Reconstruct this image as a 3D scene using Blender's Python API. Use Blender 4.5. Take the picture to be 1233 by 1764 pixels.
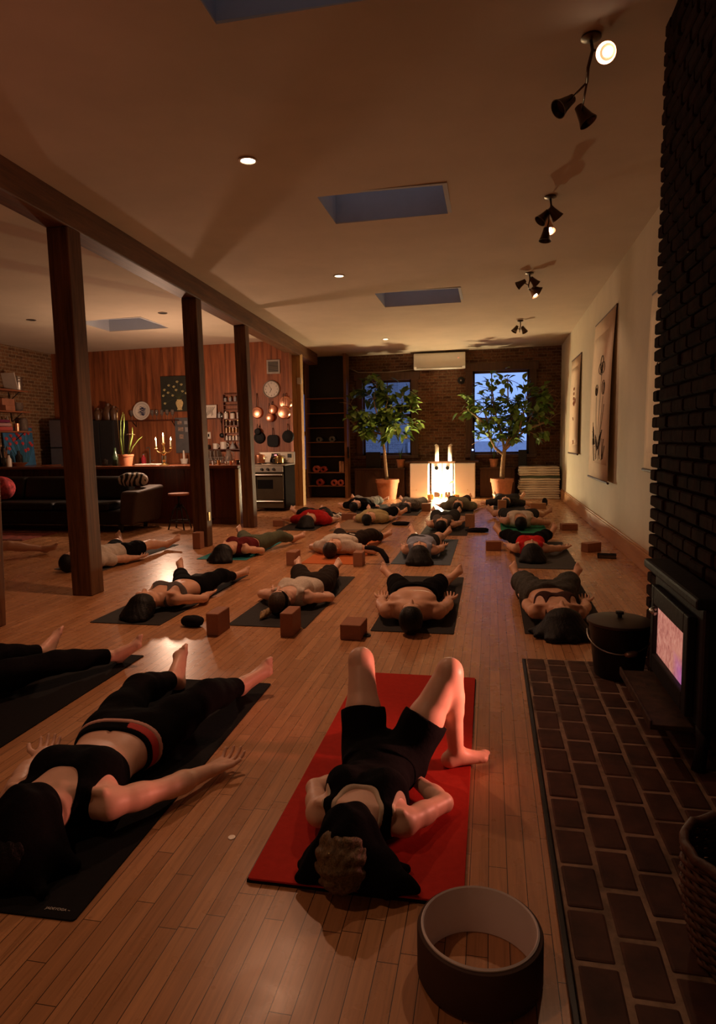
import bpy, math, random
import numpy as np
from mathutils import Vector, Matrix, Euler
for o in list(bpy.data.objects): bpy.data.objects.remove(o)
SC = bpy.context.scene
C = SC.collection
R = math.radians
# ------------------------------------------------------------------ camera
FPX, CX, CY, EYE = 1141.0, 616.5, 882.0, 1.38
_dY = np.array([229.5, -128.0, FPX]); _dY /= np.linalg.norm(_dY)
_dD = np.array([163.5, 10468.0, FPX]); _dD -= _dY * (_dD @ _dY); _dD /= np.linalg.norm(_dD)
_dX = np.cross(_dD, _dY)
MC = np.stack([_dX, _dY, -_dD], 1)           # columns: world axes seen in camera coordinates (right, down, ahead)
cam_data = bpy.data.cameras.new('camera')
cam = bpy.data.objects.new('camera', cam_data); C.objects.link(cam)
cam_data.sensor_fit = 'VERTICAL'; cam_data.sensor_height = 36.0; cam_data.sensor_width = 36.0 * 1233 / 1764
cam_data.lens = FPX / 1764 * 36.0
cam_data.clip_start = 0.05; cam_data.clip_end = 200
r_, d_, a_ = MC[0], MC[1], MC[2]
mw = Matrix.Identity(4)
for i in range(3):
    mw[i][0] = r_[i]; mw[i][1] = -d_[i]; mw[i][2] = -a_[i]
mw[0][3] = 0; mw[1][3] = 0; mw[2][3] = EYE
cam.matrix_world = mw
SC.camera = cam
# ------------------------------------------------------------------ exposure, sky, power of the lamps
SC.view_settings.view_transform = 'Standard'
SC.view_settings.look = 'None'
SC.view_settings.gamma = 1.0
SC.view_settings.use_curve_mapping = False
SC.view_settings.exposure = 0.0
DUSK = (0.155, 0.235, 0.52)
DUSK_STRENGTH = 2.6
E_ALTAR, C_ALTAR = 860.0, (1.0, 0.78, 0.44)
W_CANDLE, C_CANDLE = 120.0, (1.0, 0.63, 0.42)
W_DOWN, C_DOWN = 190.0, (1.0, 0.50, 0.28)
W_TRACK, C_TRACK = 16.0, (1.0, 0.60, 0.36)
W_STOVE, C_STOVE = 98.0, (1.0, 0.30, 0.21)
world = bpy.data.worlds.new('dusk'); SC.world = world; world.use_nodes = True
bg = world.node_tree.nodes['Background']
bg.inputs[0].default_value = (*DUSK, 1); bg.inputs[1].default_value = DUSK_STRENGTH

def ray(px, py):
    return MC.T @ np.array([(px - CX) / FPX, (py - CY) / FPX, 1.0])
def G(px, py, z=0.0):                         # where a sight line meets the level z
    r = ray(px, py); t = (z - EYE) / r[2]; return Vector((r[0] * t, r[1] * t, z))
def AY(px, py, Y):                            # where it meets the plane at depth Y
    r = ray(px, py); t = Y / r[1]; return Vector((r[0] * t, Y, r[2] * t + EYE))
def AX(px, py, X):
    r = ray(px, py); t = X / r[0]; return Vector((X, r[1] * t, r[2] * t + EYE))

def light(name, kind, loc, power, color, parent=None, **kw):
    d = bpy.data.lights.new(name, kind); d.energy = power; d.color = color
    for k, v in kw.items():
        if k != 'rot': setattr(d, k, v)
    o = bpy.data.objects.new(name, d); C.objects.link(o); o.location = loc
    if 'rot' in kw: o.rotation_euler = kw['rot']
    if parent: o.parent = parent
    return o

# ------------------------------------------------------------------ materials
MATS = {}
def nodes(name):
    m = bpy.data.materials.new(name); m.use_nodes = True
    nt = m.node_tree; b = nt.nodes['Principled BSDF']
    return m, nt, b
def N(nt, t, **kw):
    n = nt.nodes.new(t)
    for k, v in kw.items():
        if k in n.inputs: n.inputs[k].default_value = v
        else: setattr(n, k, v)
    return n
def L(nt, a, b): nt.links.new(a, b)
def ramp(nt, fac, stops):
    r = N(nt, 'ShaderNodeValToRGB'); e = r.color_ramp.elements
    while len(e) < len(stops): e.new(0.5)
    for i, (p, c) in enumerate(stops):
        e[i].position = p; e[i].color = (*c, 1)
    L(nt, fac, r.inputs[0]); return r.outputs[0]
def coords(nt, scale=(1, 1, 1), kind='Object'):
    t = N(nt, 'ShaderNodeTexCoord'); m = N(nt, 'ShaderNodeMapping'); m.inputs['Scale'].default_value = scale
    L(nt, t.outputs[kind], m.inputs[0]); return m.outputs[0]
def bump(nt, b, h, strength=0.3, dist=0.01):
    n = N(nt, 'ShaderNodeBump'); n.inputs['Strength'].default_value = strength; n.inputs['Distance'].default_value = dist
    L(nt, h, n.inputs['Height']); L(nt, n.outputs[0], b.inputs['Normal'])
def mat(name, c, rough=0.6, metal=0.0, var=0.12, scale=8.0, bmp=0.1, emit=None, es=0.0, spec=0.5, stretch=(1, 1, 1), trans=0.0, alpha=1.0, sub=0.0):
    """plain surface with a little natural mottling"""
    if name in MATS: return MATS[name]
    m, nt, b = nodes(name)
    b.inputs['Roughness'].default_value = rough; b.inputs['Metallic'].default_value = metal
    b.inputs['Specular IOR Level'].default_value = spec
    if var > 0:
        v = coords(nt, stretch); n = N(nt, 'ShaderNodeTexNoise', Scale=scale, Detail=4.0, Roughness=0.6); L(nt, v, n.inputs['Vector'])
        lo = tuple(x * (1 - var) for x in c); hi = tuple(min(1, x * (1 + var)) for x in c)
        L(nt, ramp(nt, n.outputs[0], [(0.3, lo), (0.7, hi)]), b.inputs['Base Color'])
        if bmp: bump(nt, b, n.outputs[0], bmp, 0.01)
    else: b.inputs['Base Color'].default_value = (*c, 1)
    if emit: b.inputs['Emission Color'].default_value = (*emit, 1); b.inputs['Emission Strength'].default_value = es
    if trans: b.inputs['Transmission Weight'].default_value = trans
    if sub:
        b.inputs['Subsurface Weight'].default_value = sub; b.inputs['Subsurface Radius'].default_value = (0.02, 0.008, 0.004)
    MATS[name] = m; return m
def wood(name, c1, c2, rough=0.5, axis=2, scale=1.0, bmp=0.25, spec=0.4):
    if name in MATS: return MATS[name]
    m, nt, b = nodes(name); b.inputs['Roughness'].default_value = rough; b.inputs['Specular IOR Level'].default_value = spec
    s = [14 * scale] * 3; s[axis] = 0.9 * scale
    v = coords(nt, s); n = N(nt, 'ShaderNodeTexNoise', Scale=1.6, Detail=6.0, Roughness=0.65, Distortion=0.6); L(nt, v, n.inputs['Vector'])
    L(nt, ramp(nt, n.outputs[0], [(0.25, c1), (0.5, tuple((x + y) / 2 for x, y in zip(c1, c2))), (0.75, c2)]), b.inputs['Base Color'])
    bump(nt, b, n.outputs[0], bmp, 0.006); MATS[name] = m; return m
def brick(name, ax, c1, c2, mortar, w=0.205, h=0.068, ms=0.010, rough=0.85, bmp=0.8, off=0.5):
    """ax: the two object axes that run along and across the courses"""
    m, nt, b = nodes(name); b.inputs['Roughness'].default_value = rough; b.inputs['Specular IOR Level'].default_value = 0.25
    t = N(nt, 'ShaderNodeTexCoord'); s = N(nt, 'ShaderNodeSeparateXYZ'); L(nt, t.outputs['Object'], s.inputs[0])
    nz = N(nt, 'ShaderNodeTexNoise', Scale=3.0, Detail=3.0); L(nt, t.outputs['Object'], nz.inputs['Vector'])
    wob = N(nt, 'ShaderNodeMath', operation='MULTIPLY_ADD'); L(nt, nz.outputs[0], wob.inputs[0]); wob.inputs[1].default_value = 0.02
    L(nt, s.outputs[ax[1]], wob.inputs[2])
    cb = N(nt, 'ShaderNodeCombineXYZ'); L(nt, s.outputs[ax[0]], cb.inputs[0]); L(nt, wob.outputs[0], cb.inputs[1])
    bt = N(nt, 'ShaderNodeTexBrick', offset=off); L(nt, cb.outputs[0], bt.inputs['Vector'])
    for k, v in dict(Scale=1.0).items(): bt.inputs[k].default_value = v
    bt.inputs['Mortar Size'].default_value = ms; bt.inputs['Mortar Smooth'].default_value = 0.3
    bt.inputs['Brick Width'].default_value = w; bt.inputs['Row Height'].default_value = h; bt.inputs['Bias'].default_value = -0.1
    bt.inputs['Color1'].default_value = (*c1, 1); bt.inputs['Color2'].default_value = (*c2, 1); bt.inputs['Mortar'].default_value = (*mortar, 1)
    n2 = N(nt, 'ShaderNodeTexNoise', Scale=22.0, Detail=5.0, Roughness=0.7); L(nt, t.outputs['Object'], n2.inputs['Vector'])
    mx = N(nt, 'ShaderNodeMix', data_type='RGBA', blend_type='MULTIPLY'); mx.inputs['Factor'].default_value = 0.75
    L(nt, bt.outputs['Color'], mx.inputs['A']); L(nt, ramp(nt, n2.outputs[0], [(0.3, (0.35, 0.35, 0.35)), (0.72, (1.25, 1.2, 1.15))]), mx.inputs['B'])
    L(nt, mx.outputs['Result'], b.inputs['Base Color'])
    h2 = N(nt, 'ShaderNodeMath', operation='MULTIPLY_ADD'); L(nt, bt.outputs['Fac'], h2.inputs[0]); h2.inputs[1].default_value = -1.0
    h3 = N(nt, 'ShaderNodeMath', operation='MULTIPLY'); L(nt, n2.outputs[0], h3.inputs[0]); h3.inputs[1].default_value = 0.6
    L(nt, h3.outputs[0], h2.inputs[2]); bump(nt, b, h2.outputs[0], bmp, 0.012)
    MATS[name] = m; return m
def floor_mat():
    m, nt, b = nodes('oak strip floor')
    t = N(nt, 'ShaderNodeTexCoord'); s = N(nt, 'ShaderNodeSeparateXYZ'); L(nt, t.outputs['Object'], s.inputs[0])
    BW = 0.058
    row = N(nt, 'ShaderNodeMath', operation='DIVIDE'); L(nt, s.outputs[0], row.inputs[0]); row.inputs[1].default_value = BW
    fl_ = N(nt, 'ShaderNodeMath', operation='FLOOR'); L(nt, row.outputs[0], fl_.inputs[0])
    wn = N(nt, 'ShaderNodeTexWhiteNoise', noise_dimensions='1D'); L(nt, fl_.outputs[0], wn.inputs['W'])
    sh = N(nt, 'ShaderNodeMath', operation='MULTIPLY_ADD'); L(nt, wn.outputs[0], sh.inputs[0]); sh.inputs[1].default_value = 5.0; L(nt, s.outputs[1], sh.inputs[2])
    cb = N(nt, 'ShaderNodeCombineXYZ'); L(nt, sh.outputs[0], cb.inputs[0]); L(nt, s.outputs[0], cb.inputs[1])
    bt = N(nt, 'ShaderNodeTexBrick', offset=0.0, squash=1.0); L(nt, cb.outputs[0], bt.inputs['Vector'])
    bt.inputs['Scale'].default_value = 1.0; bt.inputs['Mortar Size'].default_value = 0.0013; bt.inputs['Mortar Smooth'].default_value = 0.2
    bt.inputs['Brick Width'].default_value = 0.62; bt.inputs['Row Height'].default_value = BW
    bt.inputs['Color1'].default_value = (0.56, 0.285, 0.135, 1); bt.inputs['Color2'].default_value = (0.42, 0.20, 0.09, 1); bt.inputs['Mortar'].default_value = (0.03, 0.014, 0.006, 1)
    mp = N(nt, 'ShaderNodeMapping'); mp.inputs['Scale'].default_value = (1.2, 26, 1); L(nt, cb.outputs[0], mp.inputs[0])
    gr = N(nt, 'ShaderNodeTexNoise', Scale=2.2, Detail=6.0, Roughness=0.65, Distortion=0.8); L(nt, mp.outputs[0], gr.inputs['Vector'])
    mx = N(nt, 'ShaderNodeMix', data_type='RGBA', blend_type='MULTIPLY'); mx.inputs['Factor'].default_value = 0.8
    L(nt, bt.outputs['Color'], mx.inputs['A']); L(nt, ramp(nt, gr.outputs[0], [(0.22, (0.50, 0.45, 0.41)), (0.45, (0.88, 0.86, 0.84)), (0.75, (1.2, 1.15, 1.1))]), mx.inputs['B'])
    L(nt, mx.outputs['Result'], b.inputs['Base Color'])
    big = N(nt, 'ShaderNodeTexNoise', Scale=9.0, Detail=3.0); L(nt, t.outputs['Object'], big.inputs['Vector'])
    rr = N(nt, 'ShaderNodeMapRange'); L(nt, big.outputs[0], rr.inputs[0]); rr.inputs['To Min'].default_value = 0.21; rr.inputs['To Max'].default_value = 0.36
    L(nt, rr.outputs[0], b.inputs['Roughness']); b.inputs['Specular IOR Level'].default_value = 0.55
    hh = N(nt, 'ShaderNodeMath', operation='MULTIPLY_ADD'); L(nt, bt.outputs['Fac'], hh.inputs[0]); hh.inputs[1].default_value = -1.0
    h3 = N(nt, 'ShaderNodeMath', operation='MULTIPLY'); L(nt, big.outputs[0], h3.inputs[0]); h3.inputs[1].default_value = 0.12
    L(nt, h3.outputs[0], hh.inputs[2]); bump(nt, b, hh.outputs[0], 0.10, 0.004)
    return m

# ------------------------------------------------------------------ mesh building
class MB:
    def __init__(s): s.v = []; s.f = []
    def add(s, vs, fs, M=None):
        o = len(s.v)
        for p in vs:
            q = Vector(p)
            s.v.append(tuple(M @ q if M is not None else q))
        s.f += [tuple(i + o for i in f) for f in fs]; return s
    def box(s, c, d, rot=None):
        x, y, z = d[0] / 2, d[1] / 2, d[2] / 2
        M = Matrix.Translation(c)
        if rot is not None: M = M @ Euler(rot).to_matrix().to_4x4()
        vs = [(-x, -y, -z), (x, -y, -z), (x, y, -z), (-x, y, -z), (-x, -y, z), (x, -y, z), (x, y, z), (-x, y, z)]
        return s.add(vs, [(0, 3, 2, 1), (4, 5, 6, 7), (0, 1, 5, 4), (1, 2, 6, 5), (2, 3, 7, 6), (3, 0, 4, 7)], M)
    def b2(s, lo, hi): return s.box([(a + b) / 2 for a, b in zip(lo, hi)], [abs(b - a) for a, b in zip(lo, hi)])
    def hexa(s, vs): return s.add(vs, [(0, 3, 2, 1), (4, 5, 6, 7), (0, 1, 5, 4), (1, 2, 6, 5), (2, 3, 7, 6), (3, 0, 4, 7)])
    def tube(s, pts, r, n=8, flat=1.0, cap=True):
        pts = [Vector(p) for p in pts]; k = len(pts); rs = r if isinstance(r, (list, tuple)) else [r] * k
        up = Vector((0, 0, 1)); vs = []; fs = []; prev = None
        for i, p in enumerate(pts):
            t = (pts[min(i + 1, k - 1)] - pts[max(i - 1, 0)]).normalized()
            if prev is None:
                a = up if abs(t.z) < 0.9 else Vector((1, 0, 0)); u = t.cross(a).normalized()
            else: u = (prev - t * prev.dot(t)).normalized()
            prev = u; w = t.cross(u)
            for j in range(n):
                an = 2 * math.pi * j / n; vs.append(p + u * math.cos(an) * rs[i] + w * math.sin(an) * rs[i] * flat)
        for i in range(k - 1):
            for j in range(n):
                a, b = i * n + j, i * n + (j + 1) % n; fs.append((a, a + n, b + n, b))
        if cap: fs.append(tuple(range(n))); fs.append(tuple(range((k - 1) * n, k * n))[::-1])
        return s.add(vs, fs)
    def lathe(s, prof, n=24, M=None):
        vs = []; fs = []; rings = []
        for r, z in prof:
            if r < 1e-5: rings.append([len(vs)]); vs.append((0, 0, z))
            else:
                rings.append(list(range(len(vs), len(vs) + n)))
                vs += [(r * math.cos(2 * math.pi * j / n), r * math.sin(2 * math.pi * j / n), z) for j in range(n)]
        for a, b in zip(rings, rings[1:]):
            for j in range(n):
                k = (j + 1) % n
                if len(a) == 1 and len(b) == 1: continue
                if len(a) == 1: fs.append((a[0], b[k], b[j]))
                elif len(b) == 1: fs.append((a[j], a[k], b[0]))
                else: fs.append((a[j], a[k], b[k], b[j]))
        return s.add(vs, fs, M)
    def prism(s, poly, z0, z1, M=None):
        n = len(poly); vs = [(x, y, z0) for x, y in poly] + [(x, y, z1) for x, y in poly]
        fs = [tuple(range(n))[::-1], tuple(range(n, 2 * n))] + [(i, (i + 1) % n, n + (i + 1) % n, n + i) for i in range(n)]
        return s.add(vs, fs, M)
    def ball(s, c, r, n=12, m=8, sc=(1, 1, 1)):
        prof = [(math.sin(math.pi * i / m) * r, -math.cos(math.pi * i / m) * r) for i in range(m + 1)]
        return s.lathe(prof, n, Matrix.Translation(c) @ Matrix.Diagonal((*sc, 1)))
    def build(s, name, m, parent=None, loc=(0, 0, 0), rz=0.0, bevel=0.0, smooth=None, seg=2):
        me = bpy.data.meshes.new(name); me.from_pydata(s.v, [], s.f); me.update()
        o = bpy.data.objects.new(name, me); C.objects.link(o); o.location = loc; o.rotation_euler = (0, 0, rz)
        if m is not None:
            for q in (m if isinstance(m, (list, tuple)) else [m]): me.materials.append(q)
        if parent is not None: o.parent = parent
        if bevel:
            b = o.modifiers.new('bevel', 'BEVEL'); b.width = bevel; b.segments = seg; b.limit_method = 'ANGLE'; b.angle_limit = R(40)
        if smooth is None: smooth = False
        if smooth: me.polygons.foreach_set('use_smooth', [True] * len(me.polygons))
        if smooth == 'auto':
            me.set_sharp_from_angle(angle=R(35))
        return o
def RX(a): return Matrix.Rotation(R(a), 4, 'X')
def RY(a): return Matrix.Rotation(R(a), 4, 'Y')
def RZ(a): return Matrix.Rotation(R(a), 4, 'Z')
def T(*p): return Matrix.Translation(p)
def tag(o, label, cat, group=None, kind=None):
    if label: o['label'] = label
    if cat: o['category'] = cat
    if group: o['group'] = group
    if kind: o['kind'] = kind
    return o
def thing(name, label, cat, loc=(0, 0, 0), rz=0.0, group=None):
    o = bpy.data.objects.new(name, None); C.objects.link(o); o.empty_display_size = 0.1
    o.location = loc; o.rotation_euler = (0, 0, rz); return tag(o, label, cat, group)
def struct(o): o['kind'] = 'structure'; return o
def dup(root, loc, rz=0.0, label=None, group=None, scale=None):
    r = root.copy(); C.objects.link(r); r.location = loc; r.rotation_euler = (0, 0, rz)
    if label: r['label'] = label
    if group: r['group'] = group
    if scale: r.scale = scale
    for ch in list(root.children):
        c = ch.copy(); C.objects.link(c); c.parent = r
        for g in list(ch.children):
            d = g.copy(); C.objects.link(d); d.parent = c
    return r
def circle(r, n=24, c=(0, 0)): return [(c[0] + r * math.cos(2 * math.pi * i / n), c[1] + r * math.sin(2 * math.pi * i / n)) for i in range(n)]
# ================================================================== THE SETTING
M_FLOOR = floor_mat()
M_PLASTER = mat('ceiling plaster', (0.545, 0.455, 0.35), 0.85, var=0.07, scale=1.3, bmp=0.06, spec=0.2)
M_WALLW = mat('white wall plaster', (0.66, 0.58, 0.44), 0.75, var=0.05, scale=2.0, bmp=0.05, spec=0.25)
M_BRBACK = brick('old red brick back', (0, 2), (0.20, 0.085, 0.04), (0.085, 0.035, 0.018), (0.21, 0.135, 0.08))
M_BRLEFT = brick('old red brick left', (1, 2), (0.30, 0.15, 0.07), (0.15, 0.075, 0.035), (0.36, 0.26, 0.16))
M_POST = wood('old timber post', (0.036, 0.015, 0.007), (0.21, 0.10, 0.043), 0.6, 2, 1.0, 0.3, 0.25)
M_BEAM = wood('old timber beam', (0.05, 0.02, 0.008), (0.20, 0.085, 0.032), 0.55, 1, 0.8, 0.3)
M_PANEL = wood('rusty wood panelling', (0.03, 0.005, 0.002), (0.50, 0.155, 0.055), 0.5, 2, 0.45, 0.25)
M_PINE = wood('pine jamb', (0.36, 0.20, 0.075), (0.62, 0.40, 0.17), 0.5, 2, 1.0, 0.2)
M_TRIM = wood('oak baseboard', (0.42, 0.20, 0.085), (0.58, 0.30, 0.13), 0.45, 1, 1.0, 0.15)
M_SHAFT = mat('skylight shaft paint', (0.42, 0.43, 0.46), 0.8, var=0.03)
M_DARKWOOD = wood('dark window wood', (0.045, 0.020, 0.010), (0.115, 0.05, 0.024), 0.45, 2, 1.0, 0.15)
M_BLACK = mat('black', (0.012, 0.011, 0.011), 0.55, var=0.1)
M_BLACKMETAL = mat('black iron', (0.018, 0.016, 0.015), 0.42, 0.6, var=0.15, bmp=0.15)
M_WHITE = mat('white paint', (0.74, 0.70, 0.62), 0.5, var=0.03, bmp=0.02)
M_STEEL = mat('brushed steel', (0.42, 0.39, 0.35), 0.32, 0.9, var=0.08, scale=20, stretch=(1, 1, 12))
M_BRASS = mat('aged brass', (0.62, 0.44, 0.18), 0.28, 1.0, var=0.12)
M_COPPER = mat('copper', (0.88, 0.40, 0.24), 0.30, 0.95, var=0.10)
M_TERRA = mat('terracotta', (0.50, 0.20, 0.095), 0.8, var=0.16, scale=14)
def glass_pane():
    m = bpy.data.materials.new('window glass'); m.use_nodes = True; nt = m.node_tree; nt.nodes.clear()
    o = N(nt, 'ShaderNodeOutputMaterial'); mx = N(nt, 'ShaderNodeMixShader'); t = N(nt, 'ShaderNodeBsdfTransparent'); g = N(nt, 'ShaderNodeBsdfGlossy')
    t.inputs[0].default_value = (0.9, 0.93, 0.95, 1); g.inputs['Roughness'].default_value = 0.02
    f = N(nt, 'ShaderNodeFresnel'); f.inputs[0].default_value = 1.35; L(nt, f.outputs[0], mx.inputs[0])
    L(nt, t.outputs[0], mx.inputs[1]); L(nt, g.outputs[0], mx.inputs[2]); L(nt, mx.outputs[0], o.inputs[0]); return m
M_PANE = glass_pane()
M_GLASS = mat('clear glass', (0.95, 0.97, 0.95), 0.05, var=0, trans=0.92)

def frosted():
    m = bpy.data.materials.new('frosted skylight'); m.use_nodes = True; nt = m.node_tree; nt.nodes.clear()
    o = N(nt, 'ShaderNodeOutputMaterial'); mx = N(nt, 'ShaderNodeMixShader'); t = N(nt, 'ShaderNodeBsdfTranslucent'); g = N(nt, 'ShaderNodeBsdfDiffuse')
    t.inputs[0].default_value = (0.60, 0.50, 0.38, 1); g.inputs[0].default_value = (0.5, 0.5, 0.5, 1); mx.inputs[0].default_value = 0.15
    L(nt, t.outputs[0], mx.inputs[1]); L(nt, g.outputs[0], mx.inputs[2]); L(nt, mx.outputs[0], o.inputs[0]); return m
M_FROST = frosted()
XL, XR, YB, YK, YF = -9.4, 1.55, 15.9, 13.1, -1.6
def zc(x, y): return 3.50 - 0.012 * (y - 5) + 0.012 * (x + 3.7)
def GC(px, py):                                # where a sight line meets the ceiling
    z = 3.45
    for _ in range(6):
        p = G(px, py, z); z = zc(p.x, p.y)
    return G(px, py, z)
# floor
b = MB(); b.b2((XL - 0.3, YF - 0.3, -0.15), (XR + 0.3, YB + 0.3, 0)); struct(b.build('floor', M_FLOOR))
# ceiling with four skylight openings
HOLES = [(-1.52, -0.42, 5.93, 6.66), (-1.66, -0.47, 9.68, 10.66), (-1.42, -0.35, 2.55, 3.50), (-6.78, -5.62, 10.15, 11.15)]
xs = sorted({XL - 0.3, -7.5, -4.0, XR + 0.3} | {v for h in HOLES for v in h[:2]})
ys = sorted({YF - 0.3, 1.0, 8.0, YB + 0.3} | {v for h in HOLES for v in h[2:]})
b = MB()
for x0, x1 in zip(xs, xs[1:]):
    for y0, y1 in zip(ys, ys[1:]):
        if any(h[0] <= (x0 + x1) / 2 <= h[1] and h[2] <= (y0 + y1) / 2 <= h[3] for h in HOLES): continue
        b.add([(x0, y0, zc(x0, y0)), (x1, y0, zc(x1, y0)), (x1, y1, zc(x1, y1)), (x0, y1, zc(x0, y1))], [(0, 3, 2, 1)])
ceil_o = b.build('ceiling', M_PLASTER)
sm = ceil_o.modifiers.new('thick', 'SOLIDIFY'); sm.thickness = 0.12; sm.offset = -1
wd = ceil_o.modifiers.new('weld', 'WELD'); ceil_o.modifiers.move(1, 0); struct(ceil_o)
SHAFT_H = [0.34, 0.40, 0.5, 0.42]
for i, h in enumerate(HOLES):
    b = MB(); z0 = zc(h[0], h[2]) - 0.005; z1 = z0 + SHAFT_H[i]; t = 0.04
    b.b2((h[0] - t, h[2] - t, z0 + 0.01), (h[0], h[3] + t, z1)); b.b2((h[1], h[2] - t, z0 + 0.01), (h[1] + t, h[3] + t, z1))
    b.b2((h[0], h[2] - t, z0 + 0.01), (h[1], h[2], z1)); b.b2((h[0], h[3], z0 + 0.01), (h[1], h[3] + t, z1))
    struct(b.build('window_%d' % (i + 3), M_SHAFT))
    w = bpy.data.objects['window_%d' % (i + 3)]
    b = MB(); b.b2((h[0], h[2], z1 - 0.012), (h[1], h[3], z1)); b.build('pane', M_FROST, w)
# walls
def wall(name, lo, hi, m): b = MB(); b.b2(lo, hi); return struct(b.build(name, m))
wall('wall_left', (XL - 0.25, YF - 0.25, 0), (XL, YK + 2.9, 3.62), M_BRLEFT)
wall('wall_front', (XL, YF - 0.25, 0), (XR, YF, 3.66), M_WALLW)
wall('wall_right', (XR, YF - 0.25, 0), (XR + 0.25, YB + 0.25, 3.66), M_WALLW)
# kitchen back wall of reddish boards
b = MB(); x = XL + 0.001; rnd = random.Random(5); pos = []
while x < -4.02:
    w = rnd.choice([0.62, 0.8, 1.0, 0.3]); pos.append((x, min(x + w, -4.02))); x += w
for i, (a, c) in enumerate(pos): b.b2((a + 0.0015, YK + 0.003 * (i % 2), 0), (c - 0.0015, YK + 0.18, 3.56))
b.b2((XL + 0.001, YK + 0.02, 0), (-4.02, YK + 0.19, 3.56))
struct(b.build('wall_kitchen', M_PANEL))
# brick back wall with two window openings and the dim passage on its left
WIN = [(-3.12, -1.80, 1.00, 2.84), (-0.50, 0.92, 1.00, 2.98)]
b = MB(); zt = 3.56
xe = [-4.33, WIN[0][0], WIN[0][1], WIN[1][0], WIN[1][1], XR + 0.02]
for i in range(0, 6, 2): b.b2((xe[i], YB, 0), (xe[i + 1], YB + 0.3, zt))
for w in WIN:
    b.b2((w[0], YB, 0), (w[1], YB + 0.3, w[2])); b.b2((w[0], YB, w[3]), (w[1], YB + 0.3, zt))
b.b2((XL, YB, 0), (-4.33, YB + 0.3, 0.62)); b.b2((XL, YB, 2.62), (-4.33, YB + 0.3, zt)); b.b2((XL, YB, 0.62), (-5.3, YB + 0.3, 2.62))
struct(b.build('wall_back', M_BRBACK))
def window(n, x0, x1, z0, z1, sash, bars, fw=0.11):
    b = MB(); y0 = YB - 0.05; y1 = YB + 0.16
    b.b2((x0 - fw + 0.02, y0, z0 - 0.06), (x0 + 0.07, y1, z1 + 0.03)); b.b2((x1 - 0.07, y0, z0 - 0.06), (x1 + fw - 0.02, y1, z1 + 0.03))
    b.b2((x0 - fw - 0.02, y0 - 0.01, z1 - 0.06), (x1 + fw + 0.02, y1, z1 + 0.12)); b.b2((x0 - fw, y0 - 0.07, z0 - 0.08), (x1 + fw, y1, z0))
    o = struct(b.build('window_%d' % n, M_DARKWOOD, bevel=0.006))
    s = MB(); ys = YB + 0.08
    for a, c in ((z0, sash), (sash, z1 - 0.06)):
        s.b2((x0 + 0.07, ys, a), (x0 + 0.115, ys + 0.04, c)); s.b2((x1 - 0.115, ys, a), (x1 - 0.07, ys + 0.04, c))
        s.b2((x0 + 0.07, ys, a), (x1 - 0.07, ys + 0.04, a + 0.05)); s.b2((x0 + 0.07, ys, c - 0.05), (x1 - 0.07, ys + 0.04, c))
    for bx_ in bars: s.b2((bx_ - 0.012, ys + 0.005, z0), (bx_ + 0.012, ys + 0.035, z1 - 0.06))
    s.build('sash', M_DARKWOOD, o)
    p = MB(); p.b2((x0 + 0.08, ys + 0.018, z0 + 0.02), (x1 - 0.08, ys + 0.022, z1 - 0.08)); p.build('pane', M_PANE, o)
window(1, *WIN[0], 1.93, [-2.46])
window(2, *WIN[1], 1.80, [0.0])
window(7, -5.3, -4.33, 0.62, 2.62, 1.55, [])
# baseboard
b = MB(); b.b2((XR - 0.03, 4.11, 0), (XR, YB, 0.2)); b.b2((XR - 0.022, 4.11, 0.2), (XR, YB, 0.225))
struct(b.build('baseboard_right', M_TRIM, bevel=0.006))
# chimney breast: real bricks on the side that shows
rnd = random.Random(11); b = MB(); XC = 0.904; YC = 4.09; hrow = 0.0745
b.b2((XC + 0.03, -0.6, 0), (XR - 0.002, YC - 0.02, 3.60))
for k in range(48):
    z = 0.004 + k * hrow; y = YC + rnd.uniform(-0.006, 0.006) - (0.105 if k % 2 else 0.0)
    first = True
    if k % 2: b.box((XC + 0.06 + rnd.uniform(-0.004, 0.004), YC - 0.05, z + 0.031), (0.12, 0.098, 0.060), (rnd.uniform(-.02, .02),) * 3)
    while y > -0.5:
        b.box((XC + 0.05 + rnd.uniform(-0.005, 0.006), y - 0.099, z + 0.031), (0.10, 0.196, 0.060), (rnd.uniform(-.015, .015), rnd.uniform(-.02, .02), rnd.uniform(-.012, .012)))
        y -= 0.208
M_CHIM = mat('dark chimney brick', (0.024, 0.009, 0.005), 0.95, var=0.45, scale=9, bmp=0.5, spec=0.04)  # brick base colour set near black, with random mottling
struct(b.build('wall_chimney', M_CHIM, bevel=0.007, seg=1))
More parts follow.
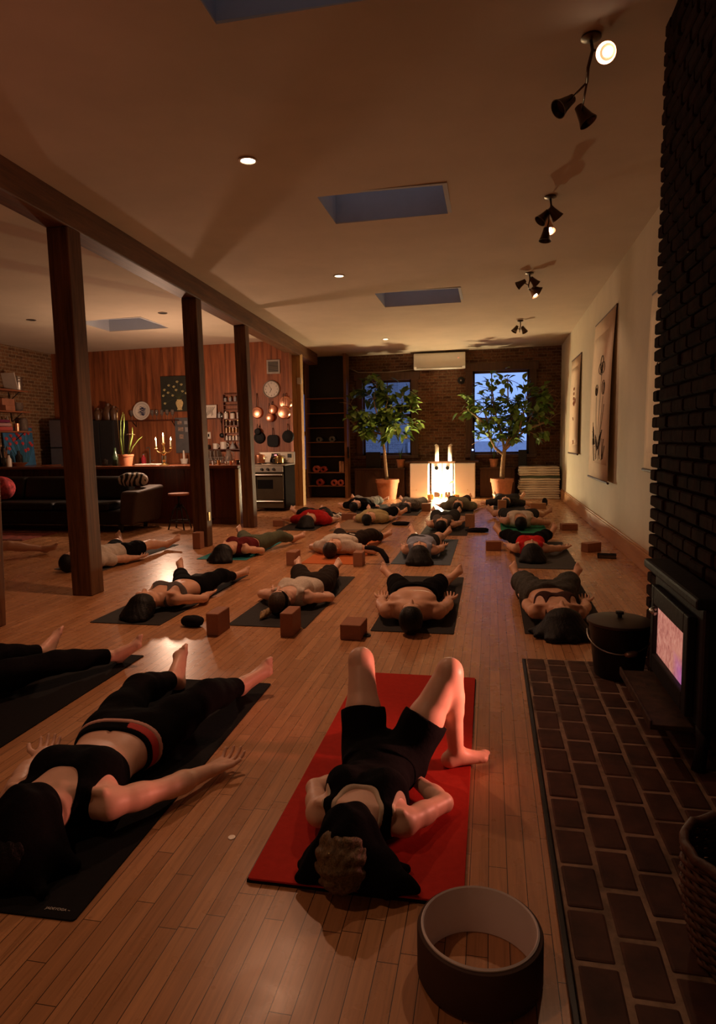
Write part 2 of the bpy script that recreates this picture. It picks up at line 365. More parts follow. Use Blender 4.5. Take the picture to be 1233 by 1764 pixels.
# ------------------------------------------------------------------ beam and posts
b = MB()
def bx(y): return -3.55 - 0.039 * (y - 4.5)
y0, y1 = 0.2, 15.2; w = 0.22
def bz(y): return zc(bx(y), y)
dz = 0.25
b.hexa([(bx(y0) - w, y0, bz(y0) - dz), (bx(y0), y0, bz(y0) - dz), (bx(y1), y1, bz(y1) - dz), (bx(y1) - w, y1, bz(y1) - dz),
        (bx(y0) - w, y0, bz(y0) + 0.02), (bx(y0), y0, bz(y0) + 0.02), (bx(y1), y1, bz(y1) + 0.02), (bx(y1) - w, y1, bz(y1) + 0.02)])
tag(b.build('ceiling_beam', M_BEAM, bevel=0.012), 'long dark timber beam under the ceiling carried by the row of posts', 'beam')
def post(name, foot_r, y, w, d, label, m=M_POST):
    """foot_r: x of the right face at the floor; the head meets the beam"""
    xt = bx(y) - 0.005; zt = bz(y) - dz
    t = thing(name, label, 'post', (foot_r - w / 2, y + d / 2, 0), 0, 'timber posts under the beam')
    dx = (xt - foot_r); b = MB()
    b.hexa([(-w / 2, -d / 2, 0), (w / 2, -d / 2, 0), (w / 2, d / 2, 0), (-w / 2, d / 2, 0), (-w / 2 + dx, -d / 2, zt), (w / 2 + dx, -d / 2, zt), (w / 2 + dx, d / 2, zt), (-w / 2 + dx, d / 2, zt)])
    b.build('shaft', m, t, bevel=0.01); return t
post('timber_post', -3.66, 4.20, 0.20, 0.16, 'timber post cut by the left edge of the picture')
post('timber_post', -3.555, 5.32, 0.20, 0.20, 'thick timber post nearest in the row, in front of the man in the white shirt')
p2 = post('timber_post', -3.665, 8.10, 0.20, 0.17, 'timber post in front of the bar with a small metal plate low on it')
b = MB(); b.box((0.104, -0.01, 0.40), (0.006, 0.05, 0.115)); b.build('metal_plate', M_BRASS, p2, bevel=0.002)
post('timber_post', -3.725, 10.02, 0.19, 0.17, 'timber post at the right end of the bar beside the steel range')
t = thing('door_jamb', 'pale pine plank post with knots at the end of the kitchen wall', 'post', (-4.0, 13.62, 0))
b = MB(); b.b2((-0.14, -0.09, 0), (0.0, 0.1, 3.18)); b.b2((0.004, -0.09, 0), (0.095, 0.1, 3.18)); b.build('shaft', M_PINE, t, bevel=0.006)
b = MB(); b.box((0.07, -0.11, 2.62), (0.10, 0.04, 0.13)); b.build('wall_sensor', M_WHITE, t, bevel=0.015)
# ------------------------------------------------------------------ neighbours outside the windows
M_NB = brick('grey brick outside', (0, 2), (0.20, 0.20, 0.21), (0.14, 0.14, 0.155), (0.26, 0.26, 0.27))
b = MB(); b.b2((-12, 24, -6), (-3.3, 30, 7)); tag(b.build('neighbour_house', M_NB), 'grey brick house seen through the left window', 'building')
b = MB(); b.b2((-3.2, 26, -6), (9, 32, 0.9)); b.b2((-3.2, 26, 0.9), (9, 26.3, 1.25)); tag(b.build('neighbour_house', mat('pale roof', (0.42, 0.42, 0.45), 0.8)), 'low pale roof seen through the right window below the sky', 'building')
# ================================================================== PEOPLE
def skin_mat(name, c):
    return mat(name, c, 0.46, var=0.06, scale=18, bmp=0.03, spec=0.4, sub=0.08)
SKIN = dict(fair=skin_mat('fair skin', (0.74, 0.45, 0.33)), warm=skin_mat('warm skin', (0.68, 0.39, 0.26)), tan=skin_mat('tan skin', (0.52, 0.28, 0.18)), brown=skin_mat('brown skin', (0.30, 0.15, 0.09)))
def cloth(name, c, var=0.14): return mat(name, c, 0.95, var=var, scale=60, bmp=0.25, spec=0.05)
def hairm(name, c):
    if name in MATS: return MATS[name]
    m, nt, b = nodes(name); b.inputs['Roughness'].default_value = 0.5; b.inputs['Specular IOR Level'].default_value = 0.22
    v = coords(nt, (60, 9, 60)); n = N(nt, 'ShaderNodeTexNoise', Scale=2.0, Detail=5.0, Distortion=1.2); L(nt, v, n.inputs['Vector'])
    L(nt, ramp(nt, n.outputs[0], [(0.3, tuple(x * 0.45 for x in c)), (0.7, tuple(x * 1.25 for x in c))]), b.inputs['Base Color']); bump(nt, b, n.outputs[0], 0.6, 0.006)
    MATS[name] = m; return m
class Cone:
    def __init__(s, a, b, ra, rb, sq=None): s.a = np.array(a, float); s.b = np.array(b, float); s.ra = ra; s.rb = rb; s.sq = sq
    def bounds(s): r = max(s.ra, s.rb); return np.minimum(s.a, s.b) - r, np.maximum(s.a, s.b) + r
    def ev(s, x, y, z):
        d = s.b - s.a; L2 = max(d @ d, 1e-9)
        px, py, pz = x - s.a[0], y - s.a[1], z - s.a[2]
        t = np.clip((px * d[0] + py * d[1] + pz * d[2]) / L2, 0, 1)
        return np.sqrt((px - t * d[0])**2 + (py - t * d[1])**2 + (pz - t * d[2])**2) - (s.ra + t * (s.rb - s.ra))
    def grow(s, t): return Cone(s.a, s.b, s.ra + t, s.rb + t)
class Ell:
    def __init__(s, c, r, M=None): s.c = np.array(c, float); s.r = np.array(r, float); s.M = np.eye(3) if M is None else np.array(M, float)
    def bounds(s): m = np.abs(s.M) @ s.r; return s.c - m, s.c + m
    def ev(s, x, y, z):
        px, py, pz = x - s.c[0], y - s.c[1], z - s.c[2]; M = s.M; r = s.r
        q = [M[0, i] * px + M[1, i] * py + M[2, i] * pz for i in range(3)]
        k0 = np.sqrt((q[0] / r[0])**2 + (q[1] / r[1])**2 + (q[2] / r[2])**2) + 1e-9
        k1 = np.sqrt((q[0] / r[0]**2)**2 + (q[1] / r[1]**2)**2 + (q[2] / r[2]**2)**2) + 1e-9
        return k0 * (k0 - 1) / k1
    def grow(s, t): return Ell(s.c, s.r + t, s.M)
class Trunk:
    def __init__(s, tab, t=0.0): s.tab = np.array(tab, float); s.t = t
    def bounds(s):
        T_ = s.tab; return np.array([-T_[:, 1].max() - s.t, T_[0, 0] - s.t, 0.0]), np.array([T_[:, 1].max() + s.t, T_[-1, 0] + s.t, (T_[:, 3] + T_[:, 2]).max() + s.t])
    def ev(s, x, y, z):
        T_ = s.tab; yy = np.ravel(y); g = np.linspace(T_[0, 0], T_[-1, 0], 60)
        k = np.ones(7) / 7
        def f(j):
            v = np.interp(g, T_[:, 0], T_[:, j]); v = np.convolve(np.pad(v, 3, mode='edge'), k, 'valid'); return np.interp(yy, g, v).reshape(np.shape(y))
        a, b, c = f(1) + s.t, f(2) + s.t, f(3)
        zz = np.minimum(0, 0) + z - c
        k0 = (np.abs(x / a)**2.4 + np.abs(zz / b)**2.4)**(1 / 2.4) + 1e-9
        gx, gz = x / a**2, zz / b**2
        k1 = np.sqrt(gx * gx + gz * gz) + 1e-6
        d = k0 * (k0 - 1) / k1
        d = np.minimum(d, 0.4)
        return np.maximum(d, np.maximum(T_[0, 0] - s.t - y, y - T_[-1, 0] - s.t))
    def grow(s, t): return Trunk(s.tab, s.t + t)
def smin(a, b, k):
    h = np.maximum(k - np.abs(a - b), 0) / k
    return np.minimum(a, b) - h * h * k * 0.25
class Field:
    def __init__(s, lo, hi, v):
        s.v = v; s.lo = np.array(lo, float); n = np.ceil((np.array(hi) - s.lo) / v).astype(int) + 1
        s.ax = [s.lo[i] + v * np.arange(n[i]) for i in range(3)]; s.F = np.full(n, 1.0, np.float32)
    def sub_(s, lo, hi):
        sl = []
        for i in range(3):
            a = int(np.clip(np.floor((lo[i] - s.lo[i]) / s.v), 0, s.F.shape[i])); b = int(np.clip(np.ceil((hi[i] - s.lo[i]) / s.v) + 1, 0, s.F.shape[i])); sl.append(slice(a, max(a, b)))
        return tuple(sl)
    def grid(s, sl): return s.ax[0][sl[0]][:, None, None], s.ax[1][sl[1]][None, :, None], s.ax[2][sl[2]][None, None, :]
    def add(s, p, k=0.01):
        lo, hi = p.bounds(); pad = k + 2.5 * s.v; sl = s.sub_(lo - pad, hi + pad)
        if min(q.stop - q.start for q in sl) <= 0: return s
        s.F[sl] = smin(s.F[sl], p.ev(*s.grid(sl)).astype(np.float32), k); return s
    def cut(s, p, k=0.004):
        lo, hi = p.bounds(); pad = k + 2.5 * s.v; sl = s.sub_(lo - pad, hi + pad)
        if min(q.stop - q.start for q in sl) <= 0: return s
        s.F[sl] = -smin(-s.F[sl], p.ev(*s.grid(sl)).astype(np.float32), k); return s
    def half(s, n, d):                         # keep n.p < d
        x, y, z = s.grid(tuple(slice(0, q) for q in s.F.shape)); s.F = np.maximum(s.F, (n[0] * x + n[1] * y + n[2] * z - d).astype(np.float32)); return s
    def warp(s, fn):
        x, y, z = s.grid(tuple(slice(0, q) for q in s.F.shape)); s.F = np.where(np.abs(s.F) < 0.05, s.F + fn(x, y, z), s.F).astype(np.float32); return s
    def join(s, o, k=0.01): s.F = smin(s.F, o.F, k); return s
    def like(s): f = Field.__new__(Field); f.v = s.v; f.lo = s.lo; f.ax = s.ax; f.F = np.full(s.F.shape, 1.0, np.float32); return f
    def mesh(s, name, m, scale=1.0, parent=None, relax=1):
        F = np.pad(s.F, 1, constant_values=1.0); lo = s.lo - s.v; S = F < 0
        n = np.array(F.shape) - 1
        cs = [(i, j, k) for i in (0, 1) for j in (0, 1) for k in (0, 1)]
        cnt = np.zeros(n, np.int8)
        for i, j, k in cs: cnt += S[i:n[0] + i, j:n[1] + j, k:n[2] + k]
        act = (cnt > 0) & (cnt < 8); idx = np.argwhere(act)
        acc = np.zeros((len(idx), 3)); num = np.zeros(len(idx))
        for a in range(8):
            for b in range(a + 1, 8):
                ca, cb_ = np.array(cs[a]), np.array(cs[b])
                if np.abs(ca - cb_).sum() != 1: continue
                fa = F[tuple((idx + ca).T)]; fb = F[tuple((idx + cb_).T)]; mk = (fa < 0) != (fb < 0)
                t = np.where(mk, fa / np.where(mk, fa - fb, 1), 0)
                acc += np.where(mk[:, None], ca + t[:, None] * (cb_ - ca), 0); num += mk
        V = idx + acc / num[:, None]
        ids = np.full(n, -1, np.int64); ids[act] = np.arange(len(idx)); Q = []
        for ax in range(3):
            u, w = [(1, 2), (2, 0), (0, 1)][ax]
            sl0 = [slice(1, -1)] * 3; sl0[ax] = slice(0, -1); sl1 = list(sl0); sl1[ax] = slice(1, None)
            A = S[tuple(sl0)]; B = S[tuple(sl1)]; e = np.argwhere(A != B)
            if len(e) == 0: continue
            o = e.copy(); o[:, u] += 1; o[:, w] += 1
            if ax != 0: pass
            du = np.zeros(3, int); du[u] = 1; dw = np.zeros(3, int); dw[w] = 1
            g = lambda q: ids[tuple(q.T)]
            quad = np.stack([g(o - du - dw), g(o - dw), g(o), g(o - du)], 1)
            fl_ = A[tuple(e.T)]; quad[~fl_] = quad[~fl_][:, ::-1]; Q.append(quad)
        Q = np.concatenate(Q); Q = Q[(Q >= 0).all(1)]
        for _ in range(relax):
            sm_ = np.zeros_like(V); c_ = np.zeros(len(V))
            for i in range(4):
                a, b = Q[:, i], Q[:, (i + 1) % 4]
                for d in range(3):
                    sm_[:, d] += np.bincount(a, V[b, d], len(V)) + np.bincount(b, V[a, d], len(V))
                c_ += np.bincount(a, minlength=len(V)) + np.bincount(b, minlength=len(V))
            V = V * 0.5 + 0.5 * sm_ / np.maximum(c_, 1)[:, None]
        P = (lo + V * s.v) * scale
        me = bpy.data.meshes.new(name); me.vertices.add(len(P)); me.vertices.foreach_set('co', P.astype(np.float32).ravel())
        me.loops.add(Q.size); me.loops.foreach_set('vertex_index', Q.astype(np.int32).ravel())
        me.polygons.add(len(Q)); me.polygons.foreach_set('loop_start', np.arange(0, Q.size, 4, dtype=np.int32)); me.polygons.foreach_set('use_smooth', np.ones(len(Q), bool))
        me.update(calc_edges=True); me.validate()
        o = bpy.data.objects.new(name, me); C.objects.link(o); me.materials.append(m)
        if parent: o.parent = parent
        return o
def nrm(v): v = np.array(v, float); return v / (np.linalg.norm(v) + 1e-9)
def ik(a, c, l1, l2, pole):
    a, c = np.array(a, float), np.array(c, float); d = c - a; D = np.linalg.norm(d)
    if D > (l1 + l2) * 0.995: c = a + d / D * (l1 + l2) * 0.995; d = c - a; D = np.linalg.norm(d)
    if D < abs(l1 - l2) + 0.02: D = abs(l1 - l2) + 0.02
    u = d / np.linalg.norm(d); x = (l1 * l1 - l2 * l2 + D * D) / (2 * D); h = math.sqrt(max(l1 * l1 - x * x, 0))
    p = np.array(pole, float); p = nrm(p - u * (p @ u)); return a + u * x + p * h, c
TRUNK_F = [(-.535, .055, .052, .118), (-.50, .105, .068, .112), (-.455, .165, .085, .105), (-.38, .160, .098, .108), (-.28, .145, .096, .106), (-.17, .124, .084, .100), (-.09, .150, .090, .102), (0, .176, .098, .104), (.07, .172, .092, .10), (.13, .14, .07, .095)]
TRUNK_M = [(-.535, .062, .056, .118), (-.50, .125, .075, .112), (-.455, .190, .092, .108), (-.38, .188, .112, .114), (-.28, .170, .108, .112), (-.17, .150, .094, .102), (-.09, .156, .092, .10), (0, .168, .095, .10), (.07, .165, .09, .098), (.13, .135, .07, .092)]
def person(label, head, yaw, s=1.0, sex='f', skin='warm', feet=None, hands=None, vox=0.008, head_yaw=0, chin=0, knees=None, footout=(38, 38), flat_feet=(False, False),
           hair='short', hairc=(0.005, 0.004, 0.0035), garments=(), z0=0.0085, elbow_in=(0, 0), foot_flex=0.5, legs_only=False, hair_dir=0.0, armk=1.0):
    """lies on the back; head: (x, y) of the head centre, yaw: degrees the body turns anticlockwise from feet-away; left/right are the picture's"""
    a = R(yaw); ca, sa = math.cos(a), math.sin(a)
    org = np.array([head[0] - sa * 0.655 * s, head[1] + ca * 0.655 * s])     # pelvis on the floor
    def loc(p):
        dx, dy = p[0] - org[0], p[1] - org[1]
        return np.array([(ca * dx + sa * dy) / s, (-sa * dx + ca * dy) / s, (p[2] - z0) / s if len(p) > 2 else 0.0])
    f = sex == 'f'
    trunk = [(Trunk(TRUNK_F if f else TRUNK_M), 0.02)]
    if f: trunk += [(Ell((sd * .078, -.355, .178), (.066, .072, .052)), 0.035) for sd in (-1, 1)]
    else: trunk += [(Ell((sd * .085, -.385, .190), (.085, .07, .038)), 0.04) for sd in (-1, 1)]
    trunk += [(Ell((sd * .075, .06, .062), (.085, .10, .06)), 0.03) for sd in (-1, 1)]
    trunk += [(Cone((sd * .03, -.49, .165), (sd * (.16 if f else .175), -.475, .155), .012, .012), 0.02) for sd in (-1, 1)]
    extra = [Ell((0, -.12 if f else -.11, (.19 if f else .198)), (.008, .010, .010))]
    # legs
    hipx = .092; legs = []; LJ = []
    l1, l2 = .425, .405
    for i, sd in enumerate((-1, 1)):
        hip = np.array([sd * hipx, .035, .105])
        tgt = loc(feet[i]) if feet and feet[i] is not None else np.array([sd * .2, .86, .055])
        if len(feet[i] if feet and feet[i] is not None else (0, 0)) < 3: tgt[2] = .062
        pole = (sd * .5, 0, 1.0) if not (knees and knees[i] is not None) else knees[i]
        k1 = 1.0
        if not (knees and knees[i] is not None):       # stretched legs
            D_ = np.linalg.norm(tgt - hip); k1 = float(np.clip(D_ / (.985 * (l1 + l2)), .84, 1.0)); need = .98 * (l1 + l2) * k1
            if D_ < need: tgt = hip + (tgt - hip) / D_ * need; tgt[2] = .062
        kn, an = ik(hip, tgt, l1 * k1, l2 * k1, pole)
        if an[2] < .05: an[2] = .05
        rt = .088 if f else .084
        P = [(Cone(hip, hip + (kn - hip) * .45, rt, rt * .88), .03), (Cone(hip + (kn - hip) * .4, kn, rt * .89, .057), .03), (Cone(kn, kn + (an - kn) * .3, .054, .052), .02),
             (Cone(kn + (an - kn) * .08, kn + (an - kn) * .45 + np.array([0, .0, -.006]), .05, .050), .03), (Cone(kn + (an - kn) * .3, an, .051, .034), .02), (Ell(kn + np.array([0, 0, .006]), (.05, .055, .052)), .02)]
        ax = nrm(an - kn)
        if flat_feet[i]:
            tdir = nrm(np.array([math.sin(R(footout[i])) * sd, math.cos(R(footout[i])), -.0])); upv = np.array([0, 0, 1.0]); heel = np.array([an[0], an[1], .032]) - tdir * .035
            ball = heel + tdir * .165; ball[2] = .022; toe = ball + tdir * .03; toe[2] = .018
            instep = an + tdir * .03 + np.array([0, 0, -.01])
        else:
            ph = R(footout[i]); horiz = nrm(np.array([sd, 0, 0]) - ax * (ax[0] * sd)); upv = nrm(np.cross(ax, np.cross(np.array([0, 0, 1.0]), ax)))
            up2 = upv * math.cos(ph) + horiz * math.sin(ph)
            tdir = nrm(up2 + ax * foot_flex); heel = an + ax * .040 - up2 * .030
            ball = heel + tdir * .165; toe = ball + tdir * .03; instep = an + tdir * .035
        side = nrm(np.cross(tdir, ax if not flat_feet[i] else np.array([0, 0, -1.0])))
        F_ = [(Cone(an, heel, .035, .033), .02), (Cone(heel, ball + side * .02, .030, .019), .02), (Cone(heel, ball - side * .02, .030, .019), .02), (Cone(instep, ball, .033, .018), .02)]
        med = side * (1 if (side[0] * -sd) > 0 else -1)
        if abs(side[0]) < .15: med = side * (1 if (side[2]) > 0 else -1)
        for q in range(5):
            o_ = (.030 - q * .0155); ln = (.046, .040, .036, .031, .025)[q]; rr = (.0125, .0092, .0088, .0085, .0085)[q]; base = ball + med * o_ - tdir * (.002 + .006 * max(0, q - 1))
            nrm_up = np.cross(tdir, side); nrm_up = nrm_up * (1 if nrm_up @ (an - ball) > 0 else -1)
            F_ += [(Cone(base, base + tdir * ln * .6 + nrm_up * .006, rr * 1.05, rr), .006), (Cone(base + tdir * ln * .6 + nrm_up * .006, base + tdir * ln, rr, rr * .9), .004)]
        legs.append((P, F_)); LJ.append((hip, kn, an))
    # arms
    arms = []; AJ = []; shx = .165 if f else .19; la, lf = (.285 * armk, .245 * armk)
    for i, sd in enumerate((-1, 1)):
        sh = np.array([sd * shx, -.452, .098]); ra = .043 if f else .05
        tgt = loc(hands[i]) if hands and hands[i] is not None else np.array([sd * .36, -.02, .04])
        if not (hands and hands[i] is not None and len(hands[i]) > 2): tgt[2] = .036
        pole = (sd * 1.0, -.2, -.1) if not elbow_in[i] else elbow_in[i]
        el, wr = ik(sh, tgt, la, lf, pole); el[2] = max(el[2], .046) if not elbow_in[i] else el[2]; wr[2] = max(wr[2], .034)
        P = [(Ell(sh + np.array([-sd * .004, .008, 0]), (ra * 1.22, ra * 1.3, ra * 1.2)), .035), (Cone(sh, sh + (el - sh) * .5, ra, ra * .98), .02), (Cone(sh + (el - sh) * .4, el, ra * .96, ra * .82), .02), (Cone(el, el + (wr - el) * .3, ra * .82, ra * .88), .02), (Cone(el + (wr - el) * .25, wr, ra * .86, .025), .02)]
        h = nrm(wr - el); h = nrm(np.array([h[0], h[1], max(-.1, min(.12, h[2])) if not elbow_in[i] else h[2]])); up = nrm(np.cross(h, np.cross(np.array([0, 0, 1.0]), h))); sv = np.cross(h, up)   # palm faces up
        th = sv * (1 if (sv[0] * sd) > 0 else -1)         # thumb lies outward with the palm up
        g = .0015 if vox > .0065 else 0.0
        H_ = []
        for q in range(4):
            o_ = .030 - q * .020; kb = wr + h * (.088 - .004 * abs(q - 1.3)) + th * o_ + up * .004
            H_.append((Cone(wr + th * o_ * .55 + h * .005, kb, .0155, .0125), .014))
            ln = (.072, .080, .074, .058)[q]; fan = (.16, .03, -.10, -.24)[q]; d0 = nrm(h + th * fan); p = kb; ang = .18 + .06 * q
            for k_, fr in enumerate((.45, .32, .23)):
                d_ = nrm(d0 * math.cos(ang) + up * math.sin(ang)); q2 = p + d_ * ln * fr; rr = .0088 - .0008 * k_ + g
                H_.append((Cone(p, q2, rr, rr - .0007), .003)); p = q2; ang += (.42, .30, 0)[k_]
        H_.append((Cone(wr + h * .02, wr + h * .07 + th * .012 + up * .006, .018, .014), .014))
        p = wr + h * .03 + th * .026 + up * .004; q2 = p + nrm(h * .6 + th * .75 + up * .3) * .042; q3 = q2 + nrm(h * .9 + th * .35 + up * .4) * .034
        H_ += [(Cone(wr + h * .012 + th * .008, p, .016, .0145), .012), (Cone(p, q2, .0125 + g, .0105 + g), .005), (Cone(q2, q3, .0103 + g, .0085 + g), .003)]
        arms.append((P, H_)); AJ.append((sh, el, wr))
    # head
    hy = R(head_yaw); hc = R(chin)
    hM = Matrix.Rotation(hy, 3, 'Y') @ Matrix.Rotation(hc, 3, 'X') @ Matrix(((1, 0, 0), (0, -1, 0), (0, 0, 1))).transposed()
    hM = np.array(hM); hC = np.array([0, -.665, .108])
    hp = lambda u, v, w: hC + hM @ np.array([u, v, w])
    he = lambda c, r: Ell(hp(*c), r, hM)
    neck = [(Cone((0, -.47, .105), hp(0, -.05, -.01), .062 if f else .068, .053 if f else .06), .03)]
    HD = [(he((0, .028, -.008), (.075, .088, .094)), .02), (he((0, -.036, .028), (.058, .083, .070)), .03), (he((0, -.100, .066), (.022, .020, .020)), .025), (he((0, -.06, .01), (.062, .05, .05)), .03)]
    FACE = [(Cone(hp(0, .008, .088), hp(0, -.036, .113), .0095, .0145), .012), (Ell(hp(.010, -.040, .102), (.009, .009, .009)), .006), (Ell(hp(-.010, -.040, .102), (.009, .009, .009)), .006), (he((0, .022, .078), (.052, .012, .016)), .012),
            (he((0, -.062, .092), (.024, .0055, .010)), .004), (he((0, -.073, .090), (.020, .006, .010)), .004), (he((.036, -.025, .068), (.02, .02, .016)), .02), (he((-.036, -.025, .068), (.02, .02, .016)), .02)]
    EARS = [(he((sd * .077, -.008, -.004), (.010, .032, .019)), .008) for sd in (-1, 1)]
    allp = [p for p, k in trunk + neck + HD + FACE + EARS] + [p for A in arms for S_ in A for p, k in S_] + [p for A in legs for S_ in A for p, k in S_]
    if legs_only: allp = [p for A in legs for S_ in A for p, k in S_] + [p for p, k in trunk]
    v = vox / s
    lo = np.min([p.bounds()[0] for p in allp], 0) - .03; hi = np.max([p.bounds()[1] for p in allp], 0) + .03; lo[2] = max(lo[2], -0.004)
    B = Field(lo, hi, v)
    for p, k in trunk + neck: B.add(p, k)
    for A in arms:
        for p, k in A[0]: B.add(p, k)
        for p, k in A[1]: B.add(p, k)
    for A in legs:
        for p, k in A[0]: B.add(p, k)
        for p, k in A[1]: B.add(p, k)
    for p, k in HD: B.add(p, k)
    for sd in (-1, 1): B.cut(he((sd * .031, .002, .098), (.021, .012, .018)), .012)
    for p, k in FACE: B.add(p, k)
    for sd in (-1, 1): B.add(he((sd * .031, .000, .076), (.0145, .011, .0115)), .004)
    for p, k in EARS: B.add(p, k)
    B.cut(he((0, -.0675, .103), (.022, .0016, .008)), .003)
    for p in extra: B.cut(p, .008)
    B.half((0, 0, -1), 0.0)
    body = B.mesh('person', SKIN[skin], s)
    body.location = (org[0], org[1], z0); body.rotation_euler = (0, 0, a)
    tag(body, label, 'person')
    def gfield(pl, pad=.06):
        l_ = np.min([p.bounds()[0] for p in pl], 0) - pad; h_ = np.max([p.bounds()[1] for p in pl], 0) + pad; l_[2] = max(l_[2], -0.006); return Field(l_, h_, v)
    wr_ = lambda amp, fr, ph=0.0: (lambda x, y, z: amp * np.sin(fr * (y + .35 * x) + ph + 2.2 * np.sin(9 * x + ph) + 1.5 * np.sin(11 * z)) + .5 * amp * np.sin(1.9 * fr * (y - .5 * x) + 3 * z))
    for kind, m_, opt in garments:
        if kind in ('leggings', 'shorts', 'pants', 'skirtshorts'):
            t = opt.get('t', dict(leggings=.005, shorts=.012, pants=.022, skirtshorts=.016)[kind]); fr = opt.get('to', dict(leggings=1.86, shorts=.5, pants=1.8, skirtshorts=.55)[kind])
            G_ = None; pl = [p.grow(t + .01) for A in legs for p, k in A[0]] + [trunk[0][0].grow(t)]
            G_ = gfield(pl); w_ = opt.get('waist', -.09)
            Tk = G_.like(); Tk.add(trunk[0][0].grow(t), .02)
            for p, k in trunk[-4:-2]: Tk.add(p.grow(t), k)
            Tk.half((0, -1, 0), -w_)
            for i in (0, 1):
                L_ = G_.like()
                for p, k in (legs[i][0][:2] if fr <= .7 else legs[i][0][:2] + legs[i][0][5:]): L_.add(p.grow(t), k)
                hip, kn, an = LJ[i]; e0, e1 = (hip, kn) if fr <= 1 else (kn, an); n_ = nrm(e1 - e0); pt = e0 + (e1 - e0) * (fr if fr <= 1 else fr - 1)
                if fr <= 1:
                    q = G_.like(); q.F = L_.F; q.half(n_, n_ @ pt); L_ = q
                else:
                    # cut only the shin so that a bent knee keeps its cloth
                    Sh = G_.like(); Th = G_.like()
                    for p, k in legs[i][0][:2] + legs[i][0][5:]: Th.add(p.grow(t), k)
                    for p, k in legs[i][0][2:5]: Sh.add(p.grow(t), k)
                    Sh.half(n_, n_ @ pt); L_ = Th.join(Sh, .03)
                L_.half((0, -1, 0), -(w_))
                Tk.join(L_, .02)
            am = opt.get('wr', dict(leggings=.0012, shorts=.003, pants=.0055, skirtshorts=.003)[kind])
            Tk.warp(wr_(am, 38)); Tk.half((0, 0, -1), 0.0)
            Tk.mesh(opt.get('name', kind if kind != 'skirtshorts' else 'shorts'), m_, s, body)
        elif kind == 'band':
            pl = [trunk[0][0].grow(opt['t'])]; Tk = gfield(pl); Tk.add(pl[0], .02); Tk.half((0, -1, 0), -opt['y0']); Tk.half((0, 1, 0), opt['y1'])
            if 'x0' in opt: Tk.half((-1, 0, 0), -opt['x0'])
            Tk.half((0, 0, -1), 0.0); Tk.mesh('waistband', m_, s, body)
        else:                                   # tops
            t = opt.get('t', dict(tank=.007, tshirt=.013, bra=.006)[kind]); y1 = opt.get('hem', dict(tank=-.03, tshirt=0.0, bra=-.265)[kind])
            top = [(p.grow(t), k) for p, k in trunk]; Tk = gfield([p for p, k in top] + ([p.grow(t + .02) for A in arms for p, k in A[0]] if kind == 'tshirt' else []))
            for p, k in top: Tk.add(p, k)
            if kind != 'tshirt':
                nd = opt.get('neck', (.085, .10) if kind == 'tank' else (.10, .125)); ah = opt.get('arm', .085)
                Tk.half((0, -1, 0), .53)
                Tk.cut(Ell((0, -.545, .20), (nd[0], nd[1], .16)), .01)
                for sd in (-1, 1):
                    Tk.cut(Ell((sd * (.215 if f else .235), -.46, .10), (ah, .105, .25)), .01)
                if kind == 'bra' and opt.get('straps', 0):   # thin straps only
                    for sd in (-1, 1): Tk.cut(Ell((sd * .155, -.47, .15), (.065, .095, .3)), .004)
                    Tk.cut(Ell((0, -.505, .2), (.079, .11, .3)), .004)
            else:
                Tk.half((0, -1, 0), .52)
                sf = opt.get('sleeve', .6)
                for i in (0, 1):
                    L_ = Tk.like()
                    for p, k in arms[i][0][:3] if sf <= 1 else arms[i][0]: L_.add(p.grow(t + .004), k)
                    sh, el, wr = AJ[i]; e0, e1 = (sh, el) if sf <= 1 else (el, wr); n_ = nrm(e1 - e0); L_.half(n_, n_ @ (e0 + (e1 - e0) * (sf if sf <= 1 else sf - 1))); Tk.join(L_, .03)
                Tk.cut(Ell((0, -.53, .16), (.078, .07, .12)), .01)
            Tk.half((0, 1, 0), y1); Tk.warp(wr_(opt.get('wr', dict(tank=.002, tshirt=.0045, bra=.0008)[kind]), 42, 1.0)); Tk.half((0, 0, -1), 0.0)
            Tk.mesh(opt.get('name', dict(tank='tank_top', tshirt='t_shirt', bra='sports_bra')[kind]), m_, s, body)
    if legs_only or hair is None: return body
    # hair
    hm = hairm('hair %.3f %.3f' % (hairc[0], hairc[1]), hairc)
    th = dict(short=.010, bald=.004, long=.016, bun=.012, tail=.012, curly=.020, fan=.015)[hair]
    cap = he((0, .030, -.012), (.076 + th, .090 + th, .096 + th)); extra_h = []
    rr = random.Random(int(abs(head[0] * 977 + head[1] * 131)))
    if hair in ('long', 'fan'):
        for q in range(9 if hair == 'long' else 12):
            an_ = R(-90 + hair_dir + (q - (4 if hair == 'long' else 5.5)) * (13 if hair == 'long' else 17)); ln = rr.uniform(.05, .09) if hair == 'long' else rr.uniform(.07, .12)
            p0 = hC + np.array([math.cos(an_) * .06, math.sin(an_) * .05 - .02, -.02]); p1 = hC + np.array([math.cos(an_) * .10, math.sin(an_) * .11 - .02, 0]); p1[2] = .045
            p2_ = p1 + np.array([math.cos(an_ + rr.uniform(-.3, .3)), math.sin(an_ + rr.uniform(-.3, .3)), 0]) * ln; p2_[2] = .014
            extra_h += [(Cone(p0, p1, .055, .040), .06), (Cone(p1, p2_, .038, .018), .06)]
    if hair == 'bun': extra_h += [(Ell(hp(0, .13, -.035), (.045, .038, .045)), .012)]
    if hair == 'tail' and False:
        d = nrm(np.array([math.sin(R(hair_dir)), -math.cos(R(hair_dir)), 0])); p0 = hC + d * .09; p0[2] = .06; p1 = p0 + d * .08; p1[2] = .028; p2_ = p1 + d * .10 + np.array([.05, 0, 0]); p2_[2] = .016
        extra_h += [(Cone(p0, p1, .030, .028), .015), (Cone(p1, p2_, .026, .010), .02)]
    Hf = gfield([cap] + [p for p, k in extra_h], .05)
    Hf.add(cap, .01)
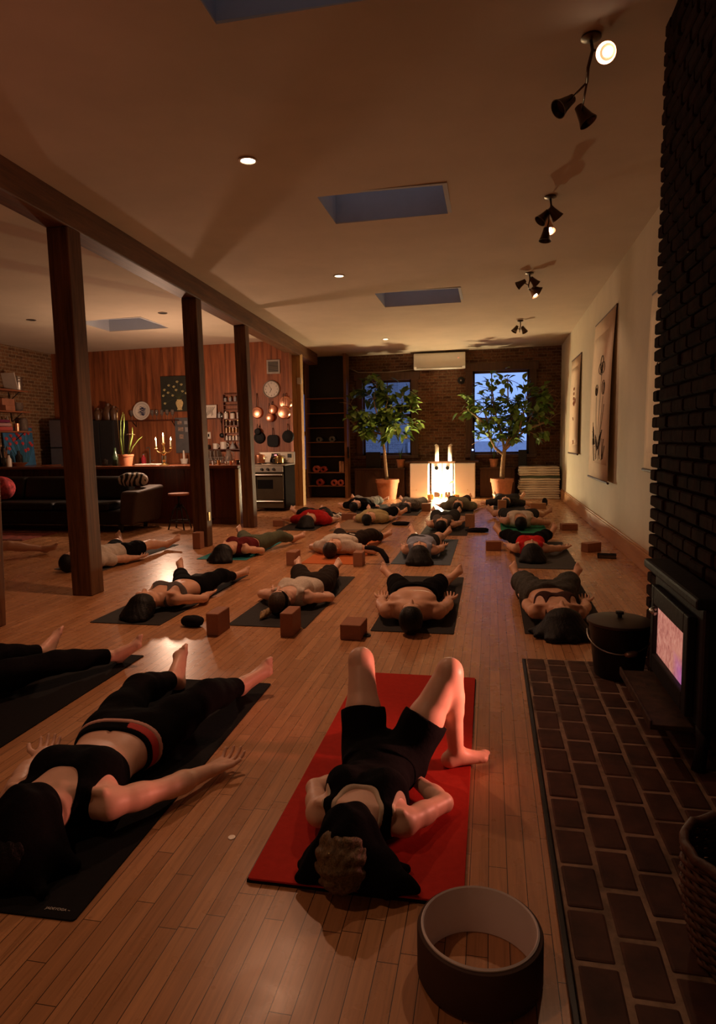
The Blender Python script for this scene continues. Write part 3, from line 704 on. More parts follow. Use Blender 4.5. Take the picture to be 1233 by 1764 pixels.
    Hf.cut(he((0, -.052, .072), (.064 if hair != 'short' else .07, .098, .085)), .012); Hf.cut(he((0, -.13, .02), (.2, .10, .16)), .02)
    for p, k in extra_h: Hf.add(p, k)
    if hair == 'curly': Hf.warp(lambda x, y, z: .006 * np.sin(95 * x + 3 * np.sin(60 * z)) * np.sin(88 * y + 2 * np.sin(70 * x)) + .004 * np.sin(120 * z + 50 * y))
    else: Hf.warp(lambda x, y, z: .0011 * np.sin(np.arctan2(x - hC[0], -(y - hC[1]) + .02) * 34 + 9 * z * 10))
    Hf.half((0, 0, -1), 0.0)
    Hf.mesh('hair', hm, s, body)
    if hair == 'tail':
        d = nrm(np.array([math.sin(R(hair_dir)), -math.cos(R(hair_dir)), 0])); p0 = hC + d * .095; p0[2] = .055; p1 = p0 + d * .07; p1[2] = .030; p2_ = p1 + d * .09 + np.array([.05, 0, 0]); p2_[2] = .018
        Tf = gfield([Cone(p0, p2_, .04, .04), Cone(p0, p1, .04, .04)]); Tf.add(Cone(p0, p1, .028, .030), .01); Tf.add(Cone(p1, p2_, .028, .010), .02); Tf.warp(lambda x, y, z: .003 * np.sin(300 * x + 40 * y)); Tf.half((0, 0, -1), 0)
        Tf.mesh('ponytail', hairm('blonde hair', (.34, .22, .10)), s, body)
        Bf = gfield([cap]); Bf.add(he((0, .030, -.012), (.090, .105, .112)), .01)
        n_ = hM @ nrm(np.array([0, .85, .5])); c_ = n_ @ hp(0, .030, .02); Bf.half(n_, c_ + .030); Bf.half(-n_, -c_ + .012); Bf.mesh('hair_band', CB, s, body)
    body_info[body.name] = (hp, he, hC, gfield, s)
    return body
body_info = {}
def face_cloth(body, name, label, cat, m, corners, crown=.085, rise=.016):
    hp, he, hC, gfield, s = body_info[body.name]
    pl = [he((0, -.02, .02), (.078 + rise, .115 + rise, .098 + rise))]; sp = []
    for x, y, r0 in corners:
        e = hC + np.array([x, y, 0]); e[2] = .018; m0 = hC + np.array([x, y, 0]) * .45; m0[2] = .060; sp += [(Cone(hp(0, -.03, .05), m0, .06, .05), .05), (Cone(m0, e, r0, .016), .05)]
    Ff = gfield(pl + [p for p, k in sp], .05); Ff.add(pl[0], .02)
    for p, k in sp: Ff.add(p, k)
    if crown is not None: Ff.cut(he((0, crown + .07, -.02), (.088, .105, .14)), .012)
    for q in (he((0, .028, -.008), (.074, .087, .093)), he((0, -.036, .028), (.057, .082, .069)), he((0, -.100, .066), (.021, .019, .019)), he((0, -.03, .09), (.015, .03, .028))): Ff.cut(q, .004)
    Ff.warp(lambda x, y, z: .004 * np.sin(38 * x + 20 * y + 2 * np.sin(30 * y)) + .003 * np.sin(60 * (x - y)))
    Ff.half((0, 0, -1), -.0005); o = Ff.mesh(name, m, s, None); o.location = body.location; o.rotation_euler = body.rotation_euler
    return tag(o, label, cat)
# ------------------------------------------------------------------ yoga mats
def matcol(n, c): return mat(n, c, 0.85, var=0.08, scale=40, bmp=0.15, spec=0.12)
MB_, MR, MG = matcol('black mat rubber', (0.010, 0.009, 0.009)), matcol('red mat rubber', (0.46, 0.028, 0.018)), matcol('grey mat rubber', (0.075, 0.075, 0.072))
MDK = matcol('charcoal mat rubber', (0.035, 0.032, 0.03)); MTEAL = matcol('teal mat rubber', (0.03, 0.20, 0.21)); MORG = matcol('orange mat rubber', (0.50, 0.13, 0.035)); MGRN = matcol('green mat rubber', (0.03, 0.22, 0.12))
MTAN = mat('tan cotton rug', (0.30, 0.19, 0.11), 0.95, var=0.2, scale=60, bmp=0.4); MBLU = matcol('slate blue mat rubber', (0.085, 0.11, 0.135))
def ymat(x0, x1, y0, y1, m, label, rot=0.0, z=0.0, th=0.006, group='yoga mats on the floor', stripe=None):
    b = MB(); w, l = x1 - x0, y1 - y0; r = 0.012
    pts = []
    for cx_, cy_, a0 in ((w / 2 - r, l / 2 - r, 0), (-w / 2 + r, l / 2 - r, 90), (-w / 2 + r, -l / 2 + r, 180), (w / 2 - r, -l / 2 + r, 270)):
        pts += [(cx_ + r * math.cos(R(a0 + q * 30)), cy_ + r * math.sin(R(a0 + q * 30))) for q in range(4)]
    b.prism(pts, 0, th)
    o = b.build('yoga_mat', m, loc=((x0 + x1) / 2, (y0 + y1) / 2, z), rz=R(rot), bevel=0.002)
    return tag(o, label, 'yoga mat', group)
m1 = ymat(-1.80, -1.20, 1.575, 3.475, MB_, 'black mat in the left foreground with tiny pale lettering at its near corner', 1.3)
u = MB(); u.b2((-0.335, -0.94, 0), (0.335, 0.94, 0.011)); u = u.build('yoga_mat', MB_, loc=(-0.412, 2.775, 0), bevel=0.003); tag(u, 'thin black mat lying under the red mat', 'yoga mat', 'yoga mats on the floor')
ymat(-0.748, -0.076, 1.835, 3.715, MR, 'bright red mat in the foreground under the person with raised knees', 0.3, 0.0112, 0.007)
ymat(-2.78, -2.20, 1.98, 3.83, MB_, 'black mat at the left edge under legs in black trousers', 0.5)
ymat(-3.05, -2.46, 4.51, 6.40, MDK, 'charcoal mat under the woman in the grey sports bra', 0)
ymat(-1.95, -1.34, 4.59, 6.45, MDK, 'charcoal mat under the woman in the white tank top behind two blocks', 0)
ymat(-0.855, -0.255, 4.60, 6.55, MDK, 'charcoal mat under the shirtless man', 0.2)
ymat(0.24, 0.83, 4.69, 6.55, MDK, 'charcoal mat near the coal bucket under the woman in loose grey trousers', 0)
ymat(-4.75, -4.15, 6.43, 8.25, MG, 'grey mat partly behind the nearest thick post', 0)
ymat(-3.42, -2.80, 7.22, 9.05, MTEAL, 'teal mat under the woman in red top and olive trousers', 0)
ymat(-2.10, -1.46, 7.10, 8.90, MORG, 'orange mat under the person in the white t-shirt', 0)
ymat(-1.09, -0.43, 7.18, 9.05, MBLU, 'slate blue mat under the person in the pale blue tank top', 0)
ymat(0.28, 0.92, 7.10, 8.95, MG, 'dark grey mat by the right wall under the woman in the red tank top', 0)
ymat(-3.28, -2.66, 9.75, 11.5, MDK, 'dark mat near the range under the person in the red t-shirt', 0)
def rug(x0, x1, y0, y1, label):
    t = thing('cotton_rug', label, 'rug', ((x0 + x1) / 2, (y0 + y1) / 2, 0), 0); w, l = x1 - x0, y1 - y0
    b = MB(); b.box((0, 0, 0.005), (w, l, 0.010)); b.build('weave', MTAN, t, bevel=0.003)
    b = MB()
    for q in (-0.47, -0.41, 0.41, 0.47): b.box((0, q * l, 0.0105), (w - 0.01, 0.022, 0.003))
    b.build('stripe', MDK, t)
rug(-2.42, -1.62, 9.72, 11.4, 'tan cotton rug with dark end stripes under the person in the yellowish shirt')
ymat(-1.00, -0.33, 9.42, 11.25, MDK, 'dark mat in front of the altar under the person in the charcoal tank top', 0)
ymat(0.15, 0.82, 9.72, 11.55, MGRN, 'green mat by the right wall under the person in the wide white tank top', 0)
ymat(-2.55, -1.95, 12.2, 13.9, MDK, 'dark mat in the back row under the person in grey trousers', 0)
ymat(-1.78, -1.30, 11.85, 13.6, MDK, 'dark mat in the back row under the person in the patterned top', 0)
ymat(-0.90, -0.32, 11.9, 13.7, MDK, 'dark mat in the back row beside the glowing altar', 0)
ymat(0.05, 0.65, 12.95, 14.7, MDK, 'dark mat in the back row in front of the right potted tree', 0)
# the tiny lettering on the black mat
def text(s_, size, m, parent, loc, rot=(0, 0, 0), name='lettering', ext=0.0004):
    cu = bpy.data.curves.new(name, 'FONT'); cu.body = s_; cu.size = size; cu.extrude = ext; cu.align_x = 'CENTER'; cu.align_y = 'CENTER'
    tmp = bpy.data.objects.new(name, cu); C.objects.link(tmp); dg = bpy.context.evaluated_depsgraph_get(); dg.update()
    me = bpy.data.meshes.new_from_object(tmp.evaluated_get(dg)); bpy.data.objects.remove(tmp)
    o = bpy.data.objects.new(name, me); C.objects.link(o); me.materials.clear(); me.materials.append(m); o.location = loc; o.rotation_euler = rot
    if parent: o.parent = parent
    return o
text('JADEYOGA ~', 0.0135, mat('pale print', (0.55, 0.5, 0.45), 0.7, var=0), m1, (0.225, -0.915, 0.0066))
# ------------------------------------------------------------------ the people
CB = cloth('black jersey', (0.006, 0.0055, 0.006)); CW = cloth('white jersey', (0.62, 0.55, 0.47)); CG = cloth('grey jersey', (0.12, 0.105, 0.10)); CR = cloth('red jersey', (0.42, 0.022, 0.022)); CBL = cloth('pale blue jersey', (0.30, 0.34, 0.44))
COL = cloth('olive cloth', (0.10, 0.11, 0.07)); CCH = cloth('charcoal cloth', (0.035, 0.034, 0.034)); CGP = cloth('grey washed cloth', (0.075, 0.075, 0.068), 0.3); CYL = cloth('yellow grey jersey', (0.42, 0.34, 0.17)); CGT = cloth('grey green jersey', (0.17, 0.165, 0.12)); CBR = cloth('brown black cloth', (0.03, 0.022, 0.018)); CPT = cloth('patterned cloth', (0.13, 0.115, 0.10), 0.75); CGR = cloth('mid grey cloth', (0.22, 0.22, 0.20)); CMAR = cloth('maroon jersey', (0.12, 0.018, 0.02))
def who(label, head, navel, feet, hands, s=1.0, **kw):
    """head, navel, ankles and wrists as seen in the photograph, turned into places on the floor"""
    H = G(*head, 0.12)
    if navel is not None and 'yaw' not in kw:
        n = G(*navel, 0.19 * s); d = n - H; kw['yaw'] = math.degrees(math.atan2(-d.x, d.y))
    f_ = [None if q is None else (tuple(G(*q, 0.068)[:2]) if len(q) == 2 else q) for q in feet] if feet else None
    h_ = [None if q is None else (tuple(G(*q, 0.04)[:2]) if len(q) == 2 else q) for q in hands] if hands else None
    return person(label, (H.x, H.y), kw.pop('yaw', 0), s, feet=f_, hands=h_, **kw)
W1 = who('person in the left foreground in a black sports bra and leggings with red edged waistband', (40.2, 1442.0), (190, 1262), [(300, 1172), (415, 1184)], [(74, 1302), (374, 1326)], 1.08, sex='f', skin='fair', yaw=4.5, armk=.80, vox=0.0052, footout=(12, 48),
    garments=[('bra', CB, dict(hem=-.255, neck=(.088, .135), arm=.092)), ('leggings', CB, dict(waist=-.05, to=1.84, t=.010)), ('band', mat('pale pink elastic', (0.62, 0.33, 0.27), 0.8), dict(y0=-.062, y1=-.042, t=.0125)), ('band', mat('red side panel', (0.50, 0.04, 0.035), 0.8), dict(y0=-.100, y1=-.062, t=.0115, x0=.055)), ('band', CB, dict(y0=-.112, y1=-.062, t=.0105))], hair='short', chin=8)
W2 = who('person on the red mat lying with both knees raised, in a black top and shorts', (598, 1460), None, [(-0.52, 2.74, 0.072), (-0.135, 2.665, 0.072)], [(-0.47, 2.44, 0.062), (-0.30, 2.46, 0.062)], 0.90, sex='f', skin='fair', yaw=-2, vox=0.0052, knees=[(-.12, .25, 1), (.25, .2, 1)], flat_feet=(True, True), footout=(20, 62), z0=0.021,
    garments=[('tank', CB, dict(hem=.02, t=.010, neck=(.105, .135), arm=.095, wr=.003)), ('tank', mat('cream strap', (0.62, 0.50, 0.38), 0.85), dict(hem=-.36, t=.0065, neck=(.088, .125), arm=.083, name='undershirt')), ('shorts', CB, dict(to=.46, t=.016, waist=-.11))], hair='curly', hairc=(0.16, 0.105, 0.055), chin=-6)
person('person at the left edge of whom only black trousered legs and bare feet show', (-2.72, 2.32), 6, 0.94, sex='f', skin='fair', vox=0.0065, feet=[tuple(G(75, 1122, .068)[:2]), tuple(G(203, 1128, .068)[:2])], hands=[(-3.1, 2.8), (-2.58, 2.72)], footout=(8, 45), garments=[('leggings', CB, dict(to=1.86, t=.012)), ('tank', CB, {})], hair='long')
who('woman in a grey sports bra and black leggings with long black hair', (252, 1036), (312, 1003), [(312, 984), (402, 992)], [None, (358, 1024)], 0.93, sex='f', skin='warm', vox=0.0068, head_yaw=-18, footout=(10, 60), yaw=-8, garments=[('bra', CG, dict(straps=1, hem=-.25)), ('leggings', CB, dict(to=1.95, t=.010, waist=-.06))], hair='long', hair_dir=-18)
who('woman in a white tank top and dark trousers with tied blonde hair', (484, 1034), (545, 1000), [(516, 982), (574, 984)], [None, (552, 1022)], 0.96, sex='f', skin='fair', vox=0.0068, head_yaw=-14, yaw=-7, footout=(14, 30), foot_flex=.75, garments=[('tank', CW, dict(hem=.0, t=.010)), ('pants', CBR, dict(to=1.75, t=.020))], hair='tail', hairc=(0.06, 0.035, 0.018), hair_dir=-30)
who('shirtless man in black shorts on a charcoal mat', (708, 1062), (716, 1000), [(672, 992), (776, 996)], [(655, 1022), (782, 1024)], 1.0, sex='m', skin='warm', vox=0.0068, footout=(40, 46), garments=[('shorts', CB, dict(to=.97, t=.020, waist=-.045))], hair='short', chin=-4)
who('woman in a brown bra top with thin straps and loose washed grey trousers', (968, 1064), (958, 1012), [(886, 992), (990, 994)], [(900, 1022), (1010, 1030)], 0.98, sex='f', skin='warm', vox=0.0068, footout=(16, 24), yaw=4, garments=[('bra', cloth('brown jersey', (0.06, 0.03, 0.026)), dict(straps=1, hem=-.26)), ('pants', CGP, dict(to=1.62, t=.032, wr=.008, waist=-.06))], hair='fan')
person('person at the left edge of whom one bare leg shows beyond the cut off post', (-6.72, 6.40), -50, 1.0, sex='m', skin='tan', vox=0.009, feet=[(-6.5, 7.5), tuple(G(74, 946, .068)[:2])], hands=[(-7.0, 7.0), (-6.3, 6.5)], footout=(30, 62), garments=[('shorts', CCH, {}), ('tshirt', CCH, {})], hair='short')
who('man in a white t-shirt and black shorts lying behind the thick post', (122, 966), None, [(215, 924), (312, 932)], [None, (246, 960)], 1.0, sex='m', skin='warm', vox=0.008, yaw=-16, footout=(20, 50), garments=[('tshirt', CW, dict(hem=.0, t=.016, sleeve=.72)), ('shorts', CB, dict(to=.62, t=.02, waist=-.03))], hair='short')
who('woman in a dark red tank top and olive leggings on the teal mat', (388, 948), (430, 926), [(412, 920), (488, 932)], [None, (424, 948)], 0.98, sex='f', skin='warm', vox=0.008, head_yaw=-12, yaw=-9, footout=(15, 52), garments=[('tank', CMAR, dict(hem=-.10, t=.008)), ('leggings', COL, dict(to=1.82, t=.013))], hair='long')
who('person in a white t-shirt and dark trousers on the orange mat', (570, 944), (614, 923), [(585, 918), (652, 926)], [None, (628, 946)], 0.97, sex='m', skin='warm', vox=0.008, yaw=-6, footout=(18, 50), garments=[('tshirt', CW, dict(hem=-.02, sleeve=.45)), ('pants', CBR, dict(to=1.85, t=.018))], hair='short', hairc=(0.03, 0.018, 0.012))
who('person in a pale blue tank top on the slate blue mat', (722, 951), (728, 924), [(714, 916), (764, 924)], [(699, 942), (768, 938)], 1.0, sex='f', skin='warm', vox=0.008, footout=(30, 40), garments=[('tank', CBL, dict(hem=.06, t=.012)), ('shorts', CCH, dict(to=.3, t=.012))], hair='long')
who('woman in a bright red tank top and black leggings near the right wall', (916, 948), (910, 922), [(850, 916), (962, 914)], [(874, 938), (972, 944)], 1.0, sex='f', skin='warm', vox=0.008, footout=(26, 20), garments=[('tank', cloth('bright red jersey', (0.62, 0.03, 0.03)), dict(hem=-.05)), ('leggings', CB, dict(to=1.8, t=.012))], hair='long')
who('person in a red t-shirt lying in front of the range', (530, 896), None, [(508, 884), (546, 881)], [(487, 895), (580, 895)], 1.0, sex='m', skin='warm', vox=0.0095, yaw=-4, footout=(35, 40), garments=[('tshirt', CR, dict(hem=.02, sleeve=.8, t=.016)), ('pants', CCH, {})], hair='long')
who('person in a yellowish shirt on the tan rug', (633, 893), None, [(640, 882), (682, 886)], [None, (680, 892)], 0.95, z0=.013, sex='m', skin='warm', vox=0.0095, yaw=-12, footout=(30, 48), garments=[('tshirt', CYL, dict(hem=.0, sleeve=.5)), ('shorts', CB, dict(to=.9, t=.02))], hair='short')
who('person in a charcoal tank top on the dark mat in front of the altar', (760, 905), None, [(748, 880), (792, 880)], [(738, 899), (808, 894)], 1.0, sex='f', skin='warm', vox=0.0095, footout=(30, 35), garments=[('tank', cloth('dark grey jersey', (0.10, 0.09, 0.085)), dict(hem=-.2)), ('pants', CCH, dict(to=1.7, t=.03))], hair='short')
who('broad person in a wide white tank top on the green mat', (897, 900), None, [(846, 884), (936, 886)], [(858, 893), (940, 900)], 1.05, sex='m', skin='tan', vox=0.0095, footout=(34, 52), garments=[('tank', CW, dict(hem=.03, t=.014)), ('shorts', CCH, dict(to=.9, t=.022))], hair='short')
who('person in the back row in a black top and grey trousers', (610, 871), None, [(606, 859), (662, 862)], [(580, 869), (642, 873)], 0.98, sex='m', skin='warm', vox=0.0098, yaw=-9, footout=(40, 60), garments=[('tshirt', CB, dict(hem=0, sleeve=.6)), ('pants', CGR, dict(to=1.8, t=.025))], hair='short')
who('person in the back row in a patterned top and pale grey trousers', (698, 872), None, [(690, 862), (732, 866)], [(668, 872), (714, 873)], 0.92, sex='f', skin='fair', vox=0.0098, yaw=-10, footout=(35, 55), garments=[('tshirt', CPT, dict(hem=0, sleeve=1.6)), ('pants', CGR, dict(to=1.8, t=.02))], hair='long')
who('person in the back row in a grey green t-shirt right in front of the altar', (788, 872), None, [(774, 858), (808, 858)], [(752, 871), (830, 872)], 1.02, sex='m', skin='warm', vox=0.0098, footout=(36, 36), garments=[('tshirt', CGT, dict(hem=.05, sleeve=.8, t=.022)), ('pants', CBR, {})], hair='bald')
person('person in the back row in dark clothes in front of the right potted tree', (0.28, 13.2), -2, 1.0, sex='m', skin='warm', vox=0.0098, feet=[tuple(G(856, 858, .068)[:2]), tuple(G(897, 858, .068)[:2])], hands=[(-0.12, 13.75), (0.75, 13.75)], footout=(30, 30), garments=[('tshirt', CCH, dict(hem=0, sleeve=.7)), ('shorts', CCH, dict(to=.95, t=.02))], hair='short')
# ================================================================== HEARTH AND STOVE
M_PAVER = mat('hearth brick', (0.062, 0.024, 0.014), 0.75, var=0.5, scale=7, bmp=0.5, spec=0.35)
M_MORTAR = mat('hearth mortar', (0.24, 0.165, 0.115), 0.95, var=0.6, scale=9, bmp=0.4)
h = thing('hearth', 'low brick hearth along the right wall with pale mortar joints', 'hearth', (0.70, 2.2, 0))
b = MB(); b.b2((-0.484, -3.4, 0), (0.198, 1.88, 0.0262)); b.build('mortar_bed', M_MORTAR, h)
b = MB(); rnd = random.Random(3); cw = 0.117
for c_ in range(6):
    x = -0.478 + c_ * cw; y = 1.875 - (0.0 if c_ % 2 == 0 else 0.10)
    if c_ % 2: b.box((x + cw / 2 - .006, 1.828, 0.015), (0.101, 0.088, 0.030), (rnd.uniform(-.01, .01), rnd.uniform(-.01, .01), 0))
    while y > -3.3:
        b.box((x + cw / 2 - .006 + rnd.uniform(-.003, .003), y - 0.0975, 0.015 + rnd.uniform(-.002, .002)), (0.103, 0.187, 0.030), (rnd.uniform(-.01, .01), rnd.uniform(-.012, .012), rnd.uniform(-.02, .02))); y -= 0.202
b.build('paving_bricks', M_PAVER, h, bevel=0.008, seg=2)
b = MB(); b.b2((-0.505, -3.4, 0), (-0.487, 1.90, 0.018)); b.b2((-0.505, 1.885, 0), (0.198, 1.90, 0.018)); b.build('edge_strip', M_BLACKMETAL, h, bevel=0.003)
# stove
sv = thing('wood_stove', 'black iron wood stove with glowing glass door set against the brick chimney', 'stove', (0.98, 3.12, 0.031))
M_CAST = mat('black cast iron', (0.009, 0.008, 0.008), 0.65, 0.2, var=0.2, scale=30, bmp=0.25, spec=0.25)
b = MB(); b.b2((-0.165, -0.40, 0.17), (-0.082, 0.40, 0.68)); b.build('firebox', M_CAST, sv, bevel=0.02)
b = MB(); b.b2((-0.21, -0.45, 0.68), (-0.082, 0.45, 0.725)); b.build('top_plate', M_CAST, sv, bevel=0.012)
b = MB(); y0, y1, z0, z1 = -0.31, 0.31, 0.20, 0.62; gy0, gy1, gz0, gz1 = -0.245, 0.262, 0.285, 0.532
for lo, hi in (((-0.20, y0, z0), (-0.165, gy0, z1)), ((-0.20, gy1, z0), (-0.165, y1, z1)), ((-0.20, gy0, z0), (-0.165, gy1, gz0)), ((-0.20, gy0, gz1), (-0.165, gy1, z1))): b.b2(lo, hi)
dr = b.build('door', M_CAST, sv, bevel=0.006)
def fire_glass():
    m, nt, b_ = nodes('stove glass glow'); v = coords(nt, (1, 5, 3)); n = N(nt, 'ShaderNodeTexNoise', Scale=7.0, Detail=6.0, Distortion=1.5); L(nt, v, n.inputs['Vector'])
    b_.inputs['Base Color'].default_value = (0.12, 0.05, 0.04, 1); b_.inputs['Roughness'].default_value = 0.25
    t = N(nt, 'ShaderNodeTexCoord'); s = N(nt, 'ShaderNodeSeparateXYZ'); L(nt, t.outputs['Object'], s.inputs[0])
    mr = N(nt, 'ShaderNodeMapRange'); L(nt, s.outputs[2], mr.inputs[0]); mr.inputs['From Min'].default_value = 0.28; mr.inputs['From Max'].default_value = 0.40
    my = N(nt, 'ShaderNodeMapRange'); L(nt, s.outputs[1], my.inputs[0]); my.inputs['From Min'].default_value = -0.24; my.inputs['From Max'].default_value = -0.02
    ad = N(nt, 'ShaderNodeMath', operation='MAXIMUM'); L(nt, mr.outputs[0], ad.inputs[0]); L(nt, my.outputs[0], ad.inputs[1])
    mx = N(nt, 'ShaderNodeMix', data_type='RGBA'); L(nt, ad.outputs[0], mx.inputs['Factor']); mx.inputs['A'].default_value = (0.55, 0.14, 0.62, 1)
    L(nt, ramp(nt, n.outputs[0], [(0.25, (0.42, 0.12, 0.10)), (0.5, (0.72, 0.26, 0.19)), (0.75, (0.92, 0.42, 0.30))]), mx.inputs['B'])
    L(nt, mx.outputs['Result'], b_.inputs['Emission Color']); b_.inputs['Emission Strength'].default_value = 0.62; return m
b = MB(); b.b2((-0.178, gy0, gz0), (-0.172, gy1, gz1)); gl = b.build('glass', fire_glass(), dr)
b = MB(); b.tube([(-0.206, 0.20, 0.525), (-0.225, 0.19, 0.518), (-0.225, 0.13, 0.518)], 0.012, 8); b.build('handle', M_STEEL, dr, smooth=True)
b = MB(); b.b2((-0.33, -0.33, 0.145), (-0.165, 0.33, 0.168)); b.b2((-0.335, -0.33, 0.145), (-0.325, 0.33, 0.185)); b.build('ash_lip', mat('rusty iron lip', (0.055, 0.028, 0.015), 0.7, 0.4, var=0.5, scale=18, bmp=0.4), sv, bevel=0.004)
for sx in (-0.13,):
    for sy in (-0.34, 0.34):
        b = MB(); b.tube([(sx, sy, 0.18), (sx + (-.01 if sx < 0 else .01), sy * 1.03, 0.09), (sx + (-.025 if sx < 0 else .02), sy * 1.07, 0.0)], [.035, .024, .028], 8); b.build('leg', M_CAST, sv, smooth=True)
light('stove_fire', 'SPOT', (-0.225, -0.36, 0.36), W_STOVE, C_STOVE, sv, shadow_soft_size=0.06, spot_size=R(92), spot_blend=0.85, rot=(R(0), R(104), R(8)))
# coal bucket with lid
bk = thing('coal_bucket', 'black lidded coal bucket with wire handle on the far hearth corner', 'bucket', (0.715, 3.86, 0.031), R(-12))
M_BK = mat('black enamel', (0.016, 0.014, 0.013), 0.4, 0.4, var=0.15, bmp=0.1)
b = MB(); b.lathe([(0, 0), (0.125, 0), (0.130, 0.01), (0.165, 0.295), (0.172, 0.30), (0.172, 0.308)], 40); b.build('body', M_BK, bk, smooth='auto')
b = MB(); b.lathe([(0.176, 0.302), (0.176, 0.316), (0.16, 0.322), (0.03, 0.334), (0, 0.334)], 40); b.build('lid', mat('black brown lid', (0.045, 0.03, 0.02), 0.45, 0.4, var=0.2), bk, smooth='auto')
b = MB(); b.lathe([(0.012, 0.333), (0.012, 0.35), (0.022, 0.352), (0.022, 0.366), (0, 0.370)], 16); b.build('lid_knob', M_BLACK, bk, smooth='auto')
b = MB(); pts = [(-0.172 * math.cos(R(q)) if True else 0, -0.05 - 0.16 * math.sin(R(q)), 0.25 - 0.085 * math.sin(R(q))) for q in range(0, 181, 12)]; pts = [(p[0], p[1] + 0.05, p[2]) for p in pts]; b.tube(pts, 0.004, 6); wh = b.build('wire_handle', M_STEEL, bk, smooth=True)
b = MB(); b.tube([(0.035, -0.163, 0.168), (0.05, -0.160, 0.170), (0.085, -0.146, 0.176), (0.10, -0.138, 0.180)], [.010, .017, .017, .010], 10); b.build('grip', mat('grooved steel grip', (0.45, 0.32, 0.25), 0.35, 0.8), wh, smooth=True)
# yoga wheel
yw = thing('yoga_ring', 'open yoga ring with white inside lying on the floor at the bottom', 'yoga ring', (-0.022, 1.605, 0))
b = MB(); b.lathe([(0.143, 0.003), (0.146, 0), (0.150, 0.003), (0.150, 0.135), (0.146, 0.139), (0.143, 0.135), (0.143, 0.003)], 64); b.build('inner_ring', mat('white plastic', (0.78, 0.70, 0.70), 0.45, var=0.03), yw, smooth='auto')
b = MB(); b.lathe([(0.151, 0.004), (0.158, 0.007), (0.160, 0.012), (0.160, 0.124), (0.158, 0.129), (0.151, 0.132), (0.151, 0.004)], 64); b.build('outer_pad', mat('dark brown foam pad', (0.055, 0.026, 0.018), 0.85, var=0.1), yw, smooth='auto')
# log basket
lb = thing('log_basket', 'dark wicker basket at the bottom right on the hearth', 'basket', (0.655, 1.72, 0.031))
lb.scale = (.78, .78, .86)
M_WICK = mat('dark wicker', (0.075, 0.030, 0.015), 0.6, var=0.5, scale=25, bmp=0.4)
b = MB()
for k in range(22):
    z = 0.012 + k * 0.0155; r = 0.155 + 0.05 * math.sin(min(1, z / 0.33) * 1.9)
    pts = [((r + 0.007 * (1 if (j + k) % 2 else -1)) * math.cos(2 * math.pi * j / 28), (r + 0.007 * (1 if (j + k) % 2 else -1)) * math.sin(2 * math.pi * j / 28), z) for j in range(29)]
    b.tube(pts, 0.009, 6, cap=False)
b.lathe([(0, 0.004), (0.155, 0.004), (0.158, 0.012)], 28); b.build('body', M_WICK, lb, smooth=True)
b = MB(); pts = [(0.205 * math.cos(2 * math.pi * j / 40), 0.205 * math.sin(2 * math.pi * j / 40), 0.352 + 0.006 * math.sin(j * 2.2)) for j in range(41)]; b.tube(pts, 0.016, 8, cap=False); b.build('rim', M_WICK, lb, smooth=True)
def hang(s_):
    b = MB(); b.tube([(s_ * 0.20 * math.cos(a), 0.07 * math.sin(a) * 1.0, 0.355 + 0.06 * math.cos(a * 1.0) * 0 + 0.07 * abs(math.cos(a)) * 0 + 0.06 * math.sin(abs(a) * 1.0)) for a in [q * math.pi / 10 for q in range(11)]], 0.009, 6); return b
# logs in the basket
M_BARK = wood('bark', (0.035, 0.02, 0.012), (0.12, 0.06, 0.03), 0.9, 2, 1.5, 0.6); M_CUT = mat('cut wood', (0.30, 0.17, 0.08), 0.8, var=0.25, scale=30)
for i, (x, y, r, h_, tl) in enumerate([(-0.05, 0.04, 0.05, 0.40, 6), (0.06, -0.05, 0.055, 0.38, -5), (0.05, 0.08, 0.045, 0.42, 3)]):
    o = thing('fire_log', ['split log in the wicker basket leaning left', 'thick log in the wicker basket nearest the viewer', 'tallest log in the wicker basket at the back'][i], 'log', (0.655 + x * .75, 1.72 + y * .75, 0.042), 0, 'logs in the basket'); o.scale = (.7, .7, .85)
    M_ = Matrix.Rotation(R(tl), 4, 'Y')
    b = MB(); b.lathe([(r * 0.97, 0), (r, 0.02), (r * .98, h_)], 14, M_); b.build('bark', M_BARK, o, smooth='auto')
    b = MB(); b.lathe([(0, h_ + .001), (r * .97, h_ - .001)], 14, M_); b.lathe([(0, 0.0), (r * .96, 0.001)], 14, M_); b.build('cut_face', M_CUT, o)
# ------------------------------------------------------------------ props on the floor
M_CORK = mat('reddish foam block', (0.30, 0.125, 0.065), 0.75, var=0.10, scale=80, bmp=0.2); M_CORKD = mat('cork block', (0.36, 0.18, 0.09), 0.85, var=0.22, scale=90, bmp=0.3)
def block(px, py, d, rz, label, m=M_CORK, z=0.0):
    p = G(px, py, 0); c_, s_ = math.cos(R(rz)), math.sin(R(rz))
    b = MB(); b.box((d[0] / 2, d[1] / 2, d[2] / 2), d)
    o = b.build('yoga_block', m, loc=(p.x, p.y, z), rz=R(rz), bevel=0.006)
    return tag(o, label, 'yoga block', 'yoga blocks')
block(332, 946, (0.105, 0.14, 0.215), 2, 'yoga block standing against the foot of the post in front of the bar')
block(355.5, 1095.5, (0.092, 0.22, 0.163), 0, 'yoga block standing on edge touching the black sandbag')
block(482.5, 1097, (0.092, 0.22, 0.170), 0, 'yoga block standing on edge in front of the blonde woman on the charcoal mat')
block(585.5, 1102, (0.148, 0.215, 0.108), -2, 'flat yoga block at the near corner of the mat of the shirtless man')
block(493, 974, (0.11, 0.20, 0.15), 0, 'yoga block between the blonde woman and the orange mat on its left corner')
block(608, 976, (0.105, 0.16, 0.155), 0, 'yoga block at the right corner of the orange mat under a black eye pillow')
block(837, 949, (0.185, 0.11, 0.115), 4, 'yoga block beside the left hand side of the woman in the bright red tank top')
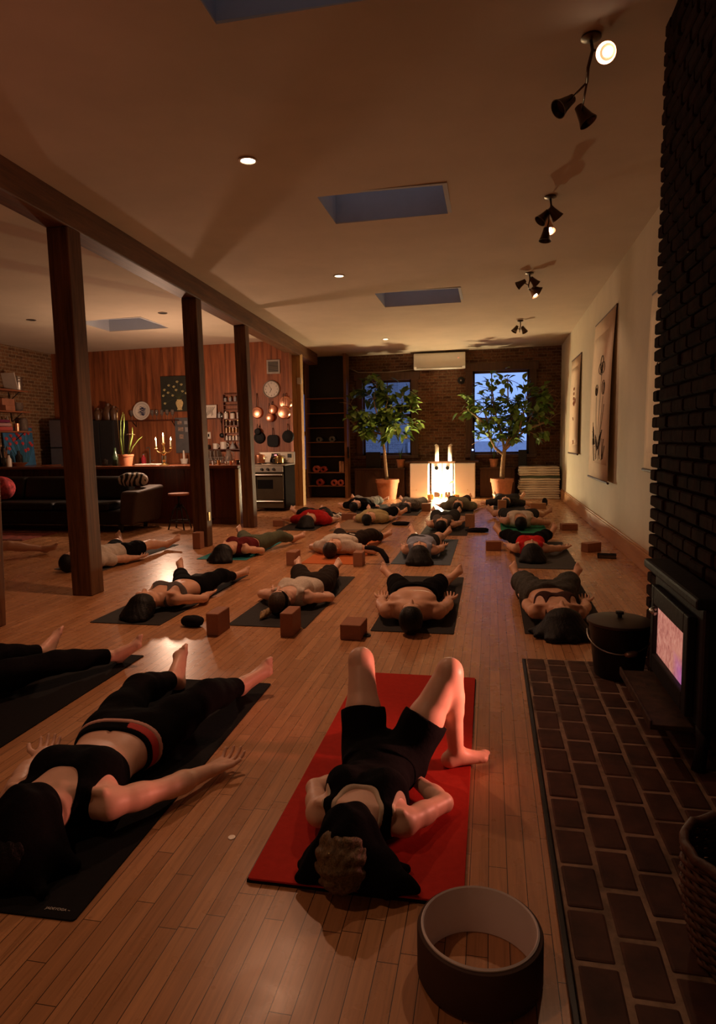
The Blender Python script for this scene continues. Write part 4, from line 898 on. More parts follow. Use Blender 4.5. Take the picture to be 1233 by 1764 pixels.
block(1000, 950, (0.11, 0.23, 0.108), -50, 'large flat yoga block nearest the right wall beside the black book')
block(968, 914, (0.23, 0.15, 0.095), 8, 'flat yoga block behind the right foot of the woman in bright red')
block(470, 907, (0.17, 0.11, 0.10), 0, 'dark yoga block at the left of the person in the red t-shirt')
block(588, 896, (0.26, 0.12, 0.11), 6, 'yoga block between the red t-shirt and the tan rug')
block(801, 908, (0.145, 0.10, 0.20), 0, 'standing yoga block right of the person in the charcoal tank top', M_CORKD)
block(857, 881, (0.16, 0.11, 0.21), 0, 'standing yoga block behind the person in the wide white tank top', M_CORKD)
block(914, 877, (0.29, 0.12, 0.11), 5, 'flat yoga block with a dark cloth over its end near the blanket stack', M_CORKD)
block(726, 881, (0.17, 0.12, 0.15), 0, 'yoga block on the floor left of the glow in front of the altar', M_CORKD)
def lump(name, label, cat, loc, r, m, rz=0, seed=0, group=None, dr=0.12):
    """a soft filled cushion or crumpled cloth with a flat underside"""
    rr = random.Random(seed); ph = [rr.uniform(0, 6.28) for _ in range(6)]; vs = []; n_, k_ = 28, 12
    b = MB()
    for i in range(k_ + 1):
        th = math.pi * i / k_
        for j in range(n_):
            a = 2 * math.pi * j / n_
            e = 0.75; sx = math.copysign(abs(math.cos(a))**e, math.cos(a)); sy = math.copysign(abs(math.sin(a))**e, math.sin(a)); st = math.sin(th)**0.55
            w = 1 + dr * (math.sin(3 * a + ph[0] + 2 * th) * .5 + math.sin(5 * a + ph[1]) * .3 + math.sin(7 * a + 3 * th + ph[2]) * .25) * math.sin(th)
            vs.append((r[0] * sx * st * w, r[1] * sy * st * w, r[2] * (1 - math.cos(th)) * (1 + .5 * dr * math.sin(4 * a + ph[3]))))
    fs = [(i * n_ + j, i * n_ + (j + 1) % n_, (i + 1) * n_ + (j + 1) % n_, (i + 1) * n_ + j) for i in range(k_) for j in range(n_)]
    b.add(vs, fs); o = b.build(name, m, loc=loc, rz=R(rz), smooth=True); return tag(o, label, cat, group)
CBK = cloth('black cotton', (0.014, 0.013, 0.015))
p = G(331, 1080); lump('sandbag', 'black sandbag lying on the floor left of a standing block', 'sandbag', (p.x - .005, p.y + .02, 0), (.088, .055, .040), CBK, -4, 1, dr=.05)
b = MB(); pts = [G(657, 972), G(668, 968), G(680, 970), G(688, 985)]; q = G(620, 972)
b.tube([(q.x - .01 + .05, q.y + .10, .172), (q.x + .14, q.y + .10, .170), (q.x + .23, q.y + .08, .14), (q.x + .29, q.y + .03, .07), (q.x + .31, q.y - .0, .025)], [.034, .045, .046, .045, .030], 12, 0.62)
tag(b.build('eye_pillow', CBK, smooth=True), 'black bean eye pillow draped over the block at the orange mat', 'eye pillow')
def flat_book(px, py, d, rz, label, m):
    p = G(px, py); t = thing('book', label, 'book', (p.x, p.y, 0), R(rz))
    b = MB(); b.box((0, 0, .003), (d[0], d[1], .004)); b.box((0, 0, d[2] - .002), (d[0], d[1], .004)); b.box((-d[0] / 2 + .002, 0, d[2] / 2), (.004, d[1], d[2])); b.build('cover', m, t, bevel=.001)
    b = MB(); b.box((0.001, 0, d[2] / 2 + .0005), (d[0] - .01, d[1] - .008, d[2] - .009)); b.build('pages', mat('dark page edges', (0.10, 0.08, 0.06), 0.9), t)
flat_book(1045, 961, (0.20, 0.12, 0.045), -6, 'black book lying beside the big flat block near the right wall', CBK)
p = G(823, 917); lump('cloth_strap', 'crumpled black cloth on the floor right of the slate blue mat', 'cloth', (p.x, p.y, 0), (.16, .05, .030), CBK, 5, 4, dr=.35)
p = G(690, 905); lump('cloth_strap', 'crumpled black cloth on the floor right of the tan rug', 'cloth', (p.x, p.y, 0), (.14, .05, .028), CBK, -8, 7, dr=.35)
p = G(934, 872); lump('cloth_strap', 'dark cloth lying over the end of a flat block near the blanket stack', 'cloth', (p.x + .05, p.y + .03, .0), (.05, .08, .075), CBK, 5, 9, dr=.2)
b = MB(); b.lathe([(0, 0), (.0125, 0), (.0135, .001), (.0135, .0022), (.0125, .003), (0, .003)], 28)
p = G(399, 1443); tag(b.build('coin', mat('silver coin', (0.78, 0.72, 0.64), 0.4, 0.35, var=.05), loc=p, smooth='auto'), 'silver coin on the floor between the black mat and the red mat', 'coin')
p = G(627, 1096); t = thing('bead_bracelet', 'black bead bracelet at the corner of a flat block', 'bracelet', (p.x + .01, p.y, 0))
for q in range(14):
    a = 2 * math.pi * q / 14; b = MB(); b.ball((.033 * math.cos(a), .022 * math.sin(a), .008), .0075, 10, 6); b.build('bead', M_BLACK, t, smooth=True)
p = G(518, 1085); t = thing('hair_clip', 'small pale metal hair clip beside a standing block', 'hair clip', (p.x, p.y, 0), .5)
for s_ in (-1, 1):
    b = MB(); b.tube([(-.02, s_ * .004, .006), (0, s_ * .012, .016), (.02, s_ * .008, .006)], [.004, .005, .003], 8, .6); b.build('jaw', M_BRASS, t, smooth=True)
p = G(992, 325); p = G(992, 898)
t = thing('striped_blanket', 'black and white striped blanket beside the person in the red t-shirt', 'blanket', (-2.62, 11.72, 0), R(6))
for k in range(6):
    b = MB(); n_ = 16; vs = []
    for i in range(n_ + 1):
        x = -.27 + .54 * i / n_; zz = .028 + .016 * math.sin(i * 1.5) + .012 * math.sin(k * 1.3 + i * .5)
        for yy, dz in ((-.035, 0), (.0355, 0)): vs.append((x, k * .071 - .22 + yy + .014 * math.sin(i * 1.6), zz + .012 * math.sin(k * 1.3 + (0 if yy < 0 else 1.3)) ))
    vs2 = [(v[0], v[1], .001) for v in vs]; m_ = len(vs)
    fs = [(2 * i, 2 * i + 2, 2 * i + 3, 2 * i + 1) for i in range(n_)] + [(m_ + 2 * i, m_ + 2 * i + 1, m_ + 2 * i + 3, m_ + 2 * i + 2) for i in range(n_)] + [(2 * i, m_ + 2 * i, m_ + 2 * i + 2, 2 * i + 2) for i in range(n_)] + [(2 * i + 1, 2 * i + 3, m_ + 2 * i + 3, m_ + 2 * i + 1) for i in range(n_)] + [(0, 1, m_ + 1, m_), (2 * n_, m_ + 2 * n_, m_ + 2 * n_ + 1, 2 * n_ + 1)]
    b.add(vs + vs2, fs); b.build('stripe', CBK if k % 2 else CW, t, smooth='auto')
# cloths over two faces
face_cloth(W2, 'head_shawl', 'black shawl spread over the face of the person on the red mat', 'shawl', CB, [(.25, -.03, .06), (-.17, .02, .055), (.19, .07, .05), (-.12, .10, .05), (.15, -.06, .05), (-.16, -.05, .05)])
face_cloth(W1, 'face_cloth', 'black cloth over the face of the person in the left foreground', 'cloth', CB, [(.15, .02, .05), (-.15, .0, .05), (.12, -.10, .05), (-.12, -.1, .05)], None, .012)
# ================================================================== CEILING FITTINGS
M_GLOW = mat('lamp glow', (1, 1, 1), 0.5, var=0, emit=(1.0, 0.78, 0.55), es=9.0)
M_LAMPTRIM = mat('lamp trim', (0.55, 0.45, 0.36), 0.4, 0.3, var=0)
def downlight(p, label, on=True, dim=1.0):
    t = thing('ceiling_downlight', label, 'ceiling light', (p.x, p.y, p.z), 0, 'recessed downlights')
    b = MB(); b.lathe([(.072, .0), (.074, -.007), (.058, -.009), (.055, -.002), (.055, .03), (.072, .03)], 28); b.build('trim_ring', M_LAMPTRIM if on else mat('dark trim', (0.12, 0.09, 0.07), 0.5, .4), t, smooth='auto')
    b = MB(); b.lathe([(0, -.006), (.045, -.005), (.055, -.001)], 28); b.build('lens', M_GLOW if on else M_BLACK, t, smooth='auto')
    if on: light('downlight_beam', 'SPOT', (0, 0, -.03), W_DOWN * dim, C_DOWN, t, spot_size=R(118), spot_blend=0.9, shadow_soft_size=0.05)
downlight(GC(427, 276), 'lit recessed downlight nearest the camera, the largest bright disc')
downlight(GC(584, 475), 'lit recessed downlight between the two ceiling skylights')
downlight(GC(664, 584), 'lit recessed downlight farthest away near the brick wall')
downlight(Vector((-1.72, 1.1, zc(-1.72, 1.1))), 'unseen downlight added to fill the foreground, out of the picture', True, 0.24)  # unseen fill lamp, added to brighten the foreground
downlight(GC(280, 539), 'unlit recessed downlight right of the kitchen skylight', False)
downlight(GC(54, 551), 'unlit recessed downlight left of the first thick post', False)
M_BRONZE = mat('dark bronze', (0.085, 0.052, 0.026), 0.35, 0.8, var=0.2)
def spot_fixture(px, py, aim, label, heads, lit, k=1.0):
    p = GC(px, py); t = thing('spotlight_cluster', label, 'spotlight', p, 0, 'bronze spotlight clusters along the ceiling')
    b = MB(); b.lathe([(0, 0.003), (.05, 0.003), (.055, -.012), (.03, -.022), (0, -.024)], 20); b.build('ceiling_rose', M_BRONZE, t, smooth='auto')
    pts = [(0, 0, -.02), (.005, -.03, -.09), (-.01, .02, -.15), (-.005, .10, -.19)]
    b = MB(); b.tube(pts, .009, 8); b.build('stem', M_BRONZE, t, smooth=True)
    for i, (c_, d) in enumerate(heads):
        d = Vector(d).normalized(); c_ = Vector(c_); M_ = Matrix.Translation(c_) @ d.to_track_quat('Z', 'Y').to_matrix().to_4x4()
        b = MB(); j = Vector(min(pts, key=lambda q: (Vector(q) - c_).length)); b.tube([j, c_ - d * .02], .006, 6); b.build('arm', M_BRONZE, t, smooth=True)
        b = MB(); b.lathe([(0, -.058), (.026, -.058), (.031, -.026), (.044, .03), (.057, .062), (.053, .062), (.039, .028), (0, .024)], 20, M_); hd = b.build('lamp_head', M_BRONZE if i != lit else mat('lit copper shade', (0.72, 0.42, 0.26), 0.35, .7), t, smooth='auto')
        if i == lit:
            b = MB(); b.ball(c_ + d * .040, .022, 14, 8); b.build('bulb', mat('spot bulb', (1, 1, 1), .5, var=0, emit=(1.0, 0.80, 0.62), es=22.0), hd, smooth=True)
            q = light('spot_beam', 'SPOT', c_ + d * .085, W_TRACK * k, C_TRACK, t, spot_size=R(75), spot_blend=0.8, shadow_soft_size=0.03); q.rotation_euler = (-d).to_track_quat('Z', 'Y').to_euler()
HD_ = [((-.05, .03, -.16), (-.5, -.2, -.6)), ((.03, -.02, -.15), (.6, .3, -.7)), ((.0, .16, -.21), (.12, -.35, -.8)), ((-.03, .10, -.30), (-.1, -.1, -.9))]
spot_fixture(1018, 62, None, 'spotlight cluster at the top right with one bright lamp facing the camera', [((-.10, .30, -.20), (-.6, -.3, -.5)), ((.02, .44, -.21), (.4, -.1, -.7)), ((.09, -.02, -.10), (-.42, -1, -.62))], 2, 4.5)
spot_fixture(948, 338, None, 'spotlight cluster right of the larger skylight with a lit copper shade', HD_, 2)
spot_fixture(912, 470, None, 'spotlight cluster above the largest hanging scroll, third from the camera', [((-.10, .02, -.12), (-.8, -.1, -.5)), ((.05, -.02, -.11), (.6, .3, -.6)), ((.06, .14, -.22), (.5, -.25, -.8)), ((.09, .06, -.20), (.8, .1, -.4))], 2)
spot_fixture(896, 552, None, 'small spotlight cluster farthest away near the brick wall', [((-.08, .02, -.14), (-.5, -.2, -.8)), ((.06, .0, -.16), (.4, -.2, -.8))], -1)
# ================================================================== SCROLLS ON THE RIGHT WALL
M_PAPER = mat('scroll paper', (0.88, 0.68, 0.50), 0.9, var=0.06, scale=6); M_SILK = mat('scroll silk border', (0.76, 0.57, 0.40), 0.85, var=0.06); M_INK = mat('ink', (0.05, 0.035, 0.028), 0.9, var=0); M_INKR = mat('reddish ink', (0.42, 0.16, 0.09), 0.9, var=0)
def scroll(y0, y1, zb, zt, label, strokes, mi, gap=0.06):
    x = XR - gap; w = y1 - y0; t = thing('hanging_scroll', label, 'scroll', (x, (y0 + y1) / 2, zb), 0, 'hanging scrolls on the right wall'); h_ = zt - zb
    b = MB(); n_ = 12
    vs = []; 
    for i in range(n_ + 1):
        z = h_ * i / n_; dx = (gap - .012) * (i / n_)**3 * .9
        vs += [(dx, -w / 2, z), (dx, w / 2, z)]
    b.add(vs, [(2 * i, 2 * i + 1, 2 * i + 3, 2 * i + 2) for i in range(n_)]); o = b.build('silk', M_SILK, t, smooth=True); s_ = o.modifiers.new('thick', 'SOLIDIFY'); s_.thickness = .003; s_.offset = 0
    b = MB(); zs = [h_ * (.10 + .80 * i / n_) for i in range(n_ + 1)]; vs = []
    f = lambda z: (gap - .012) * (z / h_)**3 * .9 - .003
    for z in zs: vs += [(f(z), -w * .44, z), (f(z), w * .44, z)]
    b.add(vs, [(2 * i, 2 * i + 1, 2 * i + 3, 2 * i + 2) for i in range(n_)]); o = b.build('painting_sheet', M_PAPER, t, smooth=True)
    s_ = o.modifiers.new('thick', 'SOLIDIFY'); s_.thickness = .001; s_.offset = 0
    b = MB(); b.tube([(0, -w / 2 - .035, .0), (0, w / 2 + .035, .0)], .016, 10); b.build('bottom_roller', M_DARKWOOD, t, smooth='auto')
    b = MB(); b.tube([(gap - .012, -w / 2 - .01, h_), (gap - .012, w / 2 + .01, h_)], .012, 8); b.build('top_rod', M_DARKWOOD, t, smooth='auto')
    for k_, st in enumerate(strokes):
        pts = [(f(v * h_) - .003, -u * w * .42, v * h_) for u, v in st[0]]
        b = MB(); b.tube(pts, st[1], 6, .4); b.build('brush_stroke', mi, t, smooth=True)
def petal(cu, cv, du, dv): return [(cu + du * math.sin(a), cv + dv * (1 - math.cos(a)) / 2) for a in [q * math.pi / 6 for q in range(13)]]
lot = [(petal(.15, .66, .16, .10), .006), (petal(.02, .65, .20, .07), .006), (petal(.30, .65, .20, .07), .006), (petal(.15, .64, .10, .06), .005), (petal(-.35, .525, .14, .07), .006), (petal(-.35, .525, .05, .05), .005), (petal(.45, .52, .16, .085), .006), (petal(.50, .52, .06, .07), .005),
       ([(.15, .64), (.10, .5), (.0, .36), (-.1, .2), (-.12, .13)], .005), ([(-.35, .52), (-.32, .4), (-.25, .28), (-.3, .15)], .005), ([(.45, .51), (.3, .38), (.1, .25), (.05, .12)], .005), ([(.6, .46), (.35, .33), (.2, .2), (.25, .13)], .004)]
rr = random.Random(8)
for k in range(16):
    u = rr.uniform(-.75, .65); v = rr.uniform(.11, .22); a = rr.uniform(-.35, .35); lot.append(([(u, v), (u + a * .5, v + rr.uniform(.03, .08)), (u + a, v + rr.uniform(.08, .15))], .007))
scroll(9.02, 10.72, 0.77, 3.02, 'largest hanging scroll with an ink drawing of lotus flowers and reeds', lot, M_INK, 0.075)
st2 = [(petal(.0, .66 - .05 * k, .12, .03), .008) for k in range(4)] + [(petal(.35, .52, .15, .05), .010), (petal(.1, .50, .12, .05), .010), ([(-.1, .38), (.05, .35)], .010), ([(.1, .14), (.2, .12), (.1, .10)], .012)]
scroll(12.35, 13.7, 1.06, 2.83, 'smaller hanging scroll far down the right wall with small reddish blossoms', st2, M_INKR, 0.05)
scroll(5.75, 7.08, 1.04, 2.74, 'hanging scroll mostly hidden behind the brick chimney', lot[:9], M_INK, 0.05)
# ================================================================== THE BACK OF THE ROOM
ac = thing('air_conditioner', 'white wall air conditioner above the brick pier between the windows', 'air conditioner', (-1.19, YB - 0.002, 2.985))
b = MB(); b.prism([(0, 0), (-.20, .0), (-.235, .05), (-.235, .32), (-.21, .365), (0, .365)], -.595, .595, Matrix(((0, 0, 1, 0), (1, 0, 0, 0), (0, 1, 0, 0), (0, 0, 0, 1)))); b.build('body', M_WHITE, ac, bevel=.015)
b = MB(); b.box((0, -.2335, .035), (1.05, .012, .06), (R(-32), 0, 0)); b.build('air_flap', mat('grey white flap', (0.52, 0.48, 0.42), .5, var=.02), ac, bevel=.004)
b = MB(); b.box((.44, -.237, .235), (.016, .006, .010)); b.build('status_light', mat('red led', (.8, .1, .08), .5, var=0, emit=(1, .12, .08), es=2.2), ac)
b = MB(); b.tube([(-.6, -.03, .02), (-1.3, -.03, -.02), (-1.95, -.03, .0), (-2.2, -.03, .12)], .014, 8); b.build('pipe', mat('pale pipe', (.35, .27, .2), .6), ac, smooth=True)
cam_s = thing('wall_speaker', 'small round black speaker on the brick beside the right window', 'speaker', (-0.70, YB, 2.72)); b = MB(); b.lathe([(0, .0), (.085, .0), (.085, .03), (.05, .05), (.02, .05), (.02, .03), (0, .03)], 20, RX(90)); b.build('ring', M_BLACKMETAL, cam_s, smooth='auto'); b = MB(); b.ball((0, -.045, 0), .022, 10, 6); b.build('cone', M_STEEL, cam_s, smooth=True)
# altar: mantel, two white panels, two white boxes with a round disc, tall bent candles, glowing lamp
YA = 15.28
b = MB(); b.b2((-1.98, YA + .21, .812), (-.28, YA + .6, .858)); tag(b.build('altar_shelf', M_DARKWOOD, bevel=.005), 'dark altar board lying on top of the white cabinets', 'shelf')
M_WC = mat('white lacquer', (0.78, 0.73, 0.66), .45, var=.02)
for i, (x0, x1) in enumerate(((-1.845, -1.415), (-.83, -.355))):
    t = thing('white_cabinet', ['plain white cabinet panel left of the glowing lamp', 'plain white cabinet panel right of the glowing lamp'][i], 'cabinet', ((x0 + x1) / 2, YA + .04, 0), 0, 'white altar panels')
    w = (x1 - x0) / 2; b = MB(); b.b2((-w, 0, 0), (w, .26, .81)); b.build('body', M_WC, t, bevel=.006)
    b = MB(); b.b2((-w + .012, -.016, .02), (w - .012, -.001, .80)); d = b.build('door', M_WC, t, bevel=.005)
    b = MB(); b.ball(((-1 if i == 0 else 1) * w * .3, -.026, .2), .010, 10, 6); b.build('knob', M_BRASS, d, smooth=True)
for i, x in enumerate((-1.245, -.99)):
    t = thing('white_loudspeaker', ['left tall white box with a round grey disc behind the glow', 'right tall white box with a round grey disc behind the glow'][i], 'speaker', (x, YA + .22, 0), 0, 'pair of white boxes with round discs')
    b = MB(); b.b2((-.118, 0, .14), (.118, .2, .81)); b.build('cabinet', M_WC, t, bevel=.012)
    b = MB(); b.lathe([(.052, .004), (.052, -.012), (.043, -.012), (.040, -.002), (0, -.002)], 24, T(0, -.004, .70) @ RX(-90) @ RX(180)); b.build('driver_ring', M_WHITE, t, smooth='auto')
    b = MB(); b.lathe([(0, .006), (.022, .003), (.044, .012)], 24, T(0, -.006, .70) @ RX(90)); b.build('driver', mat('black cone', (.004, .004, .004), .9, spec=.02), t, smooth='auto')
    for s_ in (-.09, .09): b = MB(); b.b2((s_ - .018, .02, 0), (s_ + .018, .18, .14)); b.build('foot', M_WHITE, t)
for i, (px, sd) in enumerate(((752.5, -1), (775, 1))):
    p = AY(px, 797, YA + .22); b = MB(); x = p.x
    b.tube([(x, YA + .22, .859), (x, YA + .22, 1.08), (x, YA + .22, 1.17), (x + sd * .006, YA + .22, 1.205), (x + sd * .028, YA + .218, 1.225), (x + sd * .05, YA + .216, 1.215)], [.046, .045, .046, .044, .034, .016], 16)
    tag(b.build('altar_candle', mat('white wax', (.70, .62, .52), .6, var=.04, sub=.1), smooth=True), ['left tall white candle with drooping tip on the altar table', 'right tall white candle with drooping tip on the altar table'][i], 'candle', 'pair of tall altar candles')
lamp = thing('globe_lamp', 'bright glowing globe lamp on the floor in the middle of the altar', 'lamp', (-1.12, 15.385, 0))
b = MB(); b.lathe([(0, 0), (.085, 0), (.085, .02), (.03, .03), (.03, .10), (.045, .115), (.045, .12)], 24); b.build('base', M_BRASS, lamp, smooth='auto')
b = MB(); b.ball((0, 0, .225), .105, 24, 14); b.build('globe', mat('glowing globe', (1, .95, .85), .5, var=0, emit=C_ALTAR, es=E_ALTAR), lamp, smooth=True)
for i, (px, py) in enumerate(((741, 861), (785, 861))):
    p = G(px, py); t = thing('votive_holder', ['small amber votive holder left of the globe lamp', 'small amber votive holder right of the globe lamp'][i], 'candle holder', (p.x, 15.12, 0), 0, 'votive holders beside the lamp')
    b = MB(); b.lathe([(0, 0), (.06, 0), (.075, .05), (.07, .11), (.064, .11), (.067, .05), (.052, .012), (0, .012)], 20); b.build('bowl', mat('amber glass', (.52, .26, .07), .25, var=.1), t, smooth='auto')
    b = MB(); b.lathe([(0, .02), (.05, .02), (.055, .07), (0, .07)], 16); b.build('wax', mat('white wax', (.7, .62, .52)), t, smooth='auto')
t = thing('curved_ornament', 'curved amber horn ornament standing right of the globe lamp', 'ornament', (-.925, 15.38, 0)); b = MB(); b.tube([(-.06, 0, .25), (-.03, 0, .33), (.03, 0, .38), (.08, 0, .385)], [.010, .020, .026, .018], 10); b.build('horn', mat('amber', (.55, .28, .06), .4), t, smooth=True); b = MB(); b.tube([(-.055, 0, 0), (-.055, 0, .26)], .008, 8); b.lathe([(0, 0), (.05, 0), (.05, .012), (0, .014)], 16, T(-.055, 0, 0)); b.build('stand', M_BRASS, t, smooth='auto')
# radiator boxes / dark benches under the windows
for i, (x0, x1, lab) in enumerate(((-3.25, -2.0, 'dark wooden bench under the left window behind the potted tree'), (-.27, .56, 'dark wooden bench under the right window behind the potted tree'))):
    b = MB(); b.b2((x0, 15.62, .66), (x1, 15.89, .70)); b.b2((x0 + .02, 15.66, 0), (x1 - .02, 15.88, .66)); tag(b.build('window_bench', M_DARKWOOD, bevel=.006), lab, 'bench')
for i, (px0, px1, py0, py1, Y, lab) in enumerate(((630, 655, 779, 792, 15.76, 'small black speaker box on the sill of the left window'), (893, 907, 775, 792, 15.76, 'small black speaker box on the sill of the right window'))):
    a_, c_ = AY(px0, py0, Y), AY(px1, py1, Y); b = MB(); b.b2((a_.x, Y, .70), (c_.x, Y + .1, a_.z)); o = tag(b.build('speaker_box', M_BLACK, bevel=.01), lab, 'speaker')
p = AY(814, 775, 15.7); t = thing('router', 'little black box with a blue light at the left of the right window', 'electronics', (p.x, 15.72, .70)); b = MB(); b.b2((-.05, 0, 0), (.05, .08, .42)); b.build('case', M_BLACK, t, bevel=.008); b = MB(); b.ball((0, -.004, p.z - .70), .022, 10, 6); b.build('blue_light', mat('blue led', (.2, .3, 1), .5, var=0, emit=(.15, .22, 1), es=9), t, smooth=True)
# ------------------------------------------------------------------ potted trees
M_LEAFY = mat('waxy green leaf', (0.13, 0.22, 0.035), 0.38, var=0.35, scale=3, bmp=0, spec=0.5); M_STEM = mat('pale branch bark', (0.30, 0.19, 0.10), 0.8, var=0.2, scale=20)
def leaf(b, p, d, up, ln, w, fold=0.15):
    d = Vector(d).normalized(); up = Vector(up); s = d.cross(up)
    if s.length < 1e-3: s = d.cross(Vector((1, 0, 0)))
    s.normalize(); n = s.cross(d); p = Vector(p); prof = [(0, .06), (.15, .55), (.4, 1.0), (.65, .85), (.88, .35), (1.0, .02)]; vs = []
    for t_, w_ in prof:
        c_ = p + d * ln * t_ - n * (ln * .22 * t_ * t_); vs += [c_ - s * w * .5 * w_ + n * w * fold * w_, c_, c_ + s * w * .5 * w_ + n * w * fold * w_]
    fs = []
    for i in range(len(prof) - 1):
        for j in (0, 1): fs.append((3 * i + j, 3 * i + j + 1, 3 * i + 4 + j, 3 * i + 3 + j))
    b.add(vs, fs)
def pot(parent, r, h_, c=(0, 0, 0), m=M_TERRA, name='pot'):
    b = MB(); b.lathe([(0, 0), (r * .72, 0), (r * .93, h_ * .82), (r * .93, h_ * .83), (r, h_ * .83), (r, h_), (r * .9, h_), (r * .86, h_ * .86), (0, h_ * .85)], 28, T(*c)); return b.build(name, m, parent, smooth='auto')
M_SOIL = mat('dark soil', (.03, .02, .014), 1, var=.3, scale=40, bmp=.6)
def soil(parent, r, z, c=(0, 0)): b = MB(); b.lathe([(0, z), (r, z)], 20, T(c[0], c[1], 0)); b.build('soil', M_SOIL, parent)
def tree(name, label, name_k, loc, trunk_pts, branches, nleaf, seed, bounds, pr=.24, ph=.42, lf=(.13, .22)):
    t = thing(name, label, 'plant', loc, 0, 'potted trees by the windows'); rr = random.Random(seed)
    pot(t, pr, ph); soil(t, pr * .86, ph * .875)
    b = MB(); b.tube(trunk_pts, [(.042 if name_k else .058) - .016 * i / (len(trunk_pts) - 1) for i in range(len(trunk_pts))], 10); tr = b.build('trunk', M_STEM, t, smooth=True)
    tips = []; b = MB()
    for br in branches:
        k = len(br); b.tube(br, [(.024 if name_k else .032) - (.017 if name_k else .022) * i / (k - 1) for i in range(k)], 8)
        for i in range(1, k): tips.append((Vector(br[i]), Vector(br[i]) - Vector(br[i - 1])))
    # twigs
    lb_ = MB(); tw = []
    for p, d in tips:
        for q in range(5):
            e = p + Vector((rr.gauss(0, .17), rr.gauss(0, .13), rr.gauss(.05, .15))); b.tube([p, (p + e) / 2 + Vector((0, 0, .02)), e], [.008, .006, .004], 6); tw.append((p, e))
    b.build('branches', M_STEM, tr, smooth=True)
    n = 0
    while n < nleaf:
        p, e = rr.choice(tw); f = rr.uniform(.35, 1.08); c_ = p.lerp(e, f) + Vector((rr.gauss(0, .05), rr.gauss(0, .05), rr.gauss(0, .05)))
        if not (bounds[0] < c_.x < bounds[1] and bounds[2] < c_.z < bounds[3]): n += 0.05; continue
        d = (e - p).normalized() + Vector((rr.gauss(0, .7), rr.gauss(0, .7), rr.gauss(-.15, .45))); ln = rr.uniform(*lf); leaf(lb_, c_, d, Vector((rr.gauss(0, .3), rr.gauss(0, .3), 1)), ln, ln * rr.uniform(.55, .70)); n += 1
    lb_.build('foliage', M_LEAFY, t, smooth=True)
    return t
# left tree: one thin trunk, wide dark crown
tree('potted_tree', 'leafy potted tree with a single thin trunk in front of the left window', True, (-2.36, 15.2, 0), [(0, 0, .33), (-.03, 0, .7), (-.06, .02, 1.1), (-.11, 0, 1.45), (-.14, 0, 1.62)],
     [[(-.13, 0, 1.55), (-.35, -.02, 1.75), (-.62, .02, 2.0), (-.85, 0, 2.2)], [(-.13, 0, 1.55), (-.22, .03, 1.9), (-.30, 0, 2.3), (-.22, 0, 2.62)], [(-.13, 0, 1.6), (.1, -.05, 1.85), (.35, -.08, 2.0), (.55, -.08, 2.05)], [(-.13, 0, 1.5), (.1, -.1, 1.62), (.32, -.12, 1.70)], [(-.13, 0, 1.6), (-.02, -.1, 2.0), (.06, -.05, 2.35)], [(-.13, 0, 1.5), (-.45, -.1, 1.6), (-.75, -.08, 1.72)]], 720, 4, (-.85, .75, 1.3, 2.8), .275, .46, (.15, .25))
tree('potted_tree', 'potted tree with a forked pale trunk in front of the right window', False, (.24, 15.15, 0), [(0, 0, .36), (.01, 0, .7), (.03, 0, .95), (.05, 0, 1.12)],
     [[(.03, 0, 1.0), (-.15, -.02, 1.15), (-.28, 0, 1.4), (-.33, 0, 1.75), (-.42, .02, 2.05), (-.6, 0, 2.2)], [(.05, 0, 1.1), (.0, 0, 1.4), (-.1, -.02, 1.7), (-.2, -.03, 2.1), (-.22, 0, 2.4)], [(.05, 0, 1.1), (.15, 0, 1.4), (.2, .02, 1.8), (.12, 0, 2.2), (.10, 0, 2.65)], [(.05, 0, 1.1), (.25, -.02, 1.3), (.5, 0, 1.55), (.62, 0, 1.85), (.75, 0, 2.1), (1.0, .05, 2.3)], [(.1, 0, 1.25), (.35, -.06, 1.5), (.45, -.08, 1.9), (.5, -.05, 2.2)], [(-.3, 0, 1.6), (-.55, -.05, 1.85), (-.75, -.05, 2.0)], [(.5, 0, 1.55), (.8, -.02, 1.65), (1.0, 0, 1.75)]], 720, 9, (-.98, 1.02, 1.3, 3.0), .255, .47, (.13, .22))
def strap_plant(name, label, loc, n_, seed, h_, pr, ph, group=None, z=0):
    t = thing(name, label, 'plant', loc, 0, group); rr = random.Random(seed); pot(t, pr, ph); soil(t, pr * .86, ph * .875); b = MB()
    for q in range(n_):
        a = rr.uniform(0, 6.28); s = rr.uniform(.05, .35); hh = h_ * rr.uniform(.6, 1.1); pts = [Vector((math.cos(a) * s * hh * f**1.6, math.sin(a) * s * hh * f**1.6, ph * .85 + hh * f)) for f in (0, .35, .7, 1)]
        b.tube(pts, [.012, .014, .010, .003], 6, .3)
    b.build('leaves', M_LEAFY, t, smooth=True); return t
strap_plant('aloe_plant', 'small potted aloe on the bench left of the forked tree', (.06, 15.74, .70), 14, 3, .30, .10, .19, 'small potted aloes')
strap_plant('aloe_plant', 'small potted aloe on the bench right of the thin trunked tree', (-2.12, 15.74, .70), 14, 5, .34, .10, .20, 'small potted aloes')
